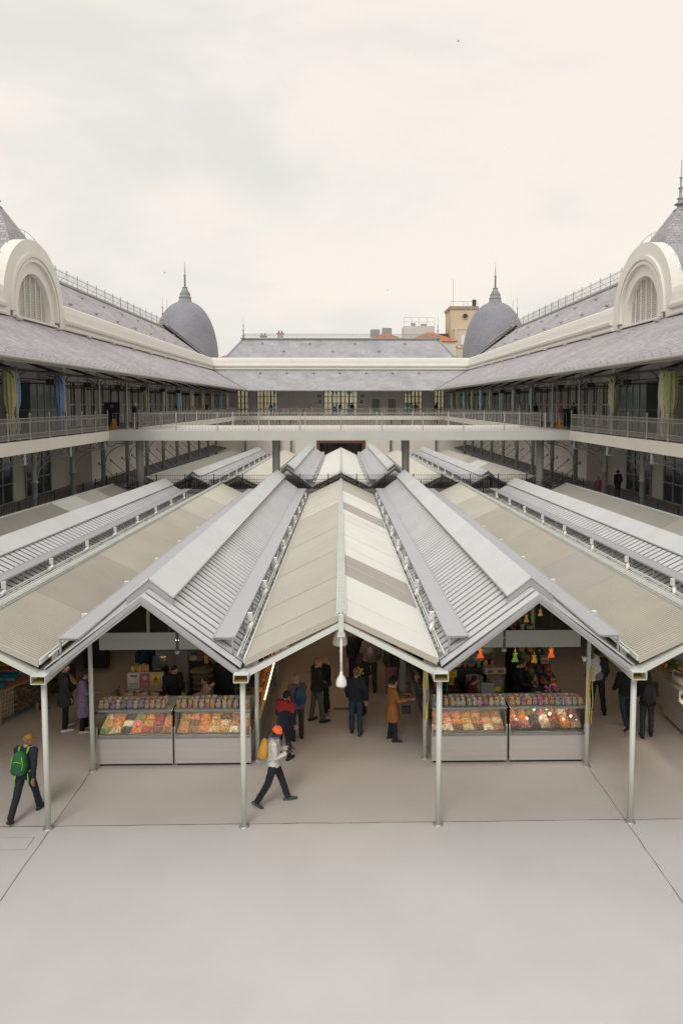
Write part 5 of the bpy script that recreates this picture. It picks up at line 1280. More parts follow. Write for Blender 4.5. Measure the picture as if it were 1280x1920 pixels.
# ochre tower block
e = thing('tower_block', 'ochre stair tower with round porthole between the far roof and the right dome', 'building', (24, 141, -2.5))
oc1, oc2 = cm((.60, .50, .36), .85, bump=.1), cm((.64, .56, .44), .85, bump=.1)
q = MB(); q.box(22.0, 27.4, 138, 145, -2.5, 27.4); q.build('tower_walls', oc1, e)
q = MB(); q.box(21.8, 27.6, 137.8, 145.2, 27.4, 28.0); q.build('tower_parapet', cm((.36, .29, .22)), e)
q = MB(); q.box(22.6, 29.6, 136.5, 138, -2.5, 23.2); q.box(22.5, 29.7, 136.4, 138, 23.2, 23.45); q.build('lower_block', oc2, e)
q = MB(); q.box(22.7, 29.5, 136.3, 136.39, 19.6, 19.9); q.box(22.6, 23.0, 136.3, 136.39, 18, 23.2); q.build('string_course', oc2, e)
q = MB(); q.tube([(24.9, 137.97, 26.0), (24.9, 137.9, 26.0)], .55, 20); w_ = q.build('porthole', M['dglass'], e)
q = MB(); q.tube([(24.9 + .56 * math.cos(a), 137.9, 26.0 + .56 * math.sin(a)) for a in [t * math.pi / 10 for t in range(21)]], .09, 6); q.build('porthole_ring', cm((.5, .4, .28)), w_)
for wx in (24.6, 27.6):
    q = MB(); q.box(wx - .75, wx + .75, 136.3, 136.38, 20.3, 22.1); w_ = q.build('window', M['white'], e)
    q = MB(); q.box(wx - .85, wx + .85, 136.2, 136.299, 20.1, 20.28); q.build('sill', oc2, w_)
q = MB()
for x in (22.0, 24.6, 25.4, 27.4): q.bar((x, 138.2, 28), (x, 138.2, 29.0), .05, .05)
q.bar((22, 138.2, 29), (27.4, 138.2, 29), .05, .05); q.bar((22.6, 139, 28), (22.6, 139, 33.5), .05, .05); q.box(26.5, 27.2, 138.5, 139.2, 28, 29.4); q.build('roof_railing', M['irondark'], e)
for (x, y, z, h, lb) in ((-11.9, 136, 20.3, 1.9, 'pale rendered chimney on the low orange roof'), (-15.0, 134, 20.2, 1.3, 'short brick chimney at the left end of the low orange roof')):
    e = thing('chimney', lb, 'chimney', (x, y, z))
    q = MB(); q.box(x - .55, x + .55, y - .5, y + .5, z, z + h); q.build('stack', cm((.50, .46, .38), .9), e)
    q = MB(); q.box(x - .68, x + .68, y - .63, y + .63, z + h, z + h + .2)
    for d in (-.3, .3): q.lathe(x + d, y, [(.18, z + h + .2), (.15, z + h + .7)], 10)
    q.build('chimney_pots', cm((.34, .30, .24)), e)
for i, x in enumerate((7.0, 9.4)):
    e = thing('rooftop_unit', f'dark rooftop air unit behind the orange roof, {("left", "right")[i]} of the pair', 'air unit', (x, 141, -2.5), 0, 'rooftop air units')
    q = MB(); q.box(x - .95, x + .95, 140, 142, 22.2, 23.6 + .3 * i); q.build('casing', M['iron'], e, bevel=.05)
    q = MB(); q.box(x - .9, x + .9, 140.1, 141.9, -2.5, 22.19); q.build('support_block', cm((.5, .5, .48)), e)
e = house('distant low house between the left dome and the far roof', -27, -21.5, 150, 156, 18.2, (.55, .40, .32), terra, 1.4)
# gulls
def gull(x, y, z, sp, rz, label):
    e = thing('gull', label, 'bird', (x, y, z), R(rz), 'gulls in the sky')
    q = MB(lambda p: tuple(v * (.6 if sp < .5 else 1) for v in p)); q.tube([(0, -.28, 0), (0, -.12, .02), (0, .1, .02), (0, .2, .03), (0, .27, .025)], [.03, .075, .08, .05, .02], 10, round_ends=True)
    for s in (-1, 1):
        pts = [(s * .05, .05, .04), (s * sp * .45, .10, .20), (s * sp, -.10, .06)]
        for a, c, w1, w2 in ((pts[0], pts[1], .13, .11), (pts[1], pts[2], .11, .02)):
            q.hexa([(a[0], a[1] - w1, a[2]), (c[0], c[1] - w2, c[2]), (c[0], c[1] + w2 * .4, c[2]), (a[0], a[1] + w1 * .4, a[2]), (a[0], a[1] - w1, a[2] + .02), (c[0], c[1] - w2, c[2] + .012), (c[0], c[1] + w2 * .4, c[2] + .012), (a[0], a[1] + w1 * .4, a[2] + .02)])
    q.build('body', cm((.25, .25, .26)), e)
gull(15.0, 90, 54.6, .38, 70, 'gull gliding high in the sky, upper right'); gull(-20.2, 80, 23.5, .26, 20, 'tiny gull above the left crested ridge'); gull(9.5, 140, 31.5, .3, 80, 'tiny gull low over the far roof')
# ------------------------------------------------------------------ stalls and goods
FOOD = {'orange apricots': [(.62, .22, .04), (.50, .15, .03), (.70, .30, .06)], 'golden raisins': [(.50, .28, .07), (.40, .20, .05), (.58, .36, .12)], 'dark prunes': [(.06, .035, .05), (.09, .05, .06), (.04, .025, .03)],
        'pale nuts': [(.62, .46, .28), (.54, .38, .20), (.68, .54, .36)], 'red berries': [(.34, .05, .06), (.26, .03, .05), (.42, .09, .09)], 'brown almonds': [(.36, .17, .08), (.30, .13, .06), (.42, .22, .11)],
        'white coconut pieces': [(.72, .62, .48), (.66, .55, .40), (.76, .68, .56)], 'green kiwi slices': [(.20, .26, .06), (.28, .34, .09), (.14, .20, .05)], 'pink guava cubes': [(.55, .20, .17), (.48, .15, .13), (.62, .28, .22)],
        'brown dates': [(.17, .07, .04), (.22, .10, .05), (.13, .05, .03)], 'salmon papaya cubes': [(.62, .27, .14), (.56, .22, .11), (.68, .34, .20)], 'mixed sweets': [(.5, .3, .08), (.4, .08, .1), (.12, .25, .12), (.6, .5, .4)]}
FM = {k: speckle('food_' + k.replace(' ', '_'), v, 42, .55) for k, v in FOOD.items()}
_it = {}
def item_mesh(kind, col, col2):
    k = (kind, col, col2)
    if k in _it: return _it[k]
    q = MB()
    if kind == 'bag':
        n = 10; rr = []
        for i, (r, z) in enumerate([(.05, 0), (.068, .014), (.074, .06), (.070, .105), (.045, .135), (.022, .146), (.036, .158), (.046, .170)]):
            rr.append([(r * (1 + .12 * math.sin(3 * t + i)) * math.cos(2 * math.pi * t / n), r * .85 * math.sin(2 * math.pi * t / n) * (1 + .1 * math.cos(2 * t)), z) for t in range(n)])
        q.rings(rr); m0 = len(q.f)
        for i in range(len(q.f)):
            if min(q.v[v][2] for v in q.f[i]) > .14: q.m[i] = 1
    elif kind == 'jar':
        q.lathe(0, 0, [(.05, 0), (.058, .01), (.058, .13), (.045, .15)], 14); q.lathe(0, 0, [(.05, .151), (.05, .185)], 14, 1)
    elif kind == 'bottle':
        q.lathe(0, 0, [(.035, 0), (.038, .01), (.038, .17), (.015, .22), (.014, .27)], 12); q.lathe(0, 0, [(.017, .271), (.017, .295)], 10, 1); q.lathe(0, 0, [(.039, .05), (.039, .13)], 12, 1)
    elif kind == 'box':
        q.box(-.09, .09, -.06, .06, 0, .16); q.box(-.07, .07, -.064, -.061, .04, .12, 1)
    elif kind == 'carton':
        q.box(-.18, .18, -.14, .14, 0, .22); q.box(-.18, .18, -.02, .02, .2205, .222, 1); q.box(-.1, .1, -.145, -.1405, .05, .15, 1)
    elif kind == 'bowl':
        q.lathe(0, 0, [(.07, 0), (.11, .04), (.13, .085)], 16, 1); q.lathe(0, 0, [(.125, .07), (.11, .10), (.06, .135), (.012, .145)], 16, 0)
    elif kind == 'packet':
        q.hexa([(-.06, -.02, 0), (.06, -.02, 0), (.06, .02, 0), (-.06, .02, 0), (-.055, -.006, .2), (.055, -.006, .2), (.055, .006, .2), (-.055, .006, .2)]); q.box(-.04, .04, -.023, -.0195, .06, .13, 1)
    elif kind == 'sack':
        rr = []
        for i in range(9):
            f = -1 + i / 4; w_ = max(.2, (1 - abs(f) ** 2.6) ** .5); rr.append([(.30 * f, .19 * w_ * math.cos(a) * (1 + .05 * math.sin(5 * a + i)), .10 + .10 * w_ * math.sin(a)) for a in [2 * math.pi * t / 14 for t in range(14)]])
        q.rings(rr)
    elif kind == 'opensack':
        q.lathe(0, 0, [(.19, 0), (.24, .06), (.25, .35), (.22, .44), (.24, .49), (.20, .48), (.17, .42), (.01, .40)], 18); q.box(-.08, .08, -.27, -.252, .2, .32, 1)
    elif kind == 'pillow':
        q.ball((0, 0, .11), .2, .15, .11, 14)
    elif kind == 'cloth':
        q.box(-.22, .22, -.15, .15, 0, .05); q.box(-.215, .215, -.155, .145, .051, .095, 1)
    ms = [col if not isinstance(col, tuple) else cm(col, .45), col2 if not isinstance(col2, tuple) else cm(col2, .5)]
    me = q.mesh(kind, ms)
    if kind in ('box', 'carton', 'cloth', 'packet'): pass
    _it[k] = me; return me
def item(name, kind, col, col2, loc, label, cat, group=None, rz=0, sc=1.0):
    o = link(name, item_mesh(kind, col, col2), None, loc); o.rotation_euler = (0, 0, rz)
    if sc != 1.0: o.scale = (sc, sc, sc) if not isinstance(sc, tuple) else sc
    return tag(o, label, cat, group)
CASES = [(-5.74, -3.965, 'left stall', 'left'), (-3.925, -2.13, 'left stall', 'right'), (2.14, 3.935, 'right stall', 'left'), (3.985, 5.79, 'right stall', 'right')]
YC = 15.66; ZC = fz(YC)
SEQ = {0: ['green kiwi slices', 'pale nuts', 'dark prunes', 'orange apricots', 'red berries', 'brown dates', 'brown almonds', 'golden raisins', 'orange apricots', 'white coconut pieces', 'pink guava cubes', 'golden raisins', 'red berries', 'salmon papaya cubes', 'pale nuts', 'salmon papaya cubes', 'dark prunes', 'green kiwi slices', 'orange apricots', 'red berries', 'golden raisins'],
       1: ['salmon papaya cubes', 'brown almonds', 'salmon papaya cubes', 'pale nuts', 'golden raisins', 'white coconut pieces', 'brown almonds', 'golden raisins', 'brown dates', 'orange apricots', 'golden raisins', 'pale nuts', 'brown almonds', 'salmon papaya cubes', 'golden raisins', 'salmon papaya cubes', 'orange apricots', 'golden raisins', 'brown dates', 'brown almonds', 'pale nuts'],
       2: ['pale nuts', 'white coconut pieces', 'brown dates', 'pale nuts', 'brown dates', 'white coconut pieces', 'brown almonds', 'golden raisins', 'salmon papaya cubes', 'orange apricots', 'golden raisins', 'brown almonds', 'salmon papaya cubes', 'pale nuts', 'salmon papaya cubes', 'pink guava cubes', 'salmon papaya cubes', 'golden raisins', 'salmon papaya cubes', 'brown almonds', 'golden raisins'],
       3: ['red berries', 'pink guava cubes', 'dark prunes', 'pale nuts', 'brown dates', 'orange apricots', 'mixed sweets', 'salmon papaya cubes', 'orange apricots', 'dark prunes', 'white coconut pieces', 'red berries', 'salmon papaya cubes', 'brown dates', 'orange apricots', 'golden raisins', 'green kiwi slices', 'pink guava cubes', 'golden raisins', 'white coconut pieces', 'red berries']}
def tray_mesh():
    q = MB(); a, c, h = .118, .101, .044
    q.box(-a, a, -c, c, 0, .006)
    for b_ in ((-a, -a + .006, -c, c), (a - .006, a, -c, c), (-a + .0065, a - .0065, -c, -c + .006), (-a + .0065, a - .0065, c - .006, c)): q.box(*b_, .0065, h)
    return q.mesh('food_tray', M['steeld'])
TRAY = tray_mesh(); HEAP = {}
def heap(fd):
    if fd in HEAP: return HEAP[fd]
    q = MB(); n = 12; ids = []
    for i in range(n + 1):
        row = []
        for j in range(n + 1):
            u, v = -1 + 2 * i / n, -1 + 2 * j / n; z = .048 + .065 * (1 - u * u) * (1 - v * v) + rnd.uniform(-.010, .014)
            row.append(q.av((u * .1175, v * .1, z)))
        ids.append(row)
    for i in range(n):
        for j in range(n): q.face((ids[i][j], ids[i + 1][j], ids[i + 1][j + 1], ids[i][j + 1]), 0, None, False)
    HEAP[fd] = q.mesh('food_heap', FM[fd]); return HEAP[fd]
BC = [((.74, .46, .42), 'pale pink'), ((.80, .55, .30), 'honey-coloured'), ((.60, .18, .20), 'dark red'), ((.28, .30, .42), 'slate blue'), ((.80, .72, .60), 'cream'), ((.36, .48, .22), 'green'), ((.85, .40, .12), 'orange'), ((.46, .28, .52), 'violet'), ((.52, .31, .19), 'brown')]
ROW = ['front', 'middle', 'back']
for ci, (xa, xb, st, sd) in enumerate(CASES):
    nm = f'{sd} case of the {st}'
    e = thing('display_case', f'stainless steel and glass sweets display case, {nm}', 'display case', ((xa + xb) / 2, YC, ZC), 0, 'refrigerated display cases of the front stalls')
    z = ZC; q = MB(); q.box(xa + .05, xb - .05, YC + .06, YC + .86, z + .0, z + .07); q.build('plinth', M['plinth'], e)
    q = MB(); q.box(xa + .012, xb - .012, YC + .0, YC + .9, z + .071, z + .68); q.build('base_panel', M['steel'], e, bevel=.006)
    q = MB(); q.box(xa + .012, xb - .012, YC - .02, YC + .06, z + .682, z + .755); q.build('front_lip', M['steeld'], e, bevel=.008)
    q = MB()
    for x0 in (xa, xb - .022): q.box(x0, x0 + .022, YC - .012, YC + .035, z + .07, z + .95)
    q.build('corner_post', M['steel'], e, bevel=.004)
    q = MB(); q.hexa([(xa + .03, YC + .065, z + .70), (xb - .03, YC + .065, z + .70), (xb - .03, YC + .78, z + .92), (xa + .03, YC + .78, z + .92), (xa + .03, YC + .065, z + .73), (xb - .03, YC + .065, z + .73), (xb - .03, YC + .78, z + .95), (xa + .03, YC + .78, z + .95)]); q.build('tilted_deck', M['steeld'], e)
    q = MB(); q.box(xa + .01, xb - .01, YC + .80, YC + .83, z + .70, z + 1.34); q.build('rear_doors', M['steeld'], e)
    q = MB(); q.box(xa + .024, xb - .024, YC + .012, YC + .020, z + .757, z + 1.345); q.build('front_glass', M['glass'], e)
    q = MB(); q.box(xa + .002, xa + .010, YC + .04, YC + .79, z + .70, z + 1.345); q.box(xb - .010, xb - .002, YC + .04, YC + .79, z + .70, z + 1.345); q.build('side_glass', M['glass'], e)
    q = MB(); q.box(xa, xb, YC + .0, YC + .80, z + 1.352, z + 1.366); q.build('glass_top', mat('frosted_shelf', (.30, .34, .32), .25), e)
    q = MB(); q.box(xa + .03, xb - .03, YC + .062, YC + .098, z + 1.322, z + 1.326); lm = q.build('case_lamp', M['ledw'], e); q = MB(); q.box(xa + .03, xb - .03, YC + .05, YC + .11, z + 1.327, z + 1.35); q.box(xa + .03, xb - .03, YC + .05, YC + .058, z + 1.30, z + 1.3265); q.build('lamp_profile', M['steeld'], lm)
    for r_ in range(3):
        for c in range(7):
            fd = SEQ[ci][r_ * 7 + c]; w_ = (xb - xa - .08) / 7
            x, y = xa + .04 + w_ * (c + .5), YC + .175 + .21 * r_; zz_ = z + .735 + (y - YC - .065) * .308
            t = link('food_tray', TRAY, None, (x, y, zz_)); t.rotation_euler = (R(17), 0, 0); t.scale = (w_ / .24, 1, 1)
            tag(t, f'tray of {fd}, {ROW[r_]} row, {ORD[c]} from left, {nm}', 'food tray', 'food trays in the display cases')
            hp = link('food_heap', heap(fd), t)
            if ci == 3: hp.scale = (1, 1, 1.9)
    for r_ in range(2):
        nb = 13
        for c in range(nb):
            if ci == 0 and c > 11: continue
            i = (ci * 5 + c * 3 + r_ * 4 + rnd.randrange(3)) % len(BC)
            if ci in (0, 2) and rnd.random() < .6: i = (0, 4, 1, 8)[rnd.randrange(4)]
            if ci == 3 and rnd.random() < .4: i = (6, 2, 7)[rnd.randrange(3)]
            col, cn = BC[i]; x = xa + .09 + (xb - xa - .18) * c / (nb - 1) + rnd.uniform(-.01, .01)
            key = 'sp' + cn
            if key not in _it: _it[key] = speckle('sweets_' + cn.replace(' ', '_').replace('-', '_'), [col, tuple(min(1, v * 1.5 + .03) for v in col), tuple(v * .6 for v in col), (.8, .74, .68)], 70, .25)
            kind = 'jar' if (ci == 1 and c % 3 != 1) else 'bag'
            item('sweets_jar' if kind == 'jar' else 'sweets_bag', kind, _it[key], tuple(min(.85, v * .75 + .14) for v in col) if kind == 'bag' else [(.45, .42, .38), (.5, .2, .12), (.55, .42, .2)][c % 3], (x, YC + .12 + .19 * r_, z + 1.367), f'{cn} sweets {"jar" if kind == "jar" else "bag"}, {("front", "back")[r_]} row, {ORD[c]} from left, atop {nm}', kind, 'bags and jars on top of the display cases', rnd.uniform(0, 3), rnd.uniform(.92, 1.12))
# price discs over the right-hand case
for i, (dx, dz, dy) in enumerate(((.22, .10, .2), (.48, .11, .22), (.70, .20, .4), (.82, .12, .22), (1.0, .22, .4), (1.05, .16, .3), (1.25, .24, .4), (1.35, .10, .2), (1.5, .22, .42), (1.55, .14, .25), (1.66, .06, .2))):
    x, y, z = 3.985 + dx, YC + dy + .02, ZC + .80 + dy * .308 + dz
    e = thing('price_disc', f'round white price disc, {ORD[i]} from left, right case of the right stall', 'price tag', (x, y, z), 0, 'round price discs among the sweets')
    q = MB(); q.tube([(x, y - .003, z), (x, y + .003, z)], .042, 18); q.build('disc', M['white'], e)
    q = MB(); q.tube([(x, y + .006, z), (x, y + .006, z - .13)], .004, 5); q.build('pick', M['galv'], e)
# overhead fascia boards
for x0, x1, lb in ((-5.62, -3.85, 'wide board left of the pair over the left stall'), (-3.78, -2.2, 'narrower board right of the pair over the left stall'), (2.2, 3.80, 'narrower board left of the pair over the right stall'), (3.86, 5.63, 'wide board right of the pair over the right stall')):
    e = thing('fascia_board', 'blank grey-green fascia board, ' + lb, 'sign board', ((x0 + x1) / 2, YC, 2.76), 0, 'blank fascia boards over the front stalls')
    q = MB(); q.box(x0, x1, YC - .015, YC + .015, 2.78, 3.19); q.build('board', M['sign'], e, bevel=.006)
    q = MB()
    for x in (x0 + .15, x1 - .15): q.box(x - .015, x + .015, YC + .02, YC + .05, 2.9, 3.75)
    q.build('hangers', M['irondark'], e)
for x, lb in ((-3.815, 'left'), (3.83, 'right')):
    e = thing('hanger_post', f'slim dark bracket between the boards of the {lb} stall', 'bracket', (x, YC, 2.7))
    q = MB(); q.box(x - .022, x + .022, YC - .02, YC + .02, 2.75, 3.25); q.build('bracket_arm', M['irondark'], e)
    q = MB(); q.lathe(x, YC, [(.05, 2.68), (.06, 2.72), (.04, 2.76)], 12); q.build('end_cap', M['iron'], e)
# pendant lamps
def pendant(x, y, ztop, zb, r, label):
    e = thing('pendant_lamp', label, 'lamp', (x, y, ztop), 0, 'white pendant lamps of the central aisle')
    q = MB(); q.lathe(x, y, [(r * 1.0, zb), (r * 1.03, zb + .1 * r), (r * .98, zb + .8 * r), (r * .72, zb + 1.5 * r), (r * .34, zb + 2.0 * r), (max(.03, r * .28), zb + 2.5 * r)], 24, cap=False); q.build('lamp_shade', M['white'], e)
    q = MB(); q.lathe(x, y, [(.027, zb + 2.4 * r), (.025, ztop)], 12); q.build('stem', M['white'], e)
    q = MB(); q.ball((x, y, zb + .5 * r), r * .55, n=12); q.build('bulb', M['bulb'], e)
pendant(0.0, 13.18, 3.98, 2.94, .105, 'white bell lamp on a long stem at the front gable of the central aisle')
pendant(-.03, 16.2, 4.22, 2.69, .175, 'larger white bell lamp further back in the central aisle')
for x, y, w_ in ((0, 20.2, 'third along the central aisle'), (0, 24.4, 'fourth along the central aisle'), (0, 29, 'fifth along the central aisle'), (-XC1, 16.6, 'over the left side aisle'), (XC1, 16.6, 'over the right side aisle'), (-XC1, 21, 'second over the left side aisle'), (XC1, 21, 'second over the right side aisle')): pendant(x, y, (4.26 if x == 0 else 4.05) + fz(y), 2.69 + fz(y), .175, f'white bell lamp {w_}')  # extra lamps, added to warm and brighten the aisle floors
# ---- inside the left stall
def table(x0, x1, y0, y1, z, label, topm, bodym, name='counter', cat='counter'):
    e = thing(name, label, cat, ((x0 + x1) / 2, (y0 + y1) / 2, fz(y0)))
    q = MB(); q.box(x0, x1, y0, y1, z - .04, z); q.build('worktop', topm, e, bevel=.006)
    q = MB(); q.box(x0 + .03, x1 - .03, y0 + .03, y1 - .03, fz(y0) + .08, z - .041)
    q.build('carcass', bodym, e)
    q = MB(); n = max(1, round((x1 - x0) / .6)); m_ = max(1, round((y1 - y0) / .6))
    for i in range(n): q.box(x0 + .05 + (x1 - x0 - .06) * i / n, x0 + (x1 - x0) * (i + 1) / n - .03, y0 + .012, y0 + .028, fz(y0) + .12, z - .08)
    for i in range(m_):
        for xs in (x0 + .012, x1 - .028): q.box(xs, xs + .016, y0 + .05 + (y1 - y0 - .06) * i / m_, y0 + (y1 - y0) * (i + 1) / m_ - .03, fz(y0) + .12, z - .08)
    q.build('door_panels', bodym, e); return e
DKC = cm((.05, .052, .053), .5)
table(-5.62, -4.75, 16.75, 17.55, .93, 'side table under a pink paper inside the left stall', cm((.46, .36, .36)), DKC)
q = MB(); ids = [[q.av((-5.6 + .84 * i / 9 + rnd.uniform(-.02, .02), 16.78 + .75 * j / 9, .935 + rnd.uniform(0, .03))) for j in range(10)] for i in range(10)]
for i in range(9):
    for j in range(9): q.face((ids[i][j], ids[i + 1][j], ids[i + 1][j + 1], ids[i][j + 1]))
tag(q.build('paper_sheet', cm((.60, .48, .46))), 'crumpled pale pink wrapping paper on the left side table', 'paper')
e = thing('notice_screen', 'pale screen with taped leaflets standing in the left stall', 'screen', (-5.15, 17.62, .9))
q = MB(); q.box(-5.62, -4.66, 17.6, 17.63, .94, 1.46); q.build('screen_panel', cm((.36, .33, .31), .4), e, bevel=.01)
for (x0, x1, z0, z1, c, c2) in ((-5.58, -5.30, 1.05, 1.43, (.55, .52, .52), (.04, .20, .28)), (-5.28, -5.02, 1.05, 1.44, (.30, .12, .14), (.5, .35, .35)), (-4.96, -4.76, 1.14, 1.42, (.62, .42, .03), (.10, .08, .02))):
    q = MB(); q.box(x0, x1, 17.585, 17.598, z0, z1); l = q.build('leaflet', cm(c, .6), e)
    q = MB()
    if c2[0] < .05: q.box(x0 + .06, x1 - .05, 17.575, 17.584, z1 - .09, z1 - .03)
    elif c2[0] > .4: q.tube([((x0 + x1) / 2, 17.58, z1 - .12), ((x0 + x1) / 2, 17.584, z1 - .12)], .06, 16)
    else: q.prism([((x0 + x1) / 2 - .06, z1 - .17), ((x0 + x1) / 2 + .06, z1 - .17), ((x0 + x1) / 2, z1 - .05)], 17.577, 17.584, 'y')
    for k in range(3): q.box(x0 + .03, x1 - .03, 17.579, 17.584, z0 + .04 + k * .04, z0 + .052 + k * .04)
    q.build('print', cm(c2, .6), l)
q = 0
for i in range(10):
    x, y = -5.45 + .12 * (i % 5) + rnd.uniform(-.03, .03), 16.92 + .17 * (i // 5); c = [(.5, .42, .40), (.42, .20, .16), (.5, .42, .22)][i % 3]
    item('gift_bag', 'bag', c, [(.62, .08, .05), (.55, .45, .3), (.6, .55, .5)][(i + 1) % 3], (x, y, .965), f'{("white", "reddish", "straw")[i % 3]} wrapped gift bag, {ORD[i % 5]} from left, {("front", "back")[i // 5]} row on the pink paper', 'gift bag', 'gift bags on the pink paper', i, 1.25)
for i in range(7):
    item('wrapped_sweet_roll', 'packet', [(.16, .07, .05), (.12, .06, .05), (.3, .16, .1)][i % 3], (.3, .1, .08), (-5.68 + .02 * (i % 2), 16.45 + .12 * i, 1.02 if i else .98), f'upright brown wrapped packet, {ORD[i]} from the front by the left stall post', 'packet', 'brown packets at the left stall post', .3 * i, 1.3)
table(-5.72, -5.52, 16.4, 17.4, .98, 'narrow shelf beside the left post of the left stall', M['wood'], DKC, 'side_shelf', 'shelf')
for i in range(5): item('pale_tin', 'jar', (.50, .30, .10), (.36, .26, .12), (-5.5 + .09 * i, 17.75 + .06 * (i % 2), 1.40 + .0), f'honey-coloured jar behind the leaflet screen, {ORD[i]} from left', 'jar', 'jars behind the leaflet screen', 0, 1.1)
table(-5.6, -4.6, 17.68, 18.0, 1.40, 'tall dark cupboard behind the leaflet screen', DKC, DKC, 'cupboard', 'cupboard')
def till(x, y, z, label, rz=0):
    e = thing('till', label, 'till', (x, y, z)); 
    q = MB(); q.box(x - .2, x + .2, y - .2, y + .2, z, z + .09); q.build('drawer', M['plinth'], e, bevel=.01)
    q = MB(); q.hexa([(x - .17, y - .02, z + .10), (x + .17, y - .02, z + .10), (x + .17, y + .02, z + .10), (x - .17, y + .02, z + .10), (x - .17, y + .10, z + .36), (x + .17, y + .10, z + .36), (x + .17, y + .14, z + .36), (x - .17, y + .14, z + .36)]); s_ = q.build('screen', M['dglass'], e)
    q = MB(); q.box(x - .10, x + .10, y - .17, y - .05, z + .091, z + .12); q.build('keypad', cm((.12, .12, .12)), e)
till(-4.85, 17.84, 1.405, 'black touch till on the cupboard in the left stall')
table(-4.2, -3.25, 17.75, 18.35, .62, 'low dark bench under the sacks in the left stall', DKC, DKC, 'bench', 'bench')
for i in range(5):
    item('nut_sack', 'sack', speckle('sack_jute', [(.26, .18, .10), (.22, .15, .09), (.30, .22, .13)], 90, .9) if i == 0 else _it[('sack0')], (.2, .1, .1), (-3.72 + rnd.uniform(-.03, .03), 18.0, .62 + .155 * i), f'brown jute sack, {ORD[i]} from the bottom of the stack in the left stall', 'sack', 'stacked jute sacks', rnd.uniform(-.1, .1), 1.0) if i else _it.__setitem__('sack0', speckle('sack_jute', [(.26, .18, .10), (.22, .15, .09), (.30, .22, .13)], 90, .9))
for i in range(2): item('wrapped_bale', 'sack', (.20, .17, .14), (.2, .1, .1), (-3.35 + .25 * i, 18.7, 1.30 + .2 * i), f'plastic wrapped bale, {("lower", "upper")[i]} one behind the jute sacks', 'bale', None, .3, 1.1)
table(-3.9, -2.9, 18.45, 19.0, 1.30, 'dark cupboard behind the jute sacks', DKC, DKC, 'cupboard', 'cupboard')
table(-5.7, -2.3, 20.6, 21.3, .95, 'long back counter of the left stall row', M['steeld'], M['steel'])
def shelfgoods(x0, x1, y0, y1, z, n, where, group, kinds=('jar', 'box', 'bottle', 'bowl', 'packet'), pal=None, rows=2):
    pal = pal or [((.45, .16, .05), 'rusty'), ((.5, .34, .08), 'mustard'), ((.3, .05, .05), 'red'), ((.08, .12, .16), 'dark blue'), ((.42, .38, .32), 'cream'), ((.08, .15, .06), 'green'), ((.20, .10, .05), 'brown'), ((.03, .03, .035), 'black')]
    k = 0; per = math.ceil(n / rows)
    for r_ in range(rows):
        for c in range(per):
            if k >= n: return
            kd = kinds[rnd.randrange(len(kinds))]; col, cn = pal[rnd.randrange(len(pal))]; c2 = pal[rnd.randrange(len(pal))][0]
            vert = (y1 - y0) > (x1 - x0)
            u = (c + .5) / per; v = (r_ + .5) / rows
            x, y = (x0 + (x1 - x0) * (v if vert else u), y0 + (y1 - y0) * (u if vert else v))
            item({'jar': 'goods_jar', 'box': 'goods_box', 'bottle': 'goods_bottle', 'bowl': 'goods_bowl', 'packet': 'goods_packet'}[kd], kd, col, c2, (x + rnd.uniform(-.02, .02), y + rnd.uniform(-.02, .02), z(y) if callable(z) else z),
                 f'{cn} {kd}, {ORD[c]} from {"front" if vert else "left"}, {ORD[r_]} row, {where}', kd, group, rnd.uniform(-.4, .4) + (math.pi / 2 if vert else 0), rnd.uniform(.9, 1.15)); k += 1
shelfgoods(-5.5, -2.4, 20.65, 21.25, .952, 26, 'left stall back counter', 'goods on the left back counter')
# ---- inside the right stall
JUN = speckle('sack_contents', [(.22, .15, .10), (.17, .12, .08), (.26, .2, .14)], 120, .9)
for i, x in enumerate((3.55, 4.12)):
    item('open_sack', 'opensack', mat('translucent_sack', (.23, .215, .20), .45, bump=.5, bscale=18), (.62, .62, .04), (x, 17.75, .72), f'open grey plastic sack with yellow label, {("left", "right")[i]} one in the right stall', 'sack', 'open sacks with yellow labels', 0, 1.0)
table(3.2, 4.5, 17.45, 18.1, .71, 'low bench under the open sacks in the right stall', DKC, DKC, 'bench', 'bench')
PL = mat('grey_polythene', (.27, .275, .27), .32, bump=.8, bscale=14)
for i, (x, y, z, s_) in enumerate(((2.95, 18.5, 1.25, 1.5), (3.35, 18.6, 1.25, 1.7), (3.75, 18.6, 1.28, 1.5), (3.15, 18.6, 1.62, 1.5), (3.6, 18.65, 1.66, 1.6), (4.0, 18.5, 1.55, 1.5), (3.3, 18.65, 1.98, 1.3))):
    item('stuffed_polythene_bag', 'pillow', PL, (.2, .2, .2), (x, y, z), f'bulging grey polythene bag, {ORD[i]} of the heap in the right stall', 'bag', 'heap of grey polythene bags', i * .8, s_)
table(2.5, 4.3, 18.25, 18.95, 1.24, 'dark cupboard under the heap of polythene bags', DKC, DKC, 'cupboard', 'cupboard')
for i, (x, z) in enumerate(((3.98, 1.24), (4.28, 1.24))): item('white_carton', 'carton', (.33, .32, .30), (.30, .07, .06), (x, 17.95, z), f'pale carton with red print above the open sacks, {("left", "right")[i]} one', 'carton', None, .15 - .2 * i, .8)
for i, (x, y, z, c, cn) in enumerate(((2.86, 17.9, .98, (.55, .36, .02), 'yellow'), (2.92, 17.9, 1.18, (.60, .40, .03), 'yellow'), (2.45, 17.8, .93, (.03, .22, .09), 'green'), (2.45, 17.8, 1.15, (.20, .26, .26), 'grey'))):
    item('storage_tub', 'carton', c, tuple(v * .7 for v in c), (x, y, z), f'{cn} plastic tub, {("lower" if i % 2 == 0 else "upper")} of its pile at the left of the right stall', 'tub', None, .2 * i, .85)
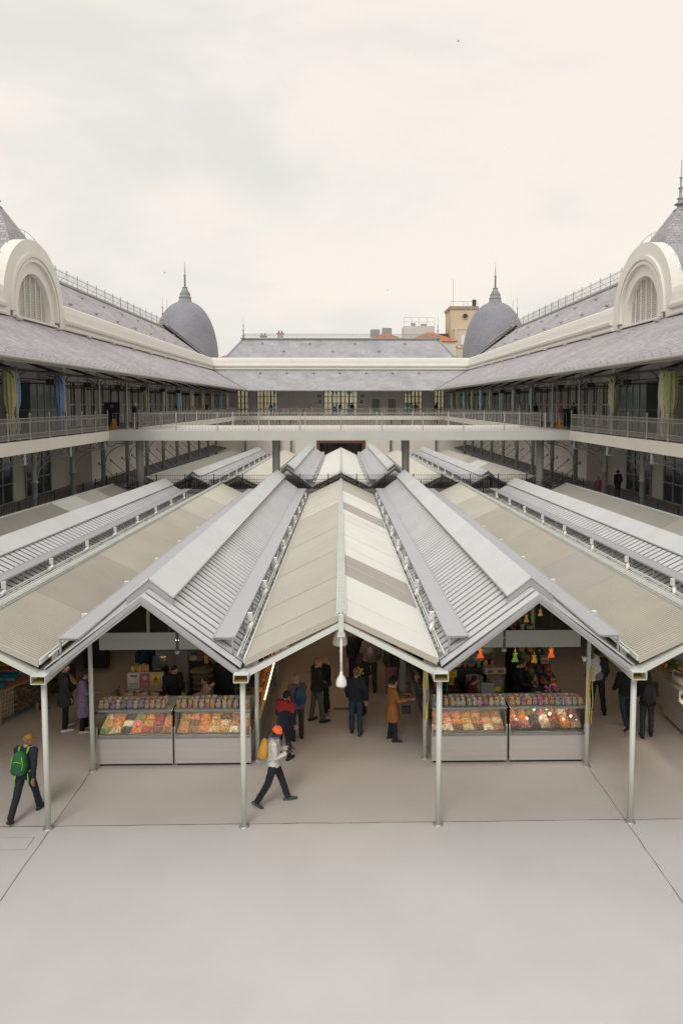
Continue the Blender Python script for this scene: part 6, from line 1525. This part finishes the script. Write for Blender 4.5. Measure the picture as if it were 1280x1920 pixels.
table(2.2, 3.15, 17.55, 18.2, .925, 'dark side counter at the left of the right stall', DKC, DKC)
till(3.75, 16.95, .98, 'dark till at the seated stallkeeper of the right stall'); table(3.5, 4.05, 16.7, 17.2, .975, 'till stand in the right stall', DKC, DKC, 'till_stand', 'stand')
e = thing('stool', 'stool under the seated stallkeeper in the right stall', 'stool', (3.25, 17.15, fz(17.1)))
q = MB(); q.lathe(3.25, 17.12, [(.17, .62), (.18, .66), (.15, .68)], 16); q.build('seat', M['plinth'], e); q = MB(); q.lathe(3.25, 17.12, [(.2, fz(17.1)), (.2, fz(17.1) + .03), (.03, fz(17.1) + .05), (.03, .62)], 12); q.build('pedestal', M['steeld'], e)
# stepped shelf of goods on the right
e = thing('stepped_shelf', 'stepped dark shelf crowded with goods at the right of the right stall', 'shelf', (5.3, 18.2, fz(18)))
for i in range(7):
    q = MB(); q.box(4.95, 5.72, 16.75 + .48 * i, 17.22 + .48 * i, fz(18) + .02, .92 + .15 * i); q.build('shelf_step', DKC, e)
for i in range(7): shelfgoods(4.98, 5.7, 16.78 + .48 * i, 17.2 + .48 * i, .922 + .15 * i, 9, f'{ORD[i]} step of right stepped shelf', 'goods on the stepped shelf', rows=3)
# hanging cut-out decorations
def guitar(x, y, z, c, cn, where, sc=1.0, rz=0):
    sc *= .82
    e = thing('hanging_decoration', f'{cn} flat hanging decoration {where}', 'decoration', (x, y, z), 0, 'bright hanging decorations of the right stall')
    q = MB()
    for dx, dz, rr_, th in ((0, -.055, .078, .012), (0, .05, .052, .010), (-.045, .11, .028, .008), (.045, .115, .028, .007), (-.07, -.105, .034, .0095), (.07, -.10, .034, .0085)):
        q.prism([(x + sc * (dx + rr_ * math.sin(2 * math.pi * t / 12)), z + sc * (dz + rr_ * math.cos(2 * math.pi * t / 12))) for t in range(12)], y - th, y + th, 'y')
    q.build('cut_out', cm(c, .5, bump=0), e)
    q = MB(); q.box(x - .012 * sc, x + .012 * sc, y - .01, y + .01, z + .1 * sc, z + .27 * sc); q.tube([(x, y, z + .27 * sc), (x, y, 4.1 - .02 * abs(x - 3.9))], .004, 4); q.build('cord', cm((.5, .34, .06)), e)
OG, GN, YW = (.85, .15, .02), (.13, .30, .03), (.70, .36, .03)
for a in ((3.34, 16.0, 2.50, OG, 'orange', 'at the left under the right stall board', 1.0), (4.18, 16.0, 2.40, GN, 'green', 'in the middle under the right stall board', 1.0), (5.05, 16.0, 2.50, OG, 'orange', 'at the right under the right stall board', 1.0), (4.9, 16.9, 2.02, YW, 'amber', 'low before the stepped shelf', .9),
          (4.38, 15.8, 3.42, YW, 'amber', 'left in the right gable opening', .8), (4.55, 15.9, 3.46, GN, 'dull green', 'middle in the right gable opening', .6), (4.71, 15.8, 3.56, (.80, .5, .12), 'pale yellow', 'right in the right gable opening', .7), (4.2, 15.9, 3.66, OG, 'orange', 'highest in the right gable opening', .8)): guitar(*a)
for i, (x, z) in enumerate(((5.3, 1.42), (5.42, 1.36), (5.2, 1.33))):
    e = thing('flower_posy', f'pink flower posy on the right stepped shelf, {("tallest", "middle", "lowest")[i]} one', 'flowers', (x, 16.65, z - .3))
    q = MB()
    for t in range(14): q.ball((x + rnd.uniform(-.07, .07), 16.65 + rnd.uniform(-.05, .05), z + rnd.uniform(-.06, .06)), .028, n=7)
    q.build('blossom', cm((.5, .17, .28)), e)
    q = MB(); q.tube([(x, 16.65, .95), (x, 16.65, z - .05)], .02, 7); q.build('stems', cm((.08, .12, .05)), e)
table(4.85, 5.75, 16.5, 16.74, .94, 'front ledge of the right stepped shelf', DKC, DKC, 'shelf_ledge', 'shelf')
shelfgoods(4.9, 5.7, 16.53, 16.7, .942, 6, 'right stall front ledge', 'goods on the front ledge', ('jar', 'box'), [((.5, .42, .33), 'cream'), ((.45, .3, .2), 'tan')], 1)
def ribbons(x, y, z0, z1, label):
    e = thing('ribbon_bundle', label, 'ribbons', (x, y, z0))
    for k, c in enumerate(((.62, .45, .03), (.55, .25, .05), (.45, .50, .08))):
        q = MB(); q.tube([(x - .05 + .05 * k + .015 * math.sin(t + k), y - .075 - .008 * k, z1 - (z1 - z0) * t / 10) for t in range(11)], .012, 5, flat=.4); q.build('ribbon', cm(c, .5), e)
ribbons(5.78, 15.45, 1.05, 2.4, 'yellow and orange ribbons hanging on the right post of the right stall'); ribbons(2.01, 15.9, .95, 2.6, 'yellow ribbons hanging on the aisle post of the right stall')
e = thing('plush_bundle', 'grey and white plush bundle hanging by the right stall post', 'plush toy', (5.98, 15.75, 2.1))
q = MB(); q.ball((5.98, 15.72, 2.42), .15, .13, .16); q.tube([(5.98, 15.72, 2.42), (6.03, 15.7, 2.2), (5.97, 15.72, 2.02)], [.12, .13, .10], 10, round_ends=True)
me_ = remeshed(q, .02, .015, 9, 2); me_.materials.append(cm((.45, .43, .40), .9)); link('plush_body', me_, e).location = (-5.98, -15.75, -2.1)
q = MB(); q.ball((6.07, 15.66, 2.1), .12, .10, .14); q.ball((5.92, 15.66, 2.53), .07, .06, .06); me_ = remeshed(q, .02, .015, 9, 2); me_.materials.append(cm((.13, .12, .11), .9)); link('dark_patches', me_, e).location = (-5.98, -15.75, -2.1)
e = thing('conical_lamp', 'small white cone lamp clipped to the right stall post', 'lamp', (5.68, 15.5, 2.6))
q = MB(); q.tube([(5.62, 15.45, 2.56), (5.70, 15.45, 2.58)], [.07, .04], 12); q.build('lamp_shade', M['white'], e)
q = MB(); q.tube([(5.70, 15.45, 2.58), (5.77, 15.47, 2.62)], .015, 6); q.build('clip_arm', M['galv'], e)
for x0, x1, st in ((-5.5, -2.5, 'left'), (2.5, 5.5, 'right')):  # added warm fill, hidden from view, to brighten the stall goods
    e = thing('added_fill_strip', f'warm strip light fixed behind the fascia boards of the {st} stall', 'lamp', ((x0 + x1) / 2, YC + .1, 2.95))
    q = MB(); q.box(x0, x1, YC + .07, YC + .14, 2.98, 3.02); q.build('housing', M['white'], e)
    q = MB(); q.box(x0 + .05, x1 - .05, YC + .085, YC + .125, 2.965, 2.978); q.build('tube', M['tube'], e)
STK = [((.62, .30, .08), 'orange'), ((.6, .42, .14), 'golden'), ((.5, .10, .08), 'red'), ((.12, .2, .3), 'blue'), ((.6, .54, .45), 'cream'), ((.16, .26, .10), 'green'), ((.34, .18, .10), 'brown')]
table(-5.0, -4.75, 16.55, 17.3, .95, 'narrow goods ledge right of the pink paper', DKC, DKC, 'goods_ledge', 'shelf')
shelfgoods(-4.98, -4.77, 16.6, 17.25, .952, 6, 'ledge by the pink paper', 'goods beside the pink paper', ('jar', 'packet', 'bottle'), STK, 1)
table(-4.35, -2.3, 19.1, 19.6, 1.15, 'mid-height goods bench behind the stallkeeper of the left stall', DKC, DKC, 'goods_bench', 'bench')
shelfgoods(-4.3, -2.35, 19.12, 19.58, 1.152, 24, 'left stall goods bench', 'goods on the left goods bench', ('jar', 'bowl', 'box', 'bottle'), STK, 2)
shelfgoods(-3.85, -2.95, 18.5, 18.95, 1.302, 8, 'cupboard behind the jute sacks', 'goods on the left cupboard', ('box', 'jar'), STK, 2)
shelfgoods(2.25, 3.1, 17.6, 18.15, 1.302, 8, 'dark side counter of the right stall', 'goods on the right side counter', ('jar', 'box', 'packet'), STK, 2) if False else None
shelfgoods(2.55, 4.25, 18.28, 18.45, 1.242, 9, 'cupboard before the polythene heap', 'goods before the polythene heap', ('jar', 'box', 'bowl'), STK, 1)
for x0, x1, y, st in ((-4.5, -2.4, 19.75, 'left'), (2.4, 4.4, 19.3, 'right')):
    e = thing('goods_rack', f'tall open rack of goods at the back of the {st} stall', 'rack', ((x0 + x1) / 2, y, fz(y)))
    q = MB()
    for x in (x0, x1): q.box(x - .02, x + .02, y - .02, y + .02, fz(y), 2.25); q.box(x - .02, x + .02, y + .36, y + .40, fz(y), 2.25)
    q.build('uprights', M['iron'], e)
    for z in (1.42, 1.80):
        q = MB(); q.box(x0 + .021, x1 - .021, y - .02, y + .40, z - .03, z); q.build('rack_shelf', M['wood'], e)
    for z, t in ((1.42, 'lower'), (1.80, 'upper')): shelfgoods(x0 + .05, x1 - .05, y, y + .38, z + .001, 20, f'{t} shelf of {st} back rack', f'goods on the {t} {st} back rack', ('jar', 'box', 'packet', 'bowl', 'bottle'), STK, 2)
# ---- aisle flanks
def flank(s, y0, y1, label):
    e = thing('aisle_counter', label, 'counter', (s * 2.3, y0, fz(y0)))
    xa, xb = s * 2.02, s * 2.62; q = MB(); q.box(xa + s * .03, xb, y0, y1, fz(y0) + .12, .62); q.build('counter_body', M['steel'], e)
    q = MB(); y = y0
    while y < y1 - .3: q.box(xa, xa + s * .028, y + .01, y + .58, fz(y) + .14, .66); y += .6
    n = 3
    for i in range(n): q.box(xa + s * (.03 + .19 * i), xa + s * (.20 + .19 * i), y0 - .03, y0 - .002, fz(y0) + .14, .66)
    q.build('corrugated_panels', M['sign'], e)
    q = MB(); q.box(xa - s * .02, xb, y0 - .01, y1, .662, .70); q.build('worktop', M['steeld'], e)
    q = MB(); q.box(xb - s * .04, xb, y0, y1, .70, 2.0)
    for z in (1.05, 1.45, 1.85): q.box(xa + s * .12, xb - s * .041, y0 + .05, y1, z, z + .03)
    q.build('shelf_back', DKC, e); return e
e = flank(-1, 16.5, 22.5, 'left aisle counter with lit shelf edge and crates')
q = MB(); q.box(-2.03, -2.012, 17.6, 21.3, .702, .716); q.build('light_strip', M['led'], e); q = MB(); q.box(-2.17, -2.15, 17.2, 21.8, 1.415, 1.44); q.build('light_strip', M['led'], e)
flank(1, 16.3, 23, 'right aisle counter with steel panels and crowded shelves')
for i, (x, y, z) in enumerate(((-2.32, 16.75, .70), (-2.32, 16.75, .98), (-2.3, 17.15, .70))):
    e = thing('wooden_crate', f'pine crate on the left aisle counter, {("lower front", "upper front", "second from the front")[i]} one', 'crate', (x, y, z), 0, 'pine crates on the left aisle counter')
    q = MB()
    for k in range(3): q.box(x - .2, x + .2, y - .15, y - .138, z + .015 + .09 * k, z + .085 + .09 * k); q.box(x - .2, x + .2, y + .138, y + .15, z + .015 + .09 * k, z + .085 + .09 * k); q.box(x + .188, x + .2, y - .137, y + .137, z + .015 + .09 * k, z + .085 + .09 * k); q.box(x - .2, x - .188, y - .137, y + .137, z + .015 + .09 * k, z + .085 + .09 * k)
    q.box(x - .187, x + .187, y - .137, y + .137, z, z + .012); q.build('slats', M['wood'], e)
    q = MB()
    for a in (-.18, .18):
        for c in (-.13, .13): q.box(x + a - .014, x + a + .014, y + c - .014, y + c + .014, z + .013, z + .275)
    q.build('corner_blocks', M['wood'], e)
WARM = [((.55, .24, .05), 'amber'), ((.45, .13, .04), 'rusty'), ((.04, .03, .03), 'black'), ((.6, .4, .12), 'golden'), ((.25, .06, .04), 'dark red')]
shelfgoods(-2.52, -2.1, 17.45, 22.3, .702, 36, 'lit left aisle counter', 'goods on the lit aisle counter', ('bowl', 'box', 'jar', 'bottle'), WARM, 2)
shelfgoods(-2.52, -2.2, 17.2, 22.3, 1.082, 22, 'middle left aisle shelf', 'goods on the middle left aisle shelf', ('bottle', 'jar'), WARM, 1)
shelfgoods(-2.52, -2.2, 17.2, 22.3, 1.482, 22, 'top left aisle shelf', 'goods on the top left aisle shelf', ('bottle', 'jar'), WARM, 1)
MIXC = [((.45, .2, .12), 'terracotta'), ((.5, .42, .36), 'cream'), ((.06, .12, .35), 'blue'), ((.5, .12, .05), 'red'), ((.09, .2, .08), 'green'), ((.55, .4, .05), 'yellow'), ((.3, .18, .22), 'mauve')]
shelfgoods(2.05, 2.5, 16.4, 22.8, .702, 40, 'right aisle counter', 'goods on the right aisle counter', ('packet', 'jar', 'box'), MIXC, 2)
for zz_, n_ in ((1.082, 'middle'), (1.482, 'upper'), (1.882, 'top')): shelfgoods(2.2, 2.5, 16.4, 22.8, zz_, 26, f'{n_} right aisle shelf', f'goods on the {n_} right aisle shelf', ('packet', 'jar', 'packet'), MIXC, 1)
e = thing('hazard_plate', 'yellow warning plate with black triangle beyond the right aisle shelf', 'sign', (1.78, 19.3, 1.45))
q = MB(); q.box(1.64, 1.92, 19.28, 19.30, 1.42, 1.75); q.build('plate', cm((.68, .44, .02), .5), e); q = MB(); q.prism([(1.69, 1.5), (1.87, 1.5), (1.78, 1.68)], 19.27, 19.279, 'y'); q.build('triangle_mark', M['plinth'], e)
q = MB(); q.box(1.70, 1.86, 19.301, 19.42, fz(19.3), 1.75); q.build('stand_cabinet', M['iron'], e)
def lettering(txt, x, y, z, size, m, parent, rx=90, rz=0):
    cu = bpy.data.curves.new('lettering', 'FONT'); cu.body = txt; cu.size = size; cu.extrude = .003; cu.align_x = 'CENTER'; cu.align_y = 'CENTER'
    t = bpy.data.objects.new('lettering', cu); COL.objects.link(t)
    me = bpy.data.meshes.new_from_object(t.evaluated_get(bpy.context.evaluated_depsgraph_get())); bpy.data.objects.remove(t)
    me.materials.clear(); me.materials.append(m); o = bpy.data.objects.new('lettering', me); COL.objects.link(o); o.parent = parent
    o.location = Vector((x, y, z)) - Vector(ORG[parent]); o.rotation_euler = (R(rx), 0, R(rz)); return o
e = thing('shop_sign', 'small white hanging sign reading oria at the left of the aisle', 'sign', (-1.5, 16.05, 2.58))
q = MB(); q.box(-1.98, -1.13, 16.0, 16.03, 2.56, 2.72); q.build('sign_board', M['paper'], e); lettering('oria', -1.5, 15.992, 2.64, .10, cm((.1, .1, .1)), e)
q = MB(); q.tube([(-1.2, 16.02, 2.72), (-1.2, 16.02, 3.2)], .006, 5); q.tube([(-1.9, 16.02, 2.72), (-1.9, 16.02, 3.1)], .006, 5); q.build('hanging_wire', M['galv'], e)
# ---- left cork stall
e = thing('cork_stall', 'stall at the far left with cork-clad counter and rope netting', 'stall', (-9.6, 19, fz(18)))
CORK = speckle('cork_logs', [(.20, .14, .09), (.16, .11, .07), (.24, .18, .12), (.10, .07, .05)], 17, .95, 1.0)
q = MB(); q.hexa([(-10.9, 17.9, .1), (-9.05, 17.9, .1), (-8.45, 19.0, .1), (-10.9, 19.0, .1), (-10.9, 17.9, .84), (-9.05, 17.9, .84), (-8.45, 19.0, .84), (-10.9, 19.0, .84)]); q.box(-10.9, -8.45, 19.001, 20.4, .1, .84); q.build('cork_cladding', CORK, e)
q = MB(); q.prism([(-10.95, 17.86), (-9.0, 17.86), (-8.4, 18.98), (-8.4, 20.45), (-10.95, 20.45)], .845, .885, 'z'); q.build('countertop', M['wood'], e)
q = MB()
for (x, y) in ((-9.1, 17.95), (-8.55, 18.9), (-8.55, 20.3), (-10.8, 18.0)): q.box(x - .04, x + .04, y - .04, y + .04, fz(y), .1)
q.build('stall_legs', M['wood'], e)
q = MB(); A_, B_ = Vector((-9.06, 17.86, 0)), Vector((-8.43, 18.98, 0))
for side in (0, 1):
    for i in range(9):
        for j in range(6):
            def pt(i, j):
                u = i / 9; z = .84 - .72 * j / 6 + .02 * math.sin(i * 2 + j)
                return (Vector((-10.6 + 1.55 * u, 17.86 + .01 * math.sin(j * 3 + i), z)) if side == 0 else A_.lerp(B_, u * .3) + Vector((.03, -.02, z)))
            q.tube([pt(i, j), pt(i + 1, j)], .010, 4, cap=False); q.tube([pt(i, j), pt(i, j + 1)], .010, 4, cap=False)
q.build('rope_net', cm((.42, .36, .27), .95), e)
q = MB(); q.lathe(-9.06, 17.84, [(.045, .02), (.04, .84)], 8); q.lathe(-9.75, 17.82, [(.04, .0), (.04, .84)], 8); q.build('rope_tassel', cm((.34, .27, .18), .95), e)
TX_ = [((.03, .24, .32), 'turquoise'), ((.5, .22, .06), 'orange'), ((.12, .22, .10), 'green'), ((.28, .10, .24), 'purple'), ((.42, .08, .08), 'red'), ((.10, .12, .28), 'blue'), ((.35, .22, .14), 'tan')]
k = 0
for r_ in range(5):
    for c in range(4):
        col, cn = TX_[(r_ * 3 + c * 2) % 7] if r_ else TX_[0 if c < 3 else 1]; c2 = TX_[(k * 5 + 1) % 7][0] if r_ else (.03, .20, .30)
        y = 18.1 + .5 * r_; x = -9.3 - .46 * c + .12 * r_ + (.0 if r_ < 2 else .2)
        item('folded_cloth', 'cloth', stripes('woven', [col, c2, tuple(v * .6 for v in col), col], 30, 'X') if k < 7 else _it[('cl', k % 7)], c2, (x, y, .89 + .04 * (k % 2)), f'{cn} folded woven cloth, {ORD[c]} from the right, {ORD[r_]} row on the cork stall', 'cloth', 'folded woven cloths on the cork stall', .1 * (k % 3), 1.0)
        if k < 7: _it[('cl', k)] = bpy.data.objects[-1].data.materials[0] if False else stripes('woven', [col, c2, tuple(v * .6 for v in col), col], 30, 'X')
        k += 1
e = thing('lit_shelf', 'tall shelf with warm light strip behind the cork stall', 'shelf', (-9.6, 20.6, fz(20.6)))
q = MB(); q.box(-11, -8.6, 20.55, 20.95, fz(20), 1.9)
q.build('shelf_carcass', DKC, e)
q = MB(); q.box(-9.55, -9.515, 20.46, 20.49, .95, 1.55); q.build('light_strip', M['led'], e)
for i in range(14):
    col, cn = TX_[(i * 3 + 1) % 7]
    item('stacked_cloth', 'cloth', cm(col), TX_[(i + 3) % 7][0], (-8.85 - .46 * (i % 5), 20.38, .95 + .12 * (i // 5) * 2), f'{cn} cloth bundle, {ORD[i % 5]} from right, {ORD[i // 5]} tier before the lit shelf', 'cloth', 'cloth bundles before the lit shelf', 0, 1.0)
def slant_board(x, y, z, label, cols):
    e = thing('slanted_rack', label, 'display rack', (x, y, fz(y)))
    Mx = Matrix.Translation((x, y, z)) @ Matrix.Rotation(R(-58), 4, 'Z') @ Matrix.Rotation(R(38), 4, 'X')
    tr = lambda p: tuple(Mx @ Vector(p))
    q = MB(tr); q.box(-.55, .55, -.02, .02, -.4, .4); q.box(-.57, .57, -.06, .03, -.43, -.4); q.box(-.57, .57, -.06, .03, .4, .43); q.box(-.6, -.57, -.06, .03, -.43, .43); q.box(.57, .6, -.06, .03, -.43, .43); q.build('rack_frame', cm((.50, .33, .16), .7), e)
    for i in range(4):
        for j in range(7):
            c = cols[(i * 3 + j * 2 + (i * j) % 3) % len(cols)]; q = MB(tr); q.box(-.52 + .15 * j, -.40 + .15 * j, -.045, -.021, -.37 + .195 * i, -.22 + .195 * i); q.build('card', cm(c, .4), e)
    q = MB(); q.box(x - .5, x + .2, y + .1, y + .5, fz(y), z - .1); q.build('rack_stand', DKC, e)
slant_board(-8.25, 19.9, .72, 'slanted pine rack of small cards beside the cork stall', [(.28, .22, .2), (.06, .16, .24), (.10, .22, .30), (.35, .3, .26), (.05, .05, .06)])
slant_board(-7.9, 21.9, 1.05, 'slanted pine rack of red and white packs behind the dark-coated man', [(.42, .07, .07), (.5, .45, .42), (.36, .12, .11), (.3, .27, .25)])
# ---- right deli counter
e = thing('deli_counter', 'long steel deli counter with curved lit glass at the far right', 'counter', (9.4, 16.2, fz(16.2)))
q = MB(); q.box(8.80, 9.7, 15.6, 18.05, fz(16) + .08, .74); q.box(9.0, 9.7, 18.10, 22.0, fz(19) + .08, .98); q.build('counter_body', M['steel'], e, bevel=.01)
q = MB(); q.box(8.86, 9.65, 15.7, 17.99, fz(16), fz(16) + .078); q.box(9.08, 9.65, 18.15, 21.9, fz(19), fz(19) + .078); q.build('plinth', M['plinth'], e)
q = MB(); q.box(8.98, 9.72, 18.10, 22.05, .981, 1.01); q.box(8.80, 9.7, 17.2, 18.06, .741, 1.02); q.build('worktop', M['steel'], e)
q = MB()
for i in range(6):
    a, c = R(90 * i / 6), R(90 * (i + 1) / 6); p = lambda t: (9.15 - .34 * math.cos(t), .76 + .42 * math.sin(t))
    q.quad((p(a)[0], 15.6, p(a)[1]), (p(c)[0], 15.6, p(c)[1]), (p(c)[0], 17.19, p(c)[1]), (p(a)[0], 17.19, p(a)[1]))
q.build('curved_glass', M['glass'], e)
q = MB(); q.box(9.16, 9.6, 15.6, 17.19, 1.182, 1.20); q.build('glass_top', M['glass'], e); q = MB(); q.box(9.3, 9.34, 15.65, 17.15, 1.13, 1.16); q.build('case_lamp', M['ledw'], e)
for i in range(10):
    col = [(.5, .22, .05), (.55, .32, .12), (.4, .12, .06), (.12, .2, .06), (.6, .45, .2)][i % 5]
    item('deli_dish', 'bowl', speckle('deli_food', [col, tuple(v * .7 for v in col), tuple(min(1, v * 1.3) for v in col)], 40) if i < 5 else _it[('dl', i % 5)], (.5, .48, .45), (9.02 + .3 * (i // 5), 15.8 + .28 * (i % 5), .745), f'dish of {("orange", "golden", "reddish", "green", "pale yellow")[i % 5]} food in the deli counter, {("front", "back")[i // 5]} row', 'dish', 'dishes in the deli counter')
    if i < 5: _it[('dl', i)] = speckle('deli_food', [col, tuple(v * .7 for v in col), tuple(min(1, v * 1.3) for v in col)], 40)
e = thing('paper_towel_roll', 'white paper towel roll in a wire holder on the deli counter', 'paper roll', (9.0, 17.6, 1.02))
q = MB(); q.tube([(8.92, 17.75, 1.14), (9.12, 17.35, 1.14)], .10, 20); q.build('roll', M['paper'], e)
q = MB(); q.tube([(8.90, 17.79, 1.02), (8.90, 17.79, 1.14), (8.92, 17.75, 1.36), (9.12, 17.35, 1.36), (9.14, 17.31, 1.14), (9.14, 17.31, 1.02)], .012, 6); q.build('wire_holder', M['white'], e)
shelfgoods(9.05, 9.65, 18.3, 21.8, 1.012, 24, 'raised deli counter', 'goods on the deli counter', ('bowl', 'box', 'jar', 'bowl'), [((.10, .20, .05), 'leafy green'), ((.6, .3, .06), 'orange'), ((.5, .4, .1), 'yellow'), ((.3, .1, .06), 'brown red')], 2)
e = thing('shop_sign', 'white hanging sign reading a Sar above the deli counter', 'sign', (9.2, 17.4, 2.3))
q = MB(); q.box(8.62, 9.9, 17.4, 17.43, 2.02, 2.20); q.build('sign_board', M['paper'], e); lettering('a Sar', 8.95, 17.392, 2.11, .11, cm((.1, .1, .1)), e)
q = MB(); q.tube([(8.8, 17.415, 2.2), (8.8, 17.415, 3.4)], .006, 5); q.tube([(9.7, 17.415, 2.2), (9.7, 17.415, 3.1)], .006, 5); q.build('hanging_wire', M['galv'], e)
# ---- stalls further back
for i, (x, y) in enumerate(((-3.9, 25.5), (3.9, 25.5), (-3.9, 31.5), (3.9, 31.5), (-3.9, 37), (3.9, 37), (-11.7, 24), (11.7, 24), (-11.7, 31), (11.7, 31))):
    e = thing('market_stall', f'steel market stall {("left" if x < 0 else "right")} of the aisle, {ORD[[25.5, 31.5, 37, 24, 31].index(y)]} deeper one{" near the gallery" if abs(x) > 8 else ""}', 'stall', (x, y, fz(y)))
    z = fz(y); q = MB(); q.box(x - 1.7, x + 1.7, y - 1.6, y - .9, z + .05, z + .98); q.box(x - 1.7, x - 1.1, y - .89, y + 1.6, z + .05, z + .98); q.box(x + 1.1, x + 1.7, y - .89, y + 1.6, z + .05, z + .98); q.build('stall_counter', M['steel'], e)
    q = MB(); q.box(x - 1.05, x + 1.05, y + 1.2, y + 1.6, z, z + 2.0); q.build('back_cupboard', DKC, e)
    shelfgoods(x - 1.65, x + 1.65, y - 1.55, y - .95, z + .982, 14, f'{ORD[i // 2]} deeper stall, {("left" if x < 0 else "right")} side', 'goods on the deeper stalls')
# ---- small carried things
e = thing('handbag', 'small dark handbag at the hip of the tan-coated woman', 'handbag', (1.62, 16.7, .7))
q = MB(); q.box(1.52, 1.74, 16.62, 16.72, .72, .92); q.build('bag_body', M['plinth'], e, bevel=.03); q = MB(); q.tube([(1.54, 16.67, .92), (1.48, 16.75, 1.2), (1.40, 16.82, 1.38)], .01, 5); q.build('strap', M['plinth'], e)
e = thing('flower_bunch', 'bunch of yellow flowers held by the dark-haired shopper in the aisle', 'flowers', (.46, 18.2, 1.1))
q = MB()
for t in range(26): q.ball((.47 + rnd.uniform(-.12, .12), 18.12 + rnd.uniform(-.08, .06), 1.25 + rnd.uniform(-.07, .09)), .03, n=7)
q.build('blossoms', cm((.70, .50, .04)), e); q = MB(); q.tube([(.47, 18.15, 1.2), (.5, 18.2, .95)], [.06, .03], 8); q.build('wrapping', cm((.4, .42, .36)), e)
e = thing('snack_tray', 'small red snack held out by the tan-coated woman', 'snack', (1.75, 16.85, 1.05))
q = MB(); q.box(1.68, 1.86, 16.78, 16.92, 1.02, 1.04); q.build('tray', M['paper'], e); q = MB()
for t in range(5): q.ball((1.70 + .035 * t, 16.85 + .02 * (t % 2), 1.06), .022, n=7)
q.build('berries', cm((.6, .06, .04), .4), e)
e = thing('phone', 'dark phone in the hands of the orange-beanie walker', 'phone', (-1.1, 14.0, 1.1))
q = MB(); Mp = Matrix.Translation((-1.10, 14.05, 1.30)) @ Matrix.Rotation(R(30), 4, 'Y'); q.xf = lambda p: tuple(Mp @ Vector(p)); q.box(-.07, .07, -.035, .035, -.005, .005); q.build('phone_body', M['plinth'], e, bevel=.003)
# ------------------------------------------------------------------ light, sky, camera
w = bpy.data.worlds.new('World'); scene.world = w; w.use_nodes = True
N, L = w.node_tree.nodes, w.node_tree.links
bg = N['Background']; bg.inputs['Strength'].default_value = .1
SUN_E, SUN_R = 46, 200
sky = N.new('ShaderNodeTexSky'); sky.sky_type = 'NISHITA'; sky.sun_disc = False; sky.sun_elevation = R(SUN_E); sky.sun_rotation = R(SUN_R); sky.dust_density = 3; sky.air_density = 1.2
tc = N.new('ShaderNodeTexCoord'); mp = N.new('ShaderNodeMapping'); mp.inputs['Scale'].default_value = (1.0, 1.0, 2.4); mp.inputs['Location'].default_value = (2.3, .4, .7); L.new(tc.outputs['Generated'], mp.inputs[0])
no = N.new('ShaderNodeTexNoise'); no.inputs['Scale'].default_value = 2.1; no.inputs['Detail'].default_value = 6; no.inputs['Roughness'].default_value = .55; no.inputs['Distortion'].default_value = .35; L.new(mp.outputs[0], no.inputs['Vector'])
rp = N.new('ShaderNodeValToRGB'); rp.color_ramp.interpolation = 'EASE'; el = rp.color_ramp.elements
el[0].position = .36; el[0].color = (.80, .79, .745, 1); el[1].position = .62; el[1].color = (.955, .89, .80, 1)
L.new(no.outputs['Fac'], rp.inputs[0])
sp = N.new('ShaderNodeSeparateXYZ'); L.new(tc.outputs['Generated'], sp.inputs[0])
zr = N.new('ShaderNodeMapRange'); zr.inputs[1].default_value = .62; zr.inputs[2].default_value = 1.0; zr.inputs[3].default_value = 10.0; zr.inputs[4].default_value = 18.0; L.new(sp.outputs['Z'], zr.inputs[0])
cz = N.new('ShaderNodeMix'); cz.data_type = 'RGBA'; zf = N.new('ShaderNodeMapRange'); zf.inputs[1].default_value = .62; zf.inputs[2].default_value = .8; L.new(sp.outputs['Z'], zf.inputs[0]); L.new(zf.outputs[0], cz.inputs[0]); L.new(rp.outputs[0], cz.inputs[6]); cz.inputs[7].default_value = (.85, .85, .83, 1)
vm = N.new('ShaderNodeVectorMath'); vm.operation = 'SCALE'; L.new(cz.outputs[2], vm.inputs[0]); L.new(zr.outputs[0], vm.inputs['Scale'])
mx = N.new('ShaderNodeMix'); mx.data_type = 'RGBA'; mx.inputs[0].default_value = .94; L.new(sky.outputs[0], mx.inputs[6]); L.new(vm.outputs[0], mx.inputs[7])
L.new(mx.outputs[2], bg.inputs['Color'])
sd_ = bpy.data.lights.new('sun', 'SUN'); sd_.energy = 1.15; sd_.angle = R(24); sd_.color = (1, .975, .94)
so = bpy.data.objects.new('sun', sd_); COL.objects.link(so)
dv = Vector((math.sin(R(SUN_R)) * math.cos(R(SUN_E)), math.cos(R(SUN_R)) * math.cos(R(SUN_E)), math.sin(R(SUN_E))))
so.rotation_euler = dv.to_track_quat('Z', 'Y').to_euler(); so.location = (0, 0, 60)
cam = bpy.data.cameras.new('camera'); co = bpy.data.objects.new('camera', cam); COL.objects.link(co)
co.location = (0, 0, 8.5); co.rotation_euler = (R(90 - 3.8), 0, R(-1.07))
cam.sensor_fit = 'AUTO'; cam.sensor_width = 36; cam.lens = 24; cam.shift_x = -22.9 / 1920; cam.shift_y = -118 / 1920; cam.clip_start = .1; cam.clip_end = 3000
scene.camera = co
bpy.data.scenes.remove(TMP)
vs = scene.view_settings; vs.view_transform = 'Standard'; vs.look = 'None'; vs.exposure = .05; vs.gamma = 1; vs.use_curve_mapping = False
scene.render.engine = 'CYCLES'; scene.cycles.max_bounces = 8; scene.cycles.transparent_max_bounces = 16; scene.cycles.use_denoising = True
